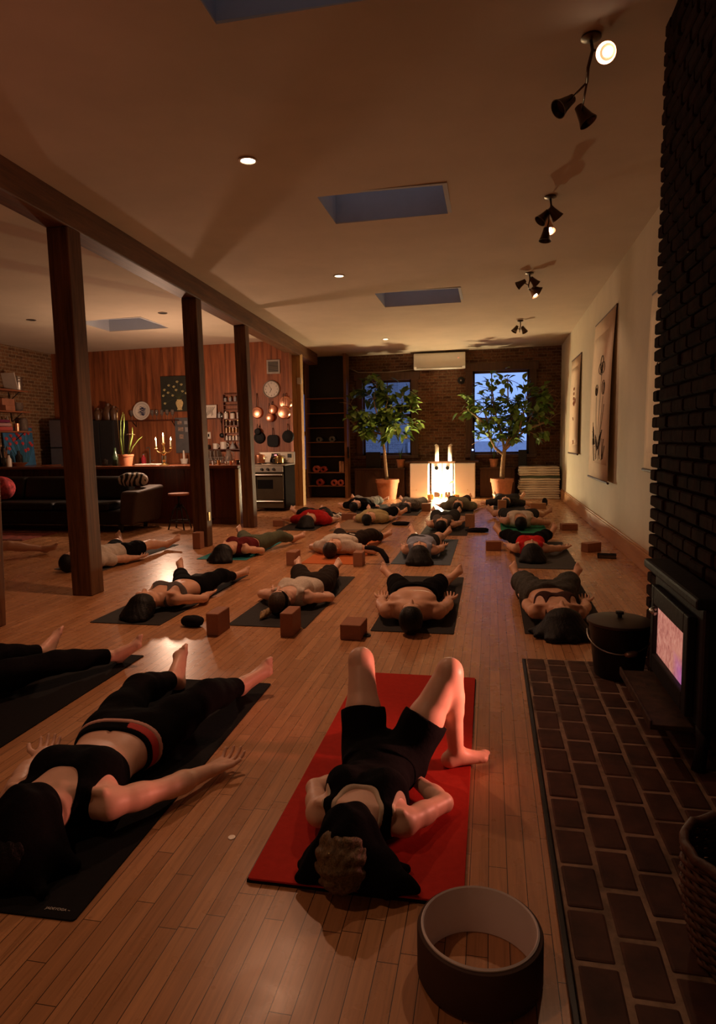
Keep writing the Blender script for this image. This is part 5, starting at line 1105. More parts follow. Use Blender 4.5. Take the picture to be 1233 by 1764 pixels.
# ------------------------------------------------------------------ folded blankets
M_BLK = [mat('cream wool', (.80, .70, .55), .95, var=.1, scale=50, bmp=.4), mat('oat wool', (.68, .57, .43), .95, var=.1, scale=50, bmp=.4)]; M_BGR = mat('dark green wool', (.09, .12, .07), .95, var=.1)
z = 0.0
LBL = ['lowest folded cream blanket of the stack by the right wall', 'second folded blanket from the bottom of the stack', 'third folded blanket from the bottom of the stack', 'fourth folded blanket from the bottom of the stack', 'fifth folded blanket of the stack with a dark green edge', 'second folded blanket from the top of the stack', 'topmost folded cream blanket of the stack by the right wall']
for k in range(7):
    t = thing('folded_blanket', LBL[k], 'blanket', (1.06 + .02 * math.sin(k * 2), 15.52, z), R(2 * math.sin(k * 3)), 'stack of folded blankets'); hh = .104; rr = random.Random(k)
    for q in range(2):
        b = MB(); n_ = 14; w, d = .43 - .008 * q + rr.uniform(-.01, .01), .27; vs = []; fs = []
        prof = [(-w, .006), (-w - .012, .02), (-w - .008, .040), (-w + .03, .048)] + [(-w + 2 * w * i / n_, .049 + .004 * math.sin(i * 1.1 + k)) for i in range(2, n_ - 1)] + [(w - .03, .048), (w + .008, .040), (w + .012, .02), (w, .006)]
        bot = [(w * .98 - 2 * w * .98 * i / n_, .003 + .003 * math.sin(i * .9 + k)) for i in range(n_ + 1)]
        poly = [(x, zz + q * .051) for x, zz in prof + bot]
        b.prism(poly, -d, d, Matrix(((1, 0, 0, 0), (0, 0, -1, 0), (0, 1, 0, 0), (0, 0, 0, 1)))); b.build('fold', M_BLK[(k + q) % 2] if not (k == 4 and q == 1) else M_BGR, t, bevel=.008, smooth='auto')
    z += hh
# ------------------------------------------------------------------ tall shelf
sh = thing('tall_shelf', 'tall dark wooden shelf in the back left corner with rolled mats', 'shelf', (-3.86, 15.50, 0))
M_SHW = wood('shelf wood', (0.10, 0.038, 0.014), (0.26, 0.11, 0.04), .5, 2, 1.0, .2); M_SHH = wood('shelf boards', (0.14, 0.05, 0.02), (0.32, 0.13, 0.05), .5, 0, 1.0, .2)
for s_, nm in ((-.48, 'side_panel'), (.50, 'side_panel')): b = MB(); b.b2((s_ - (.005 if s_ < 0 else .035), -.17, 0), (s_ + .035, .17, 3.38 if s_ < 0 else 3.40)); b.build(nm, M_SHW, sh, bevel=.004)
SZ = [.30, .62, 1.0, 1.34, 1.68, 2.02, 2.37]
for z_ in SZ: b = MB(); b.b2((-.445, -.165, z_ - .018), (.465, .165, z_)); b.build('shelf_board', M_SHH, sh, bevel=.003)
b = MB(); b.b2((-.445, .15, .02), (.465, .168, 3.36)); b.build('back_panel', M_BLACK, sh)
b = MB(); b.b2((.535, -.19, .95), (.565, -.10, 1.22)); tag(b.build('hanging_bag', CBK, loc=(-3.86, 15.5, 0), bevel=.02), 'black bag hung on the side of the tall shelf', 'bag') 
def rolled(loc, r, ln, m, label, hole=.35):
    b = MB(); n_ = 40; pts = []
    for i in range(n_ * 3 + 1):
        a = 2 * math.pi * i / n_; rad = r * (hole + (1 - hole) * i / (n_ * 3)); pts.append((rad * math.cos(a), rad * math.sin(a)))
    vs = [(x, 0, z_) for x, z_ in pts] + [(x, ln, z_) for x, z_ in pts]; k = len(pts); b.add(vs, [(i, i + 1, k + i + 1, k + i) for i in range(k - 1)])
    o = b.build('rolled_mat', m, loc=loc, smooth=True); s_ = o.modifiers.new('thick', 'SOLIDIFY'); s_.thickness = r * .16; s_.offset = -1
    return tag(o, label, 'rolled mat', 'rolled mats on the tall shelf')
MPK = matcol('coral mat', (.42, .10, .06)); MPR = matcol('red mat roll', (.30, .05, .03)); MGY = matcol('grey mat roll', (.12, .12, .11))
rolled((-4.10, 15.34, .703), .078, .26, MPK, 'coral rolled mat at the left on the second lowest board')
rolled((-3.93, 15.34, .693), .068, .26, MPR, 'smaller dull red rolled mat beside the coral one')
rolled((-4.02, 15.34, .383), .078, .26, MPR, 'dark red rolled mat on the lowest board at the left')
rolled((-3.67, 15.34, .373), .070, .26, MPK, 'coral rolled mat on the lowest board, left of a pair')
rolled((-3.51, 15.34, .373), .070, .26, MPK, 'coral rolled mat on the lowest board, right of a pair')
rolled((-3.70, 15.34, 1.407), .064, .26, MGY, 'grey rolled mat on the middle board at the right')
rolled((-4.02, 15.34, 1.40), .058, .26, MGY, 'grey rolled mat on the middle board at the left')
for i in range(2):
    b = MB(); b.b2((-3.54 + .062 * i, 15.36, .621), (-3.485 + .062 * i, 15.56, .621 + .26)); tag(b.build('shelf_block', M_CORKD, bevel=.006), ['block standing on the second lowest shelf board, left of two', 'block standing on the second lowest shelf board against the side panel'][i], 'yoga block', 'blocks on the tall shelf')
# ================================================================== KITCHEN
M_BARW = wood('dark red bar wood', (0.040, 0.010, 0.006), (0.13, 0.035, 0.016), .35, 2, .8, .15); M_BART = wood('polished bar top', (0.10, 0.030, 0.014), (0.26, 0.085, 0.035), .22, 0, .8, .1, spec=.6)
br = thing('bar_counter', 'long dark wooden bar counter in front of the kitchen', 'counter', (-6.7, 10.65, 0))
b = MB(); b.b2((-2.60, -.32, .945), (2.60, .32, .992)); b.build('worktop', M_BART, br, bevel=.008)
b = MB(); b.b2((-2.60, -.22, .0), (2.58, -.18, .945)); b.b2((2.54, -.18, 0), (2.58, .25, .945))
for k in range(10): b.b2((-2.58 + k * .515, -.235, .07), (-2.58 + k * .515 + .07, -.22, .92))
b.build('front_panel', M_BARW, br, bevel=.004)
b = MB(); b.b2((2.525, -.245, 0), (2.585, -.2, .93)); b.build('corner_post', M_PINE, br, bevel=.004)
b = MB(); b.b2((-2.6, -.235, 0), (2.52, -.222, .10)); b.build('skirting', M_BARW, br)
# back counter with drawers below the panelling
bc = thing('kitchen_counter', 'low kitchen counter along the panelled wall behind the bar', 'counter', (-6.3, 12.78, 0))
b = MB(); b.b2((-1.30, -.30, .915), (1.42, .29, .95)); b.build('worktop', M_BART, bc, bevel=.006); b = MB(); b.b2((-1.30, -.26, 0), (1.42, .27, .915)); b.build('cabinet_body', M_BARW, bc)
for k in range(4): b = MB(); b.b2((-1.29 + k * .68, -.282, .1), (-1.29 + k * .68 + .66, -.262, .88)); d = b.build('door', M_BARW, bc, bevel=.004); b = MB(); b.ball((-1.29 + k * .68 + .58, -.295, .7), .014, 8, 6); b.build('knob', M_BRASS, d, smooth=True)
# tap
t = thing('kitchen_tap', 'steel kitchen tap behind the bar left of the candelabra', 'tap', (-6.93, 12.66, .95)); b = MB(); b.lathe([(0, 0), (.03, 0), (.03, .02), (.016, .03)], 16); b.tube([(0, 0, .02), (0, 0, .30), (0, -.02, .335), (0, -.10, .34), (0, -.13, .32)], .012, 8); b.build('spout', M_STEEL, t, smooth='auto'); b = MB(); b.tube([(0.02, 0, .06), (.10, -.01, .075)], .008, 8); b.build('lever', M_STEEL, t, smooth=True)
def bottle(name, label, cat, loc, r, h_, m, neck=.35, cap=None, group=None, n=18):
    t = thing(name, label, cat, loc, 0, group); b = MB(); b.lathe([(0, 0), (r * .95, 0), (r, .01), (r, h_ * (1 - neck)), (r * .45, h_ * (1 - neck * .55)), (r * .36, h_ * .94), (r * .36, h_), (0, h_)], n); b.build('body', m, t, smooth='auto')
    if cap: b = MB(); b.lathe([(r * .4, h_ * .93), (r * .42, h_ + .008), (0, h_ + .010)], 12); b.build('cap', cap, t, smooth='auto')
    return t
M_SOAP = mat('pink soap', (.62, .05, .07), .25, var=.05); M_GBOT = mat('green glass', (.05, .085, .045), .12, var=.1, spec=.8); M_GLS = mat('pale glassware', (.30, .26, .23), .08, var=.1, spec=.9); M_CER = mat('white ceramic', (.68, .60, .52), .3, var=.05); M_CERG = mat('grey ceramic', (.30, .28, .28), .4, var=.1); M_DKG = mat('dark bottle', (.02, .018, .015), .12, var=.1, spec=.8); M_AMB = mat('honey glass', (.40, .18, .06), .2, var=.2)
bottle('soap_bottle', 'clear soap bottle filled with pink soap left of the tap', 'bottle', (-7.10, 12.70, .95), .048, .20, M_SOAP, .4, M_GLS)
bottle('glass_jar', 'tall pale glass jar right of the tap behind the candelabra', 'jar', (-6.63, 12.68, .95), .048, .19, M_GLS, .15)
t = thing('mortar_and_pestle', 'white mortar with upright pestle at the post end of the bar', 'mortar', (-6.15, 12.62, .95)); b = MB(); b.lathe([(0, 0), (.06, 0), (.085, .10), (.075, .10), (.055, .02), (0, .02)], 20); b.build('mortar', M_CER, t, smooth='auto'); b = MB(); b.tube([(0, 0, .025), (-.01, .01, .16), (-.015, .015, .27)], [.028, .022, .016], 10); b.build('pestle', M_CER, t, smooth=True)
b = MB(); b.b2((-6.12, 10.62, .993), (-5.70, 10.86, 1.015)); tag(b.build('serving_board', M_CER, bevel=.008), 'flat white board lying on the bar beside the terracotta pot', 'board')
# candelabra
cd_ = thing('candelabra', 'brass candelabra with three lit candles on the bar', 'candelabra', (-5.52, 10.56, .993))
b = MB(); b.lathe([(0, 0), (.085, 0), (.08, .012), (.035, .03), (.02, .06), (.032, .09), (.018, .12), (.014, .17), (.034, .20), (.034, .215), (.014, .245), (.022, .29), (.013, .32), (.013, .355), (.03, .37), (.03, .385)], 24); b.build('stem', M_BRASS, cd_, smooth='auto')
for sd in (-1, 1): b = MB(); b.tube([(0, 0, .245), (sd * .05, 0, .215), (sd * .10, 0, .225), (sd * .138, 0, .262), (sd * .14, 0, .285)], .009, 8); b.lathe([(.008, .278), (.035, .290), (.03, .298), (.016, .30), (.016, .325)], 16, T(sd * .14, 0, 0)); b.build('arm', M_BRASS, cd_, smooth='auto')
M_WAX = mat('candle wax', (.75, .62, .42), .5, var=.03, sub=.15); M_FLAME = mat('flame', (1, .8, .4), .5, var=0, emit=(1.0, .70, .34), es=38.0)
for x, z0_, z1_ in ((-.14, .305, .425), (0, .375, .50), (.14, .305, .425)):
    b = MB(); b.lathe([(0, z0_), (.013, z0_), (.013, z1_), (0, z1_ - .003)], 14, T(x, 0, 0)); c_ = b.build('candle', M_WAX, cd_, smooth='auto')
    b = MB(); b.lathe([(0, z1_ + .001), (.008, z1_ + .012), (.0105, z1_ + .022), (.006, z1_ + .042), (0, z1_ + .062)], 12, T(x, 0, 0)); b.build('flame', M_FLAME, c_, smooth=True)
light('candle_light', 'POINT', (0, -.0, .68), W_CANDLE, C_CANDLE, cd_, shadow_soft_size=.10)
# taper in a holder at the edge of the first post
t = thing('candlestick', 'single lit candle in a dark holder at the right edge of the thick post', 'candle', (-6.98, 10.70, .993)); b = MB(); b.lathe([(0, 0), (.05, 0), (.05, .01), (.012, .02), (.012, .2), (.022, .21)], 16); b.build('holder', M_DKG, t, smooth='auto'); b = MB(); b.lathe([(0, .205), (.012, .205), (.012, .34), (0, .34)], 12); c_ = b.build('taper', M_WAX, t, smooth='auto'); b = MB(); b.lathe([(0, .342), (.009, .36), (.005, .385), (0, .40)], 12); b.build('flame', M_FLAME, c_, smooth=True)
# flowering bulb in terracotta pot
t = thing('flowering_bulb', 'terracotta pot with tall strap leaves and a fading pale flower on the bar', 'plant', (-6.275, 10.62, .993)); pot(t, .135, .195); soil(t, .115, .172); b = MB()
for pts in ([(-.05, 0, .17), (-.075, 0, .45), (-.06, 0, .75), (-.01, 0, .93)], [(-.04, .02, .17), (-.04, .02, .5), (-.0, .0, .70), (.01, 0, .90)], [(-.06, 0, .17), (-.09, 0, .4), (-.10, 0, .62)], [(.05, 0, .17), (.10, 0, .35), (.15, 0, .52), (.155, 0, .66)], [(.06, 0, .17), (.15, 0, .33), (.26, 0, .45), (.335, 0, .50)], [(.04, .01, .17), (.07, .02, .36), (.11, .02, .5)]):
    b.tube(pts, [.012, .018, .016, .003][:len(pts)] if len(pts) == 4 else [.012, .016, .003], 8, .35)
b.build('leaves', mat('fresh green leaf', (.20, .30, .06), .4, var=.2), t, smooth=True)
b = MB(); b.tube([(-.07, 0, .17), (-.11, 0, .5), (-.125, 0, .86)], [.010, .009, .008], 8); b.tube([(-.125, 0, .84), (-.12, 0, .93)], [.012, .002], 8); b.tube([(.045, 0, .17), (.07, 0, .35), (.115, 0, .53)], [.010, .009, .007], 8); b.build('flower_stalk', mat('straw stalk', (.42, .30, .14), .7), t, smooth=True)
b = MB(); rr = random.Random(2)
for q in range(7): a = q * .9; leaf(b, (.115, 0, .53), (math.cos(a), math.sin(a) * .5, .25), (0, 0, 1), .085, .045)
b.build('flower', mat('cream petal', (.72, .58, .36), .6, var=.08), t, smooth=True)
bottle('carafe', 'tall pale glass carafe on the bar right of the thick post', 'bottle', (-6.60, 10.82, .993), .055, .31, M_GBOT, .5)
for i, (x, r, h_, m, lab) in enumerate(((-6.47, .035, .16, M_CER, 'short white candle jar left of the terracotta pot'), (-6.76, .05, .12, M_DKG, 'short dark jar on the bar near the thick post'))): bottle('jar', lab, 'jar', (x, 10.74, .993), r, h_, m, .15)
# tall black cabinet and fridge in the corner
fr = thing('fridge', 'grey two door fridge in the left kitchen corner', 'fridge', (-8.68, 12.72, 0))
b = MB(); b.b2((-.36, -.30, .02), (.36, .34, 1.90)); b.build('body', M_BLACK, fr, bevel=.01)
M_FRG = mat('grey fridge door', (.17, .15, .155), .38, .5, var=.05)
for nm, z0_, z1_ in (('door', .08, 1.30), ('freezer_door', 1.32, 1.88)): b = MB(); b.b2((-.34, -.36, z0_), (.34, -.305, z1_)); d = b.build(nm, M_FRG, fr, bevel=.012); b = MB(); b.tube([(.29, -.37, z0_ + .2), (.29, -.40, z0_ + .23), (.29, -.40, z1_ - .23), (.29, -.37, z1_ - .2)], .012, 8); b.build('handle', M_STEEL, d, smooth=True)
cb_ = thing('tall_cabinet', 'tall black cabinet right of the fridge with dark jugs on top', 'cabinet', (-7.96, 12.80, 0)); b = MB(); b.b2((-.33, -.28, 0), (.33, .28, 1.86)); b.build('body', M_BLACK, cb_, bevel=.006); b = MB(); b.b2((-.31, -.30, .1), (-.005, -.282, 1.83)); b.build('door', M_BLACK, cb_, bevel=.004); b = MB(); b.b2((.005, -.30, .1), (.31, -.282, 1.83)); b.build('door', M_BLACK, cb_, bevel=.004)
M_JUG = mat('dark brown jug glaze', (.10, .045, .022), .35, var=.25, scale=12)
for i, (x, y, r, h_) in enumerate(((-8.16, 12.8, .09, .27), (-7.95, 12.85, .11, .36), (-7.77, 12.78, .085, .30))):
    t = thing('brown_jug', ['leftmost brown jug on top of the tall black cabinet', 'tallest brown jug on top of the tall black cabinet', 'rightmost brown jug on top of the tall black cabinet'][i], 'jug', (x, y, 1.861), 0, 'jugs on the tall cabinet'); b = MB(); b.lathe([(0, 0), (r * .7, 0), (r, h_ * .4), (r * .8, h_ * .7), (r * .45, h_ * .85), (r * .55, h_), (r * .48, h_), (r * .38, h_ * .86)], 20); b.build('body', M_JUG, t, smooth='auto'); b = MB(); b.tube([(r * .5, 0, h_ * .93), (r * 1.15, 0, h_ * .85), (r * .98, 0, h_ * .5)], .011, 8); b.build('handle', M_JUG, t, smooth=True)
# cup shelf, plate, glasses
WY = YK - .004
def wshelf(name, label, x0, x1, z, d=.17, rail=None):
    t = thing(name, label, 'shelf', ((x0 + x1) / 2, WY, z)); w = (x1 - x0) / 2; b = MB(); b.b2((-w, -d, -.022), (w, 0, 0)); b.build('board', M_BARW, t, bevel=.003)
    for s_ in (-w * .8, w * .8): b = MB(); b.tube([(s_, -d * .8, -.022), (s_, -.006, -.13), (s_, -.006, -.022)], .007, 6); b.build('bracket', M_BLACKMETAL, t, smooth=True)
    return t
wshelf('wall_shelf', 'narrow wall shelf with wine glasses and the blue plate', -7.56, -6.45, 1.86)
t = thing('plate', 'round white plate with blue painted landscape on the narrow wall shelf', 'plate', (-7.26, WY - .07, 1.861)); M_ = T(0, 0, .195) @ RX(82); b = MB(); b.lathe([(0, .0), (.11, .0), (.125, .012), (.193, .028), (.196, .034), (.188, .033), (.12, .018), (.10, .006), (0, .006)], 40, M_); b.build('disc', M_CER, t, smooth='auto')
M_BLUE = mat('cobalt glaze', (.02, .025, .09), .3, var=.2); rr = random.Random(6)
b = MB()
for q in range(9):
    z_ = -.09 + q * .021; w_ = math.sqrt(max(0, .115**2 - z_**2)) * rr.uniform(.5, .95); o_ = rr.uniform(-.02, .02)
    b.tube([Vector((o_ - w_, z_, .008)), Vector((o_ - w_ * .3, z_ + rr.uniform(.0, .018), .008)), Vector((o_ + w_ * .4, z_ - rr.uniform(0, .012), .008)), Vector((o_ + w_, z_ + .006, .008))], [.003, rr.uniform(.006, .013), rr.uniform(.005, .012), .003], 6, .25)
b2 = MB(); b2.add(b.v, b.f, M_); b2.build('painted_landscape', M_BLUE, t, smooth=True)
b = MB(); b.lathe([(.150, .0225), (.158, .0255), (.158, .027), (.150, .024)], 40, M_); b.build('blue_rim', M_BLUE, t, smooth='auto')
M_WG = mat('wine glass', (.55, .46, .40), .05, var=0, spec=1.0, trans=.8)
for i, x in enumerate((-7.50, -7.02, -6.92, -6.80, -6.68, -6.56)):
    b = MB(); b.lathe([(.033, 0), (.033, .003), (.005, .008), (.005, .08), (.035, .12), (.04, .17), (.033, .21), (.031, .21), (.037, .17), (.032, .122), (0, .09)], 18)
    tag(b.build('wine_glass', M_WG, loc=(x, WY - .09, 1.861), smooth='auto'), ['wine glass left of the blue plate', 'first wine glass right of the blue plate', 'second wine glass right of the blue plate', 'third wine glass right of the blue plate', 'fourth wine glass right of the blue plate', 'wine glass at the right end of the shelf'][i], 'glass', 'wine glasses on the wall shelf')
# painting of pale tulips in a vase on black
t = thing('flower_painting', 'dark unframed painting of pale tulips in a cream vase', 'painting', (-6.48, WY, 2.03)); b = MB(); b.b2((-.355, -.03, 0), (.355, 0, .735)); b.build('canvas', mat('black green canvas', (.022, .022, .014), .8, var=.3, scale=5), t, bevel=.003)
b = MB(); b.lathe([(0, .03), (.055, .03), (.06, .04), (.045, .06), (.085, .16), (.08, .20), (.05, .235), (.06, .25), (0, .25)], 20, T(.06, -.032, 0) @ Matrix.Diagonal((1, .06, 1, 1))); b.build('painted_vase', mat('cream paint', (.58, .44, .20), .8, var=.25, scale=30), t, smooth=True)
b = MB(); b2 = MB(); fl_ = [(-.26, .18), (-.29, .34), (-.26, .46), (-.18, .40), (-.16, .55), (-.05, .52), (-.08, .34), (.03, .62), (.12, .56), (.14, .42), (.22, .38), (.25, .58), (.27, .44), (.0, .45)]
for x, z_ in fl_:
    b.tube([(.06, -.032, .25), (.06 * .5 + x * .4, -.032, .3 + (z_ - .3) * .35), (x, -.032, z_)], .004, 5, .4); 
    for a in (-.5, 0, .5): leaf(b2, (x, -.033, z_ - .03), (math.sin(a) + (x - .06) * .8, -.02, 1), (0, -1, 0), .075, .035)
b.build('painted_stems', mat('olive paint', (.09, .10, .03), .8), t); b2.build('painted_tulips', mat('pale yellow paint', (.42, .36, .16), .8, var=.3, scale=40), t)
# pin board between the plate shelf and post
t = thing('pin_board', 'tall dark pin board with small pictures behind the candelabra', 'board', (-6.36, WY, 1.16)); b = MB(); b.b2((-.19, -.025, 0), (.19, 0, .74)); b.build('frame', mat('grey board', (.10, .095, .10), .5, var=.15), t, bevel=.004)
for i, (x, z_, w, h_) in enumerate(((-.08, .60, .10, .07), (.06, .60, .07, .07), (-.06, .46, .12, .08), (.07, .44, .06, .10), (-.05, .30, .09, .09))): b = MB(); b.b2((x - w / 2, -.029, z_), (x + w / 2, -.026, z_ + h_)); b.build('picture', [mat('pinned print', (.30, .20, .15), .7, var=.5, scale=30), M_CERG][i % 2], t)
# small shelf with leaning picture
wshelf('wall_shelf', 'small wall shelf with a leaning framed picture right of the second post', -5.96, -5.45, 1.875, .14)
t = thing('framed_picture', 'pale framed drawing leaning on the small wall shelf', 'picture', (-5.71, WY - .10, 1.876)); M_ = RX(-8); b = MB(); b.b2((-.13, 0, 0), (.13, .015, .27)); 
for i in range(len(b.v)): b.v[i] = tuple(M_ @ Vector(b.v[i]))
b.build('frame', M_CER, t, bevel=.003); b = MB()
for q in range(6): b.tube([(-.09 + q * .03, -.003, .03 + .02 * q % .07), (-.06 + q * .02, -.003 + .016, .14), (-.08 + q * .034, -.003 + .03, .23)], .004, 5)
b.build('drawing', M_INK, t)
for i, x in enumerate((-5.92, -5.52, -5.46)): bottle('jar', ['dark jar left of the leaning picture', 'pale jar right of the leaning picture', 'dark jar at the right end of the small shelf'][i], 'jar', (x, WY - .08, 1.876), .035, (.13, .12, .10)[i], (M_DKG, M_CERG, M_DKG)[i], .3)
# spice rack: seven narrow boards with jars
sr = thing('spice_rack', 'tall narrow wooden spice rack on the panelled wall left of the copper pans', 'rack', (-5.17, WY, 1.40)); M_RK = wood('rack wood', (.10, .03, .015), (.22, .07, .03), .5, 0)
b = MB(); b.b2((-.26, -.10, 0), (-.245, 0, .96)); b.build('side', M_RK, sr); b = MB(); b.b2((.245, -.10, 0), (.26, 0, .96)); b.build('side', M_RK, sr)
RZ_ = [0, .155, .305, .44, .63, .72, .79, .945]
for z_ in RZ_: b = MB(); b.b2((-.245, -.10, z_), (.245, 0, z_ + .012)); b.build('board', M_RK, sr)
rows = [(0, 7, .026, .095, 'cream', M_CER), (.155, 7, .026, .11, 'brown', M_AMB), (.305, 6, .028, .10, 'dark', M_JUG), (.44, 4, .048, .145, 'white label', M_CER), (.79, 5, .030, .10, 'grey', M_CERG)]
for ri, (z_, n_, r, h_, nm, m) in enumerate(rows):
    for k in range(n_):
        x = -5.17 - .215 + .43 * k / (n_ - 1); b = MB(); hh = h_ * (1 + .08 * math.sin(k * 2.3 + ri))
        j = thing('spice_jar', '%s spice jar, %s from the left on the %s row of the rack' % (nm, ['first', 'second', 'third', 'fourth', 'fifth', 'sixth', 'seventh'][k], ['lowest', 'second lowest', 'third lowest', 'middle', 'top'][ri]), 'jar', (x, WY - .05, 1.40 + z_ + .0125), 0, 'spice jars on the rack')
        b.lathe([(0, 0), (r, 0), (r, hh * .78), (r * .8, hh * .84), (0, hh * .84)], 12); b.build('body', m, j, smooth='auto'); b = MB(); b.lathe([(r * .85, hh * .845), (r * .85, hh), (0, hh)], 12); b.build('lid', [M_STEEL, M_DKG, M_BRASS][(k + ri) % 3], j, smooth='auto')
t = thing('ladle', 'dark ladle hanging left of the spice rack', 'ladle', (-5.50, WY - .02, 1.86)); b = MB(); b.tube([(0, 0, 0), (.0, -.005, -.16), (.0, 0, -.30)], .007, 6); b.build('handle', M_BLACKMETAL, t, smooth=True); b = MB(); b.ball((0, -.025, -.345), .05, 14, 8, (1, .5, 1)); b.build('bowl', M_BLACKMETAL, t, smooth=True)
t = thing('switch_plate', 'white double switch plate on the panelling right of the second post', 'switch', (-5.835, WY, 1.45)); b = MB(); b.b2((-.075, -.008, 0), (.075, 0, .14)); b.build('plate', M_CER, t, bevel=.004)
for x in (-.03, .03): b = MB(); b.b2((x - .016, -.014, .04), (x + .016, -.0085, .10)); b.build('rocker', M_DKG, t, bevel=.003)
wshelf('wall_shelf', 'low wall shelf of mugs above the dish rack', -5.92, -4.92, 1.235, .20)
for i, (x, r, h_, m, lab) in enumerate(((-5.62, .052, .115, M_CER, 'white mug, left one on the low wall shelf'), (-5.44, .068, .145, M_CER, 'large white jar mug on the low wall shelf'))):
    t = thing('mug', lab, 'mug', (x, WY - .10, 1.236), 0, 'mugs on the low shelf'); b = MB(); b.lathe([(0, 0), (r, 0), (r, h_), (r * .9, h_), (r * .9, .01), (0, .01)], 20); b.build('body', m, t, smooth='auto'); b = MB(); b.tube([(r * .98, 0, h_ * .8), (r * 1.5, 0, h_ * .7), (r * 1.5, 0, h_ * .35), (r * .98, 0, h_ * .25)], .008, 6); b.build('handle', m, t, smooth=True)
b = MB(); b.lathe([(0, 0), (.068, 0), (.068, .02), (.02, .11), (.008, .15), (0, .15)], 20); tag(b.build('garlic_pot', M_CERG, loc=(-5.24, WY - .10, 1.236), smooth='auto'), 'grey cone shaped pot on the low wall shelf', 'pot')
b = MB(); b.lathe([(0, 0), (.05, 0), (.04, .04), (.075, .06), (.10, .11), (.09, .11), (.06, .065), (0, .05)], 20); tag(b.build('footed_bowl', M_CERG, loc=(-5.02, WY - .10, 1.236), smooth='auto'), 'footed bowl at the right end of the low wall shelf', 'bowl')
b = MB(); b.lathe([(0, 0), (.045, 0), (.05, .09), (.042, .09), (0, .012)], 16); tag(b.build('cup', M_DKG, loc=(-5.80, WY - .10, 1.236), smooth='auto'), 'small dark cup at the left end of the low wall shelf', 'cup')
# dish rack and glass jugs on the back counter
dr_ = thing('dish_rack', 'wire dish rack on the counter below the mug shelf', 'rack', (-5.52, 12.72, .951)); b = MB()
for z_ in (.02, .12): b.tube([(-.25, -.16, z_), (.25, -.16, z_), (.25, .16, z_), (-.25, .16, z_), (-.25, -.16, z_)], .005, 6)
b.build('frame', M_STEEL, dr_)
b = MB()
for k in range(11): x = -.24 + k * .048; b.tube([(x, -.16, .02), (x, -.16, .12)], .003, 5); b.tube([(x, -.16, .018), (x, .16, .018)], .003, 5); b.tube([(x, .16, .02), (x, .16, .12)], .003, 5)
o = b.build('wires', M_STEEL, dr_); o['kind'] = 'stuff'
for k in range(4):
    M_ = T(-5.66 + .075 * k, 12.72, .951 + .155) @ RY(82); b = MB(); b.lathe([(0, 0), (.07, 0), (.115, .018), (.113, .022), (.07, .006), (0, .006)], 24, M_); tag(b.build('plate', [M_CER, M_CERG][k % 2], smooth='auto'), 'plate standing in the dish rack, %s from the left' % ['first', 'second', 'third', 'fourth'][k], 'plate', 'plates in the dish rack')
for i, (x, y, r, h_) in enumerate(((-5.16, 12.56, .07, .26), (-5.86, 12.58, .05, .20))):
    t = thing('glass_jug', ['larger glass jug in front of the dish rack', 'smaller glass jug left of the dish rack'][i], 'jug', (x, y, .951), 0, 'glass jugs'); b = MB(); b.lathe([(0, 0), (r * .85, 0), (r, .02), (r, h_ * .6), (r * .6, h_ * .8), (r * .7, h_), (r * .64, h_), (r * .55, h_ * .8), (r * .9, h_ * .58), (r * .88, .02), (0, .012)], 20); b.build('body', M_WG, t, smooth='auto'); b = MB(); b.tube([(r * .7, 0, h_ * .93), (r * 1.6, 0, h_ * .8), (r * 1.5, 0, h_ * .4), (r, 0, h_ * .3)], .008, 6); b.build('handle', M_WG, t, smooth=True)
for i, (x, y, r, h_, m) in enumerate(((-4.98, 12.58, .08, .075, M_COPPER), (-5.03, 12.88, .13, .05, M_AMB))):
    b = MB(); b.lathe([(0, 0), (r * .6, 0), (r, h_), (r * .94, h_), (r * .55, .012), (0, .012)], 24); tag(b.build('bowl', m, loc=(x, y, .951), smooth='auto'), ['copper bowl right of the dish rack', 'wide brown bowl at the end of the back counter'][i], 'bowl')
for i, (px, py, m) in enumerate(((352, 797, M_CER), (366, 798, M_CERG), (377, 797, M_AMB), (388, 798, M_CER), (398, 797, M_COPPER), (408, 797, M_DKG))):
    p = AY(px, py, 10.72); b = MB(); r = .032; b.lathe([(0, 0), (r * .8, 0), (r, .05 + .012 * (i % 3)), (r * .88, .05 + .012 * (i % 3)), (r * .7, .008), (0, .008)], 16); tag(b.build('cup', m, loc=(p.x, 10.72 + .05 * (i % 2), .993), smooth='auto'), '%s small cup from the left at the right end of the bar' % ['first', 'second', 'third', 'fourth', 'fifth', 'sixth'][i], 'cup', 'small cups at the end of the bar')
# range
rg = thing('kitchen_range', 'stainless steel gas range with oven between the bar and the pine jamb', 'range', (-4.30, 12.70, 0))
M_RANGE = mat('warm stainless steel', (.38, .32, .25), .34, .75, var=.08, scale=24, stretch=(1, 1, 10), bmp=.03)
b = MB(); b.b2((-.36, -.30, .06), (.36, .36, .90)); b.build('body', mat('range black side', (.012, .010, .009), .9, spec=.03), rg, bevel=.004)
b = MB(); b.b2((-.375, -.34, .90), (.375, .36, .925)); b.build('cooktop', M_RANGE, rg, bevel=.006)
b = MB(); b.b2((-.375, .28, .926), (.375, .36, 1.16)); bs = b.build('back_panel', M_RANGE, rg, bevel=.008); b = MB(); b.b2((-.10, .272, 1.05), (.08, .279, 1.13)); b.build('display', M_BLACK, bs); b = MB(); b.b2((-.035, .268, 1.085), (.02, .2715, 1.105)); b.build('red_digits', mat('red digits', (.9, .1, .1), .5, var=0, emit=(1, .16, .16), es=3.5), bs); b = MB(); b.b2((.24, .270, 1.04), (.32, .2795, 1.12)); b.build('timer', M_BLACK, bs)
b = MB(); b.b2((-.365, -.345, .775), (.33, -.301, .895)); kp = b.build('control_panel', M_RANGE, rg, bevel=.005)
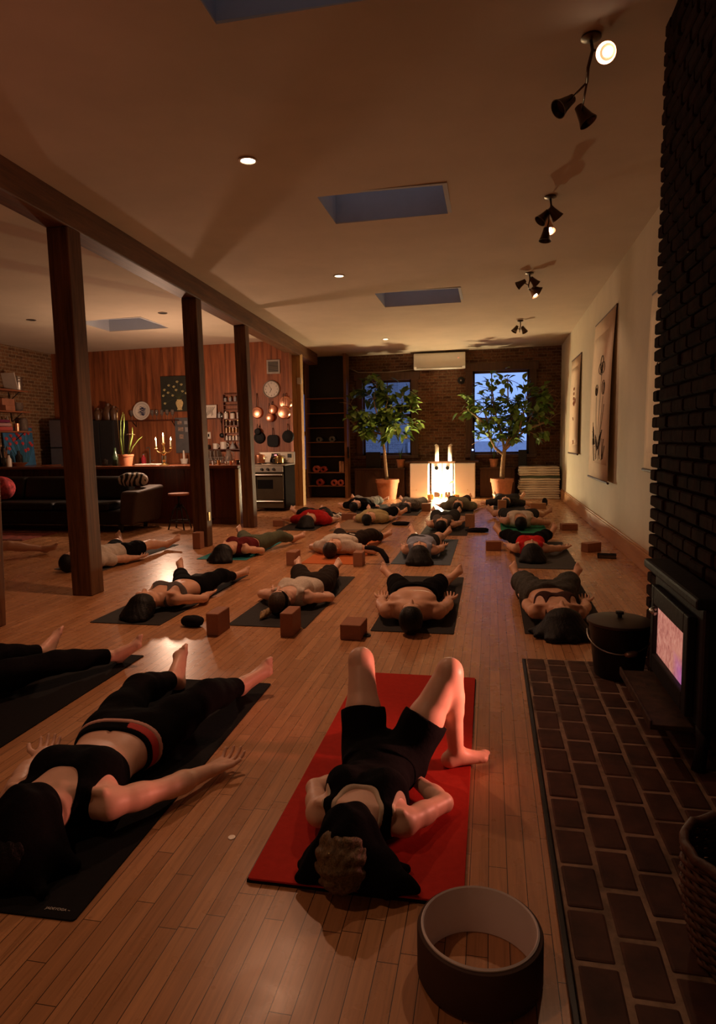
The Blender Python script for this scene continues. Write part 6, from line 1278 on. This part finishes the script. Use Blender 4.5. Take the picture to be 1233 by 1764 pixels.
for x in (-.30, -.10, .02, .14): b = MB(); b.lathe([(0, .032), (.024, .030), (.028, 0)], 18, T(x, -.346, .835) @ RX(90)); b.build('knob', M_BLACK, kp, smooth='auto')
b = MB(); b.b2((-.355, -.335, .24), (.33, -.302, .755)); od = b.build('oven_door', mat('dark bronze oven door', (.12, .09, .055), .3, .7, var=.1), rg, bevel=.006)
b = MB(); b.b2((-.20, -.338, .45), (.12, -.334, .63)); b.build('oven_window', mat('black glass', (.008, .008, .008), .08, var=0), od, bevel=.002)
b = MB(); b.tube([(-.34, -.385, .725), (.32, -.385, .725)], .013, 10); b.tube([(-.30, -.335, .725), (-.30, -.385, .725)], .008, 6); b.tube([(.28, -.335, .725), (.28, -.385, .725)], .008, 6); b.build('door_handle', M_STEEL, od, smooth='auto')
b = MB(); b.b2((-.355, -.33, .075), (.33, -.302, .225)); dw = b.build('bottom_drawer', mat('dark bronze oven door', (.12, .09, .055)), rg, bevel=.005); b = MB(); b.tube([(-.34, -.36, .205), (.32, -.36, .205)], .011, 8); b.tube([(-.3, -.33, .205), (-.3, -.36, .205)], .007, 6); b.tube([(.28, -.33, .205), (.28, -.36, .205)], .007, 6); b.build('drawer_handle', M_STEEL, dw, smooth='auto')
b = MB()
for x in (-.2, .2):
    for y in (-.17, .12):
        b.tube([(x - .13, y, .945), (x + .13, y, .945)], .006, 6); b.tube([(x, y - .12, .945), (x, y + .12, .945)], .006, 6); b.lathe([(0, .94), (.04, .936), (.045, .926)], 16, T(x, y, 0))
b.build('burner_grates', M_BLACKMETAL, rg, smooth='auto')
b = MB(); b.b2((-.33, -.405, .50), (-.245, -.375, .725)); b.b2((-.33, -.395, .505), (-.25, -.365, .722)); tag(b.build('tea_towel', mat('orange brown towel', (.42, .20, .09), .9, var=.2, scale=30), loc=(-4.30, 12.70, 0), bevel=.006), 'orange brown tea towel hanging from the oven handle', 'towel')
def cookpot(label, x, y, r, h_, m, lid=True):
    t = thing('cooking_pot', label, 'pot', (x, y, .952)); b = MB(); b.lathe([(0, 0), (r * .95, 0), (r, .012), (r, h_), (r * .96, h_), (r * .94, .02), (0, .015)], 24); b.build('body', m, t, smooth='auto')
    if lid: b = MB(); b.lathe([(r * 1.03, h_ + .001), (r * 1.0, h_ + .012), (r * .3, h_ + .03), (0, h_ + .032)], 24); l_ = b.build('lid', m, t, smooth='auto'); b = MB(); b.ball((0, 0, h_ + .042), .014, 10, 6); b.build('knob', M_BRASS, l_, smooth=True)
    for s_ in (-1, 1): b = MB(); b.tube([(s_ * r, -.04, h_ * .75), (s_ * (r + .035), -.025, h_ * .78), (s_ * (r + .035), .025, h_ * .78), (s_ * r, .04, h_ * .75)], .006, 6); b.build('handle', M_BRASS, t, smooth=True)
cookpot('copper pot with lid at the left of the range top', -4.50, 12.55, .10, .145, M_COPPER); cookpot('small brass pot at the right of the range top', -4.10, 12.55, .085, .12, M_BRASS)
t = thing('kettle', 'black kettle in the middle at the back of the range top', 'kettle', (-4.28, 12.80, .952)); b = MB(); b.lathe([(0, 0), (.085, 0), (.095, .03), (.08, .09), (.035, .12), (0, .125)], 24); b.build('body', M_BK, t, smooth='auto'); b = MB(); b.tube([(-.07, 0, .09), (-.05, 0, .17), (.05, 0, .17), (.07, 0, .09)], .008, 8); b.build('handle', M_BK, t, smooth=True); b = MB(); b.tube([(.08, 0, .06), (.13, 0, .11)], [.018, .010], 8); b.build('spout', M_BK, t, smooth=True)
# pans on the wall
def pan(label, px0, px1, py0, py1, m, hl, Y=WY - .03, square=False, cat='pan', lean=0, dy=0.0, bevel_in=True):
    a_, c_ = AY(px0, py0, Y), AY(px1, py1, Y); r = (c_.x - a_.x) / 2; cx_, cz = (a_.x + c_.x) / 2, (a_.z + c_.z) / 2; rz_ = (a_.z - c_.z) / 2; r = (r + rz_) / 2
    t = thing('frying_pan', label, cat, (cx_, WY - .004 - dy, cz), 0, 'pans hanging on the panelled wall')
    M_ = RX(90)
    if square:
        b = MB(); q = [(r * math.copysign(abs(math.cos(a))**.55, math.cos(a)), r * math.copysign(abs(math.sin(a))**.55, math.sin(a))) for a in [2 * math.pi * i / 32 for i in range(32)]]; b.prism(q, 0, .04, M_); o = b.build('body', m, t, bevel=.008, smooth='auto')
    else:
        b = MB(); b.lathe([(0, .05), (r * .78, .05), (r * .90, .044), (r, .0), (r * .97, .0), (r * .86, .038), (0, .042)], 32, M_); b.lathe([(r * .55, .0505), (r * .58, .0525), (r * .61, .0505)], 32, M_); b.build('body', m, t, smooth='auto')
    b = MB(); b.tube([(0, -.03, r * .9), (0, -.035, r + hl * .5), (0, -.012, r + hl)], [.013, .010, .012], 8, .6); b.build('handle', M_BLACKMETAL, t, smooth=True)
    b = MB(); b.tube([(0, -.0, r + hl - .005), (0, -.024, r + hl)], .005, 6); b.build('hook', M_BLACKMETAL, t)
    return t
pan('copper pan with long handle, leftmost of the copper pans', 432.5, 453, 701, 721, M_COPPER, .27)
pan('smallest copper pan hanging below the clock', 458, 473, 712, 727, M_COPPER, .20, dy=.055)
pan('copper pan in front at the right of the copper pans', 478, 502, 700, 721, M_COPPER, .24, dy=.06)
pan('copper lid half hidden behind the smallest copper pan', 461, 477, 697, 714, M_COPPER, .06)
pan('largest copper lid half hidden behind the right copper pan', 480, 503, 682, 705, M_COPPER, .04)
pan('round cast iron skillet, leftmost of the black pans', 437, 456, 743, 765, M_CAST, .12); pan('small black skillet hung over the leftmost cast iron skillet', 440, 450, 737, 750, M_CAST, .08, dy=.056)
pan('square cast iron griddle, middle of the black pans', 460, 480, 749, 770, M_CAST, .14, square=True); pan('round cast iron skillet, rightmost of the black pans', 485, 506, 741, 763, M_CAST, .13)
# clock and vent
t = thing('wall_clock', 'round white wall clock above the copper pans', 'clock', (-4.40, WY, 2.43)); M_ = RX(90)
b = MB(); b.lathe([(.178, 0), (.178, .028), (.166, .040), (.158, .030), (.158, .012)], 48, M_); b.build('rim', mat('grey clock rim', (.42, .38, .34), .3, .5), t, smooth='auto'); b = MB(); b.lathe([(0, .014), (.16, .014), (.16, .002), (0, .002)], 48, M_); b.build('dial', M_CER, t, smooth='auto')
for k in range(12):
    a = math.pi / 6 * k; o = text(str(12 if k == 0 else k), .044, M_INK, t, (.125 * math.sin(a), -.0148, .125 * math.cos(a)), (R(90), 0, 0), 'numeral')
for nm, a, ln, w in (('hour_hand', R(207), .075, .006), ('minute_hand', R(330), .115, .0045)): b = MB(); b.tube([(-.015 * math.sin(a), -.018, -.015 * math.cos(a)), (ln * math.sin(a), -.018, ln * math.cos(a))], w, 6, .4); b.build(nm, M_INK, t)
t = thing('wall_vent', 'square grey louvred vent above the wall clock', 'vent', (-4.345, WY, 2.88)); b = MB()
for lo, hi in (((-.14, -.02, -.14), (-.105, 0, .14)), ((.105, -.02, -.14), (.14, 0, .14)), ((-.105, -.02, -.14), (.105, 0, -.105)), ((-.105, -.02, .105), (.105, 0, .14))): b.b2(lo, hi)
b.build('frame', mat('vent grey', (.36, .31, .26), .5), t, bevel=.003); b = MB()
for k in range(8): b.box((0, -.010, -.093 + k * .0265), (.21, .022, .004), (R(35), 0, 0))
b.build('louvres', mat('vent grey'  , (.36, .31, .26)), t); b = MB(); b.b2((-.105, -.003, -.105), (.105, -.001, .105)); b.build('dark_opening', M_BLACK, t)
# left wall: shelves, counter, painting
M_SHL = wood('red shelf wood', (.22, .065, .03), (.42, .15, .07), .5, 1, 1.0, .15)
for i, (z_, y1) in enumerate(((2.455, 11.90), (2.045, 11.93), (1.655, 11.95))):
    t = thing('wall_shelf', ['uppermost red wooden shelf on the left brick wall', 'middle red wooden shelf on the left brick wall', 'lowest red wooden shelf on the left brick wall'][i], 'shelf', (XL, 11.2, z_), 0, 'shelves on the left brick wall'); b = MB(); b.b2((.002, -1.2, -.03), (.30, y1 - 11.2, 0)); b.build('board', M_SHL, t, bevel=.004)
    for y in (-.9, y1 - 11.2 - .2): b = MB(); b.tube([(.26, y, -.031), (.03, y, -.20), (.012, y, -.03)], .009, 6); b.build('bracket', M_BLACKMETAL, t, smooth=True)
def LP(px, py, off=.15): return AX(px, py, XL + off)
p = LP(31, 668); t = thing('metal_canister', 'grey metal canister with ribs on the uppermost left shelf', 'canister', (XL + .15, p.y, 2.456)); b = MB(); b.lathe([(0, 0), (.085, 0), (.085, .17), (.09, .178), (.085, .186), (.085, .215), (.09, .223), (.085, .231), (.087, .27), (0, .275)], 24); b.build('body', M_STEEL, t, smooth='auto')
b = MB(); b.box((0, 0, .17), (.30, .02, .33), (0, 0, 0)); M_ = T(XL + .16, p.y - .20, 2.458) @ RX(14); b2 = MB(); b2.add(b.v, b.f, M_); tag(b2.build('cutting_board', M_CER, bevel=.004), 'thin pale board leaning on the uppermost left shelf', 'board')
for i, (px, py, w, h_, dz, lab) in enumerate(((7, 700, .34, .13, .10, 'longer reddish box, upper of two on the middle left shelf'), (10, 703, .26, .10, 0, 'small reddish box on the middle left shelf'))):
    p = LP(px, 706); b = MB(); b.b2((XL + .04, p.y - w / 2, 2.046 + dz), (XL + .26, p.y + w / 2, 2.046 + dz + h_)); tag(b.build('wooden_box', mat('pink brown box', (.40, .16, .09), .6, var=.15), bevel=.005), lab, 'box', 'boxes on the left shelf')
p = LP(30, 706); b = MB(); b.lathe([(0, 0), (.06, 0), (.10, .05), (.11, .12), (.09, .17), (.085, .17), (.105, .12), (.094, .05), (0, .01)], 24); tag(b.build('glass_bowl', M_WG, loc=(XL + .16, p.y, 2.046), smooth='auto'), 'round glass bowl at the end of the middle left shelf', 'bowl')
for i, (z_, m, lab) in enumerate(((1.656, mat('coral towel', (.55, .10, .09), .95, var=.1, scale=40), 'folded coral towel at the bottom of the pile on the lowest left shelf'), (1.741, mat('pink towel', (.52, .30, .30), .95, var=.1, scale=40), 'folded pale pink towel in the middle of the pile on the left shelf'), (1.811, mat('plum towel', (.22, .03, .09), .95, var=.1, scale=40), 'folded plum towel on top of the pile on the left shelf'))):
    p = LP(4, 740); b = MB(); h_ = (.08, .065, .06)[i]; b.b2((XL + .03, p.y - .22, z_ + .001), (XL + .27, p.y + .16 - .03 * i, z_ + h_)); tag(b.build('folded_towel', m, bevel=.025, seg=3, smooth='auto'), lab, 'towel', 'towels on the left shelf')
p = LP(12, 740); bottle('bottle', 'slim pale bottle beside the towels on the lowest left shelf', 'bottle', (XL + .15, p.y + .03, 1.656), .036, .28, M_GLS, .3)
p = LP(28, 740); b = MB(); b.lathe([(0, 0), (.05, 0), (.058, .15), (.053, .15), (.046, .01), (0, .01)], 20); tag(b.build('copper_cup', M_COPPER, loc=(XL + .17, p.y, 1.656), smooth='auto'), 'copper cup on the lowest left shelf', 'cup')
p = LP(20, 740); bottle('bottle', 'amber bottle between the slim bottle and the copper cup', 'bottle', (XL + .13, p.y, 1.656), .038, .25, M_AMB, .4)
p = LP(40, 740); b = MB(); b.lathe([(0, 0), (.075, 0), (.085, .03), (.085, .22), (.06, .26), (.055, .26), (.08, .22), (.08, .03), (0, .01)], 20); tag(b.build('glass_jar', M_WG, loc=(XL + .16, p.y, 1.656), smooth='auto'), 'large clear glass jar at the end of the lowest left shelf', 'jar')
sc_ = thing('side_counter', 'counter along the left brick wall below the shelves', 'counter', (XL, 11.3, 0)); b = MB(); b.b2((.006, -.29, .93), (.62, 1.05, .97)); b.build('worktop', M_BART, sc_, bevel=.006); b = MB(); b.b2((.006, -.29, 0), (.58, 1.03, .93)); b.build('cabinet_body', M_BARW, sc_)
t = thing('tulip_painting', 'blue painting of red tulips leaning on the left brick wall', 'painting', (XL + .10, 11.84, .971)); M_ = RY(-4)
b = MB(); b.b2((-.02, -.43, 0), (.0, .42, .77)); b2 = MB(); b2.add(b.v, b.f, M_); b2.build('canvas', mat('azure paint', (.045, .17, .34), .7, var=.3, scale=6), t, bevel=.003)
b = MB(); b.b2((-.022, -.435, .765), (.003, .425, .785)); b2 = MB(); b2.add(b.v, b.f, M_); b2.build('red_edge', mat('red edge', (.35, .04, .05), .7), t)
b = MB(); b2 = MB(); rr = random.Random(12)
for k in range(17):
    y = -.36 + .72 * (k + rr.uniform(-.3, .3)) / 16; z_ = rr.uniform(.28, .66); b.tube([(.004, .05 + y * .4, .06), (.004, .03 + y * .7, z_ * .55), (.004, y, z_)], .006, 5, .4)
    for a in (-.45, .0, .45): leaf(b2, (.006, y, z_ - .03), (0.02, math.sin(a), 1), (1, 0, 0), .105, .05)
b3 = MB(); b3.add(b.v, b.f, M_); b3.build('painted_stems', mat('teal green paint', (.03, .13, .12), .7), t); b3 = MB(); b3.add(b2.v, b2.f, M_); b3.build('painted_tulips', mat('scarlet paint', (.62, .05, .05), .7, var=.2, scale=40), t)
bottle('bottle', 'white bottle with dark cap in front of the blue tulip painting', 'bottle', (-8.58, 10.58, .993), .045, .22, M_CER, .4, M_DKG)
b = MB(); b.lathe([(0, 0), (.10, 0), (.17, .06), (.16, .062), (.09, .012), (0, .012)], 24); tag(b.build('wooden_bowl', M_SHL, loc=(-8.62, 10.86, .993), smooth='auto'), 'wide wooden bowl on the bar left of the white bottle', 'bowl')
t = thing('coffee_maker', 'dark metal coffee maker at the left end of the bar', 'coffee maker', (-9.05, 10.72, .993)); b = MB(); b.b2((-.13, -.13, 0), (.13, .15, .05)); b.b2((-.13, .03, .05), (.13, .15, .33)); b.b2((-.13, -.13, .27), (.13, .15, .36)); b.build('body', M_BLACKMETAL, t, bevel=.012); b = MB(); b.lathe([(0, .052), (.06, .052), (.07, .10), (.055, .19), (.05, .19)], 18, T(0, -.04, 0)); b.build('carafe', M_GLS, t, smooth='auto')
for i, (x, y, h_, m) in enumerate(((-9.22, 11.25, .36, M_JUG), (-9.10, 11.5, .30, M_DKG), (-9.18, 11.12, .42, M_AMB))): bottle('bottle', ['squat brown bottle on the side counter', 'dark bottle on the side counter in front of the painting', 'tall amber bottle on the side counter'][i], 'bottle', (x, y, .971), .07, h_, m, .35)
t = thing('utensil_jar', 'dark jar of cooking utensils in front of the blue painting', 'jar', (-8.86, 10.80, .993)); b = MB(); b.lathe([(0, 0), (.055, 0), (.06, .16), (.054, .16), (.05, .01), (0, .01)], 20); b.build('jar', M_DKG, t, smooth='auto')
for k in range(6):
    a = k * 1.05; e = Vector((.07 * math.cos(a), .06 * math.sin(a), .30 + .02 * (k % 3))); b = MB(); b.tube([(e.x * .3, e.y * .3, .012), e], .007, 6); b.ball(e + Vector((0, 0, .02)), .024, 10, 6, (1, .35, 1.4)); b.build('utensil', [M_SHL, M_STEEL, M_DKG][k % 3], t, smooth=True)
def zebra():
    m, nt, b = nodes('black and white print'); b.inputs['Roughness'].default_value = .9
    v = coords(nt, (1, 1, 1)); w = N(nt, 'ShaderNodeTexWave', Scale=3.5, Distortion=9.0, Detail=2.0); w.inputs['Detail Scale'].default_value = 1.2; L(nt, v, w.inputs['Vector'])
    L(nt, ramp(nt, w.outputs[0], [(.45, (.02, .018, .016)), (.55, (.55, .48, .42))]), b.inputs['Base Color']); return m
# ------------------------------------------------------------------ sofa, stool and rug in the dark corner
M_LEATH = mat('black brown leather', (.008, .006, .005), .55, var=.2, scale=30, bmp=.12, spec=.3); M_SOFAF = mat('brown sofa arm', (.05, .027, .018), .7, var=.15)
so = thing('sofa', 'black leather sofa with its back to the bar', 'sofa', (-7.25, 9.70, 0))
b = MB(); b.b2((-1.65, -.45, .12), (1.65, .42, .34)); b.build('base', M_LEATH, so, bevel=.03)
for k in range(3): b = MB(); b.b2((-1.45 + k * .97, -.47, .34), (-1.45 + k * .97 + .955, .22, .47)); b.build('seat_cushion', M_LEATH, so, bevel=.045, seg=3, smooth='auto')
for k in range(3): b = MB(); b.hexa([(-1.45 + k * .97, .10, .47), (-.495 + k * .97, .10, .47), (-.495 + k * .97, .36, .45), (-1.45 + k * .97, .36, .45), (-1.45 + k * .97, .20, .84), (-.495 + k * .97, .20, .84), (-.495 + k * .97, .42, .84), (-1.45 + k * .97, .42, .84)]); b.build('back_cushion', M_LEATH, so, bevel=.05, seg=3, smooth='auto')
for s_ in (-1, 1): b = MB(); b.hexa([(s_ * 1.72 - .13, -.45, .12), (s_ * 1.72 + .13, -.45, .12), (s_ * 1.72 + .13, .42, .12), (s_ * 1.72 - .13, .42, .12), (s_ * 1.78 - .13, -.45, .64), (s_ * 1.80 + .15, -.45, .64), (s_ * 1.80 + .15, .42, .70), (s_ * 1.78 - .13, .42, .70)]); b.build('armrest', M_SOFAF if s_ > 0 else M_LEATH, so, bevel=.05, seg=3, smooth='auto')
for x in (-1.6, 1.6):
    for y in (-.38, .36): b = MB(); b.lathe([(0, 0), (.03, 0), (.04, .12), (0, .12)], 12, T(x, y, 0)); b.build('foot', M_BLACK, so, smooth='auto')
lump('cushion', 'black and white patterned cushion on the right arm of the sofa', 'cushion', (-5.62, 9.70, .69), (.24, .12, .11), zebra(), 8, 3, dr=.06)
M_REDP = mat('red floral print', (.50, .07, .08), .9, var=.7, scale=14); o = lump('cushion', 'red floral cushion on the sofa at the left edge', 'cushion', (-8.10, 9.62, .475), (.34, .11, .19), M_REDP, 6, 8, dr=.08)
st = thing('bar_stool', 'round topped iron stool in front of the bar', 'stool', (-4.90, 9.80, 0)); b = MB(); b.lathe([(0, .545), (.16, .545), (.165, .55), (.165, .572), (.16, .577), (0, .577)], 28); b.build('seat', M_SHL, st, smooth='auto'); b = MB(); b.tube([(0, 0, .30), (0, 0, .545)], .018, 10); b.lathe([(.018, .33), (.05, .34), (.05, .36), (.018, .37)], 16); b.build('screw', M_BLACKMETAL, st, smooth='auto')
for k in range(4): a = R(45 + 90 * k); b = MB(); b.tube([(.03 * math.cos(a), .03 * math.sin(a), .40), (.10 * math.cos(a), .10 * math.sin(a), .30), (.19 * math.cos(a), .19 * math.sin(a), 0)], .013, 8); b.build('leg', M_BLACKMETAL, st, smooth=True)
b = MB(); b.tube([(.155 * math.cos(R(q * 15)), .155 * math.sin(R(q * 15)), .13) for q in range(25)], .008, 6, cap=False); b.build('foot_ring', M_BLACKMETAL, st, smooth=True)
t = thing('patterned_rug', 'dark red patterned rug under the sofa at the left', 'rug', (-8.0, 8.85, 0)); b = MB(); b.b2((-1.35, -.50, .0), (1.35, .30, .010)); b.build('pile', mat('red rug pile', (.22, .045, .03), .95, var=.6, scale=10, bmp=.3), t, bevel=.003)
b = MB()
for q in (-.44, .24): b.b2((-1.3, q - .02, .0102), (1.3, q + .02, .0112))
b.build('border', mat('dark rug border', (.05, .02, .015), .95), t)
b = MB(); b.lathe([(0, 0), (.02, 0), (.022, .06), (0, .065)], 12); p = AY(205, 826, 9.7)
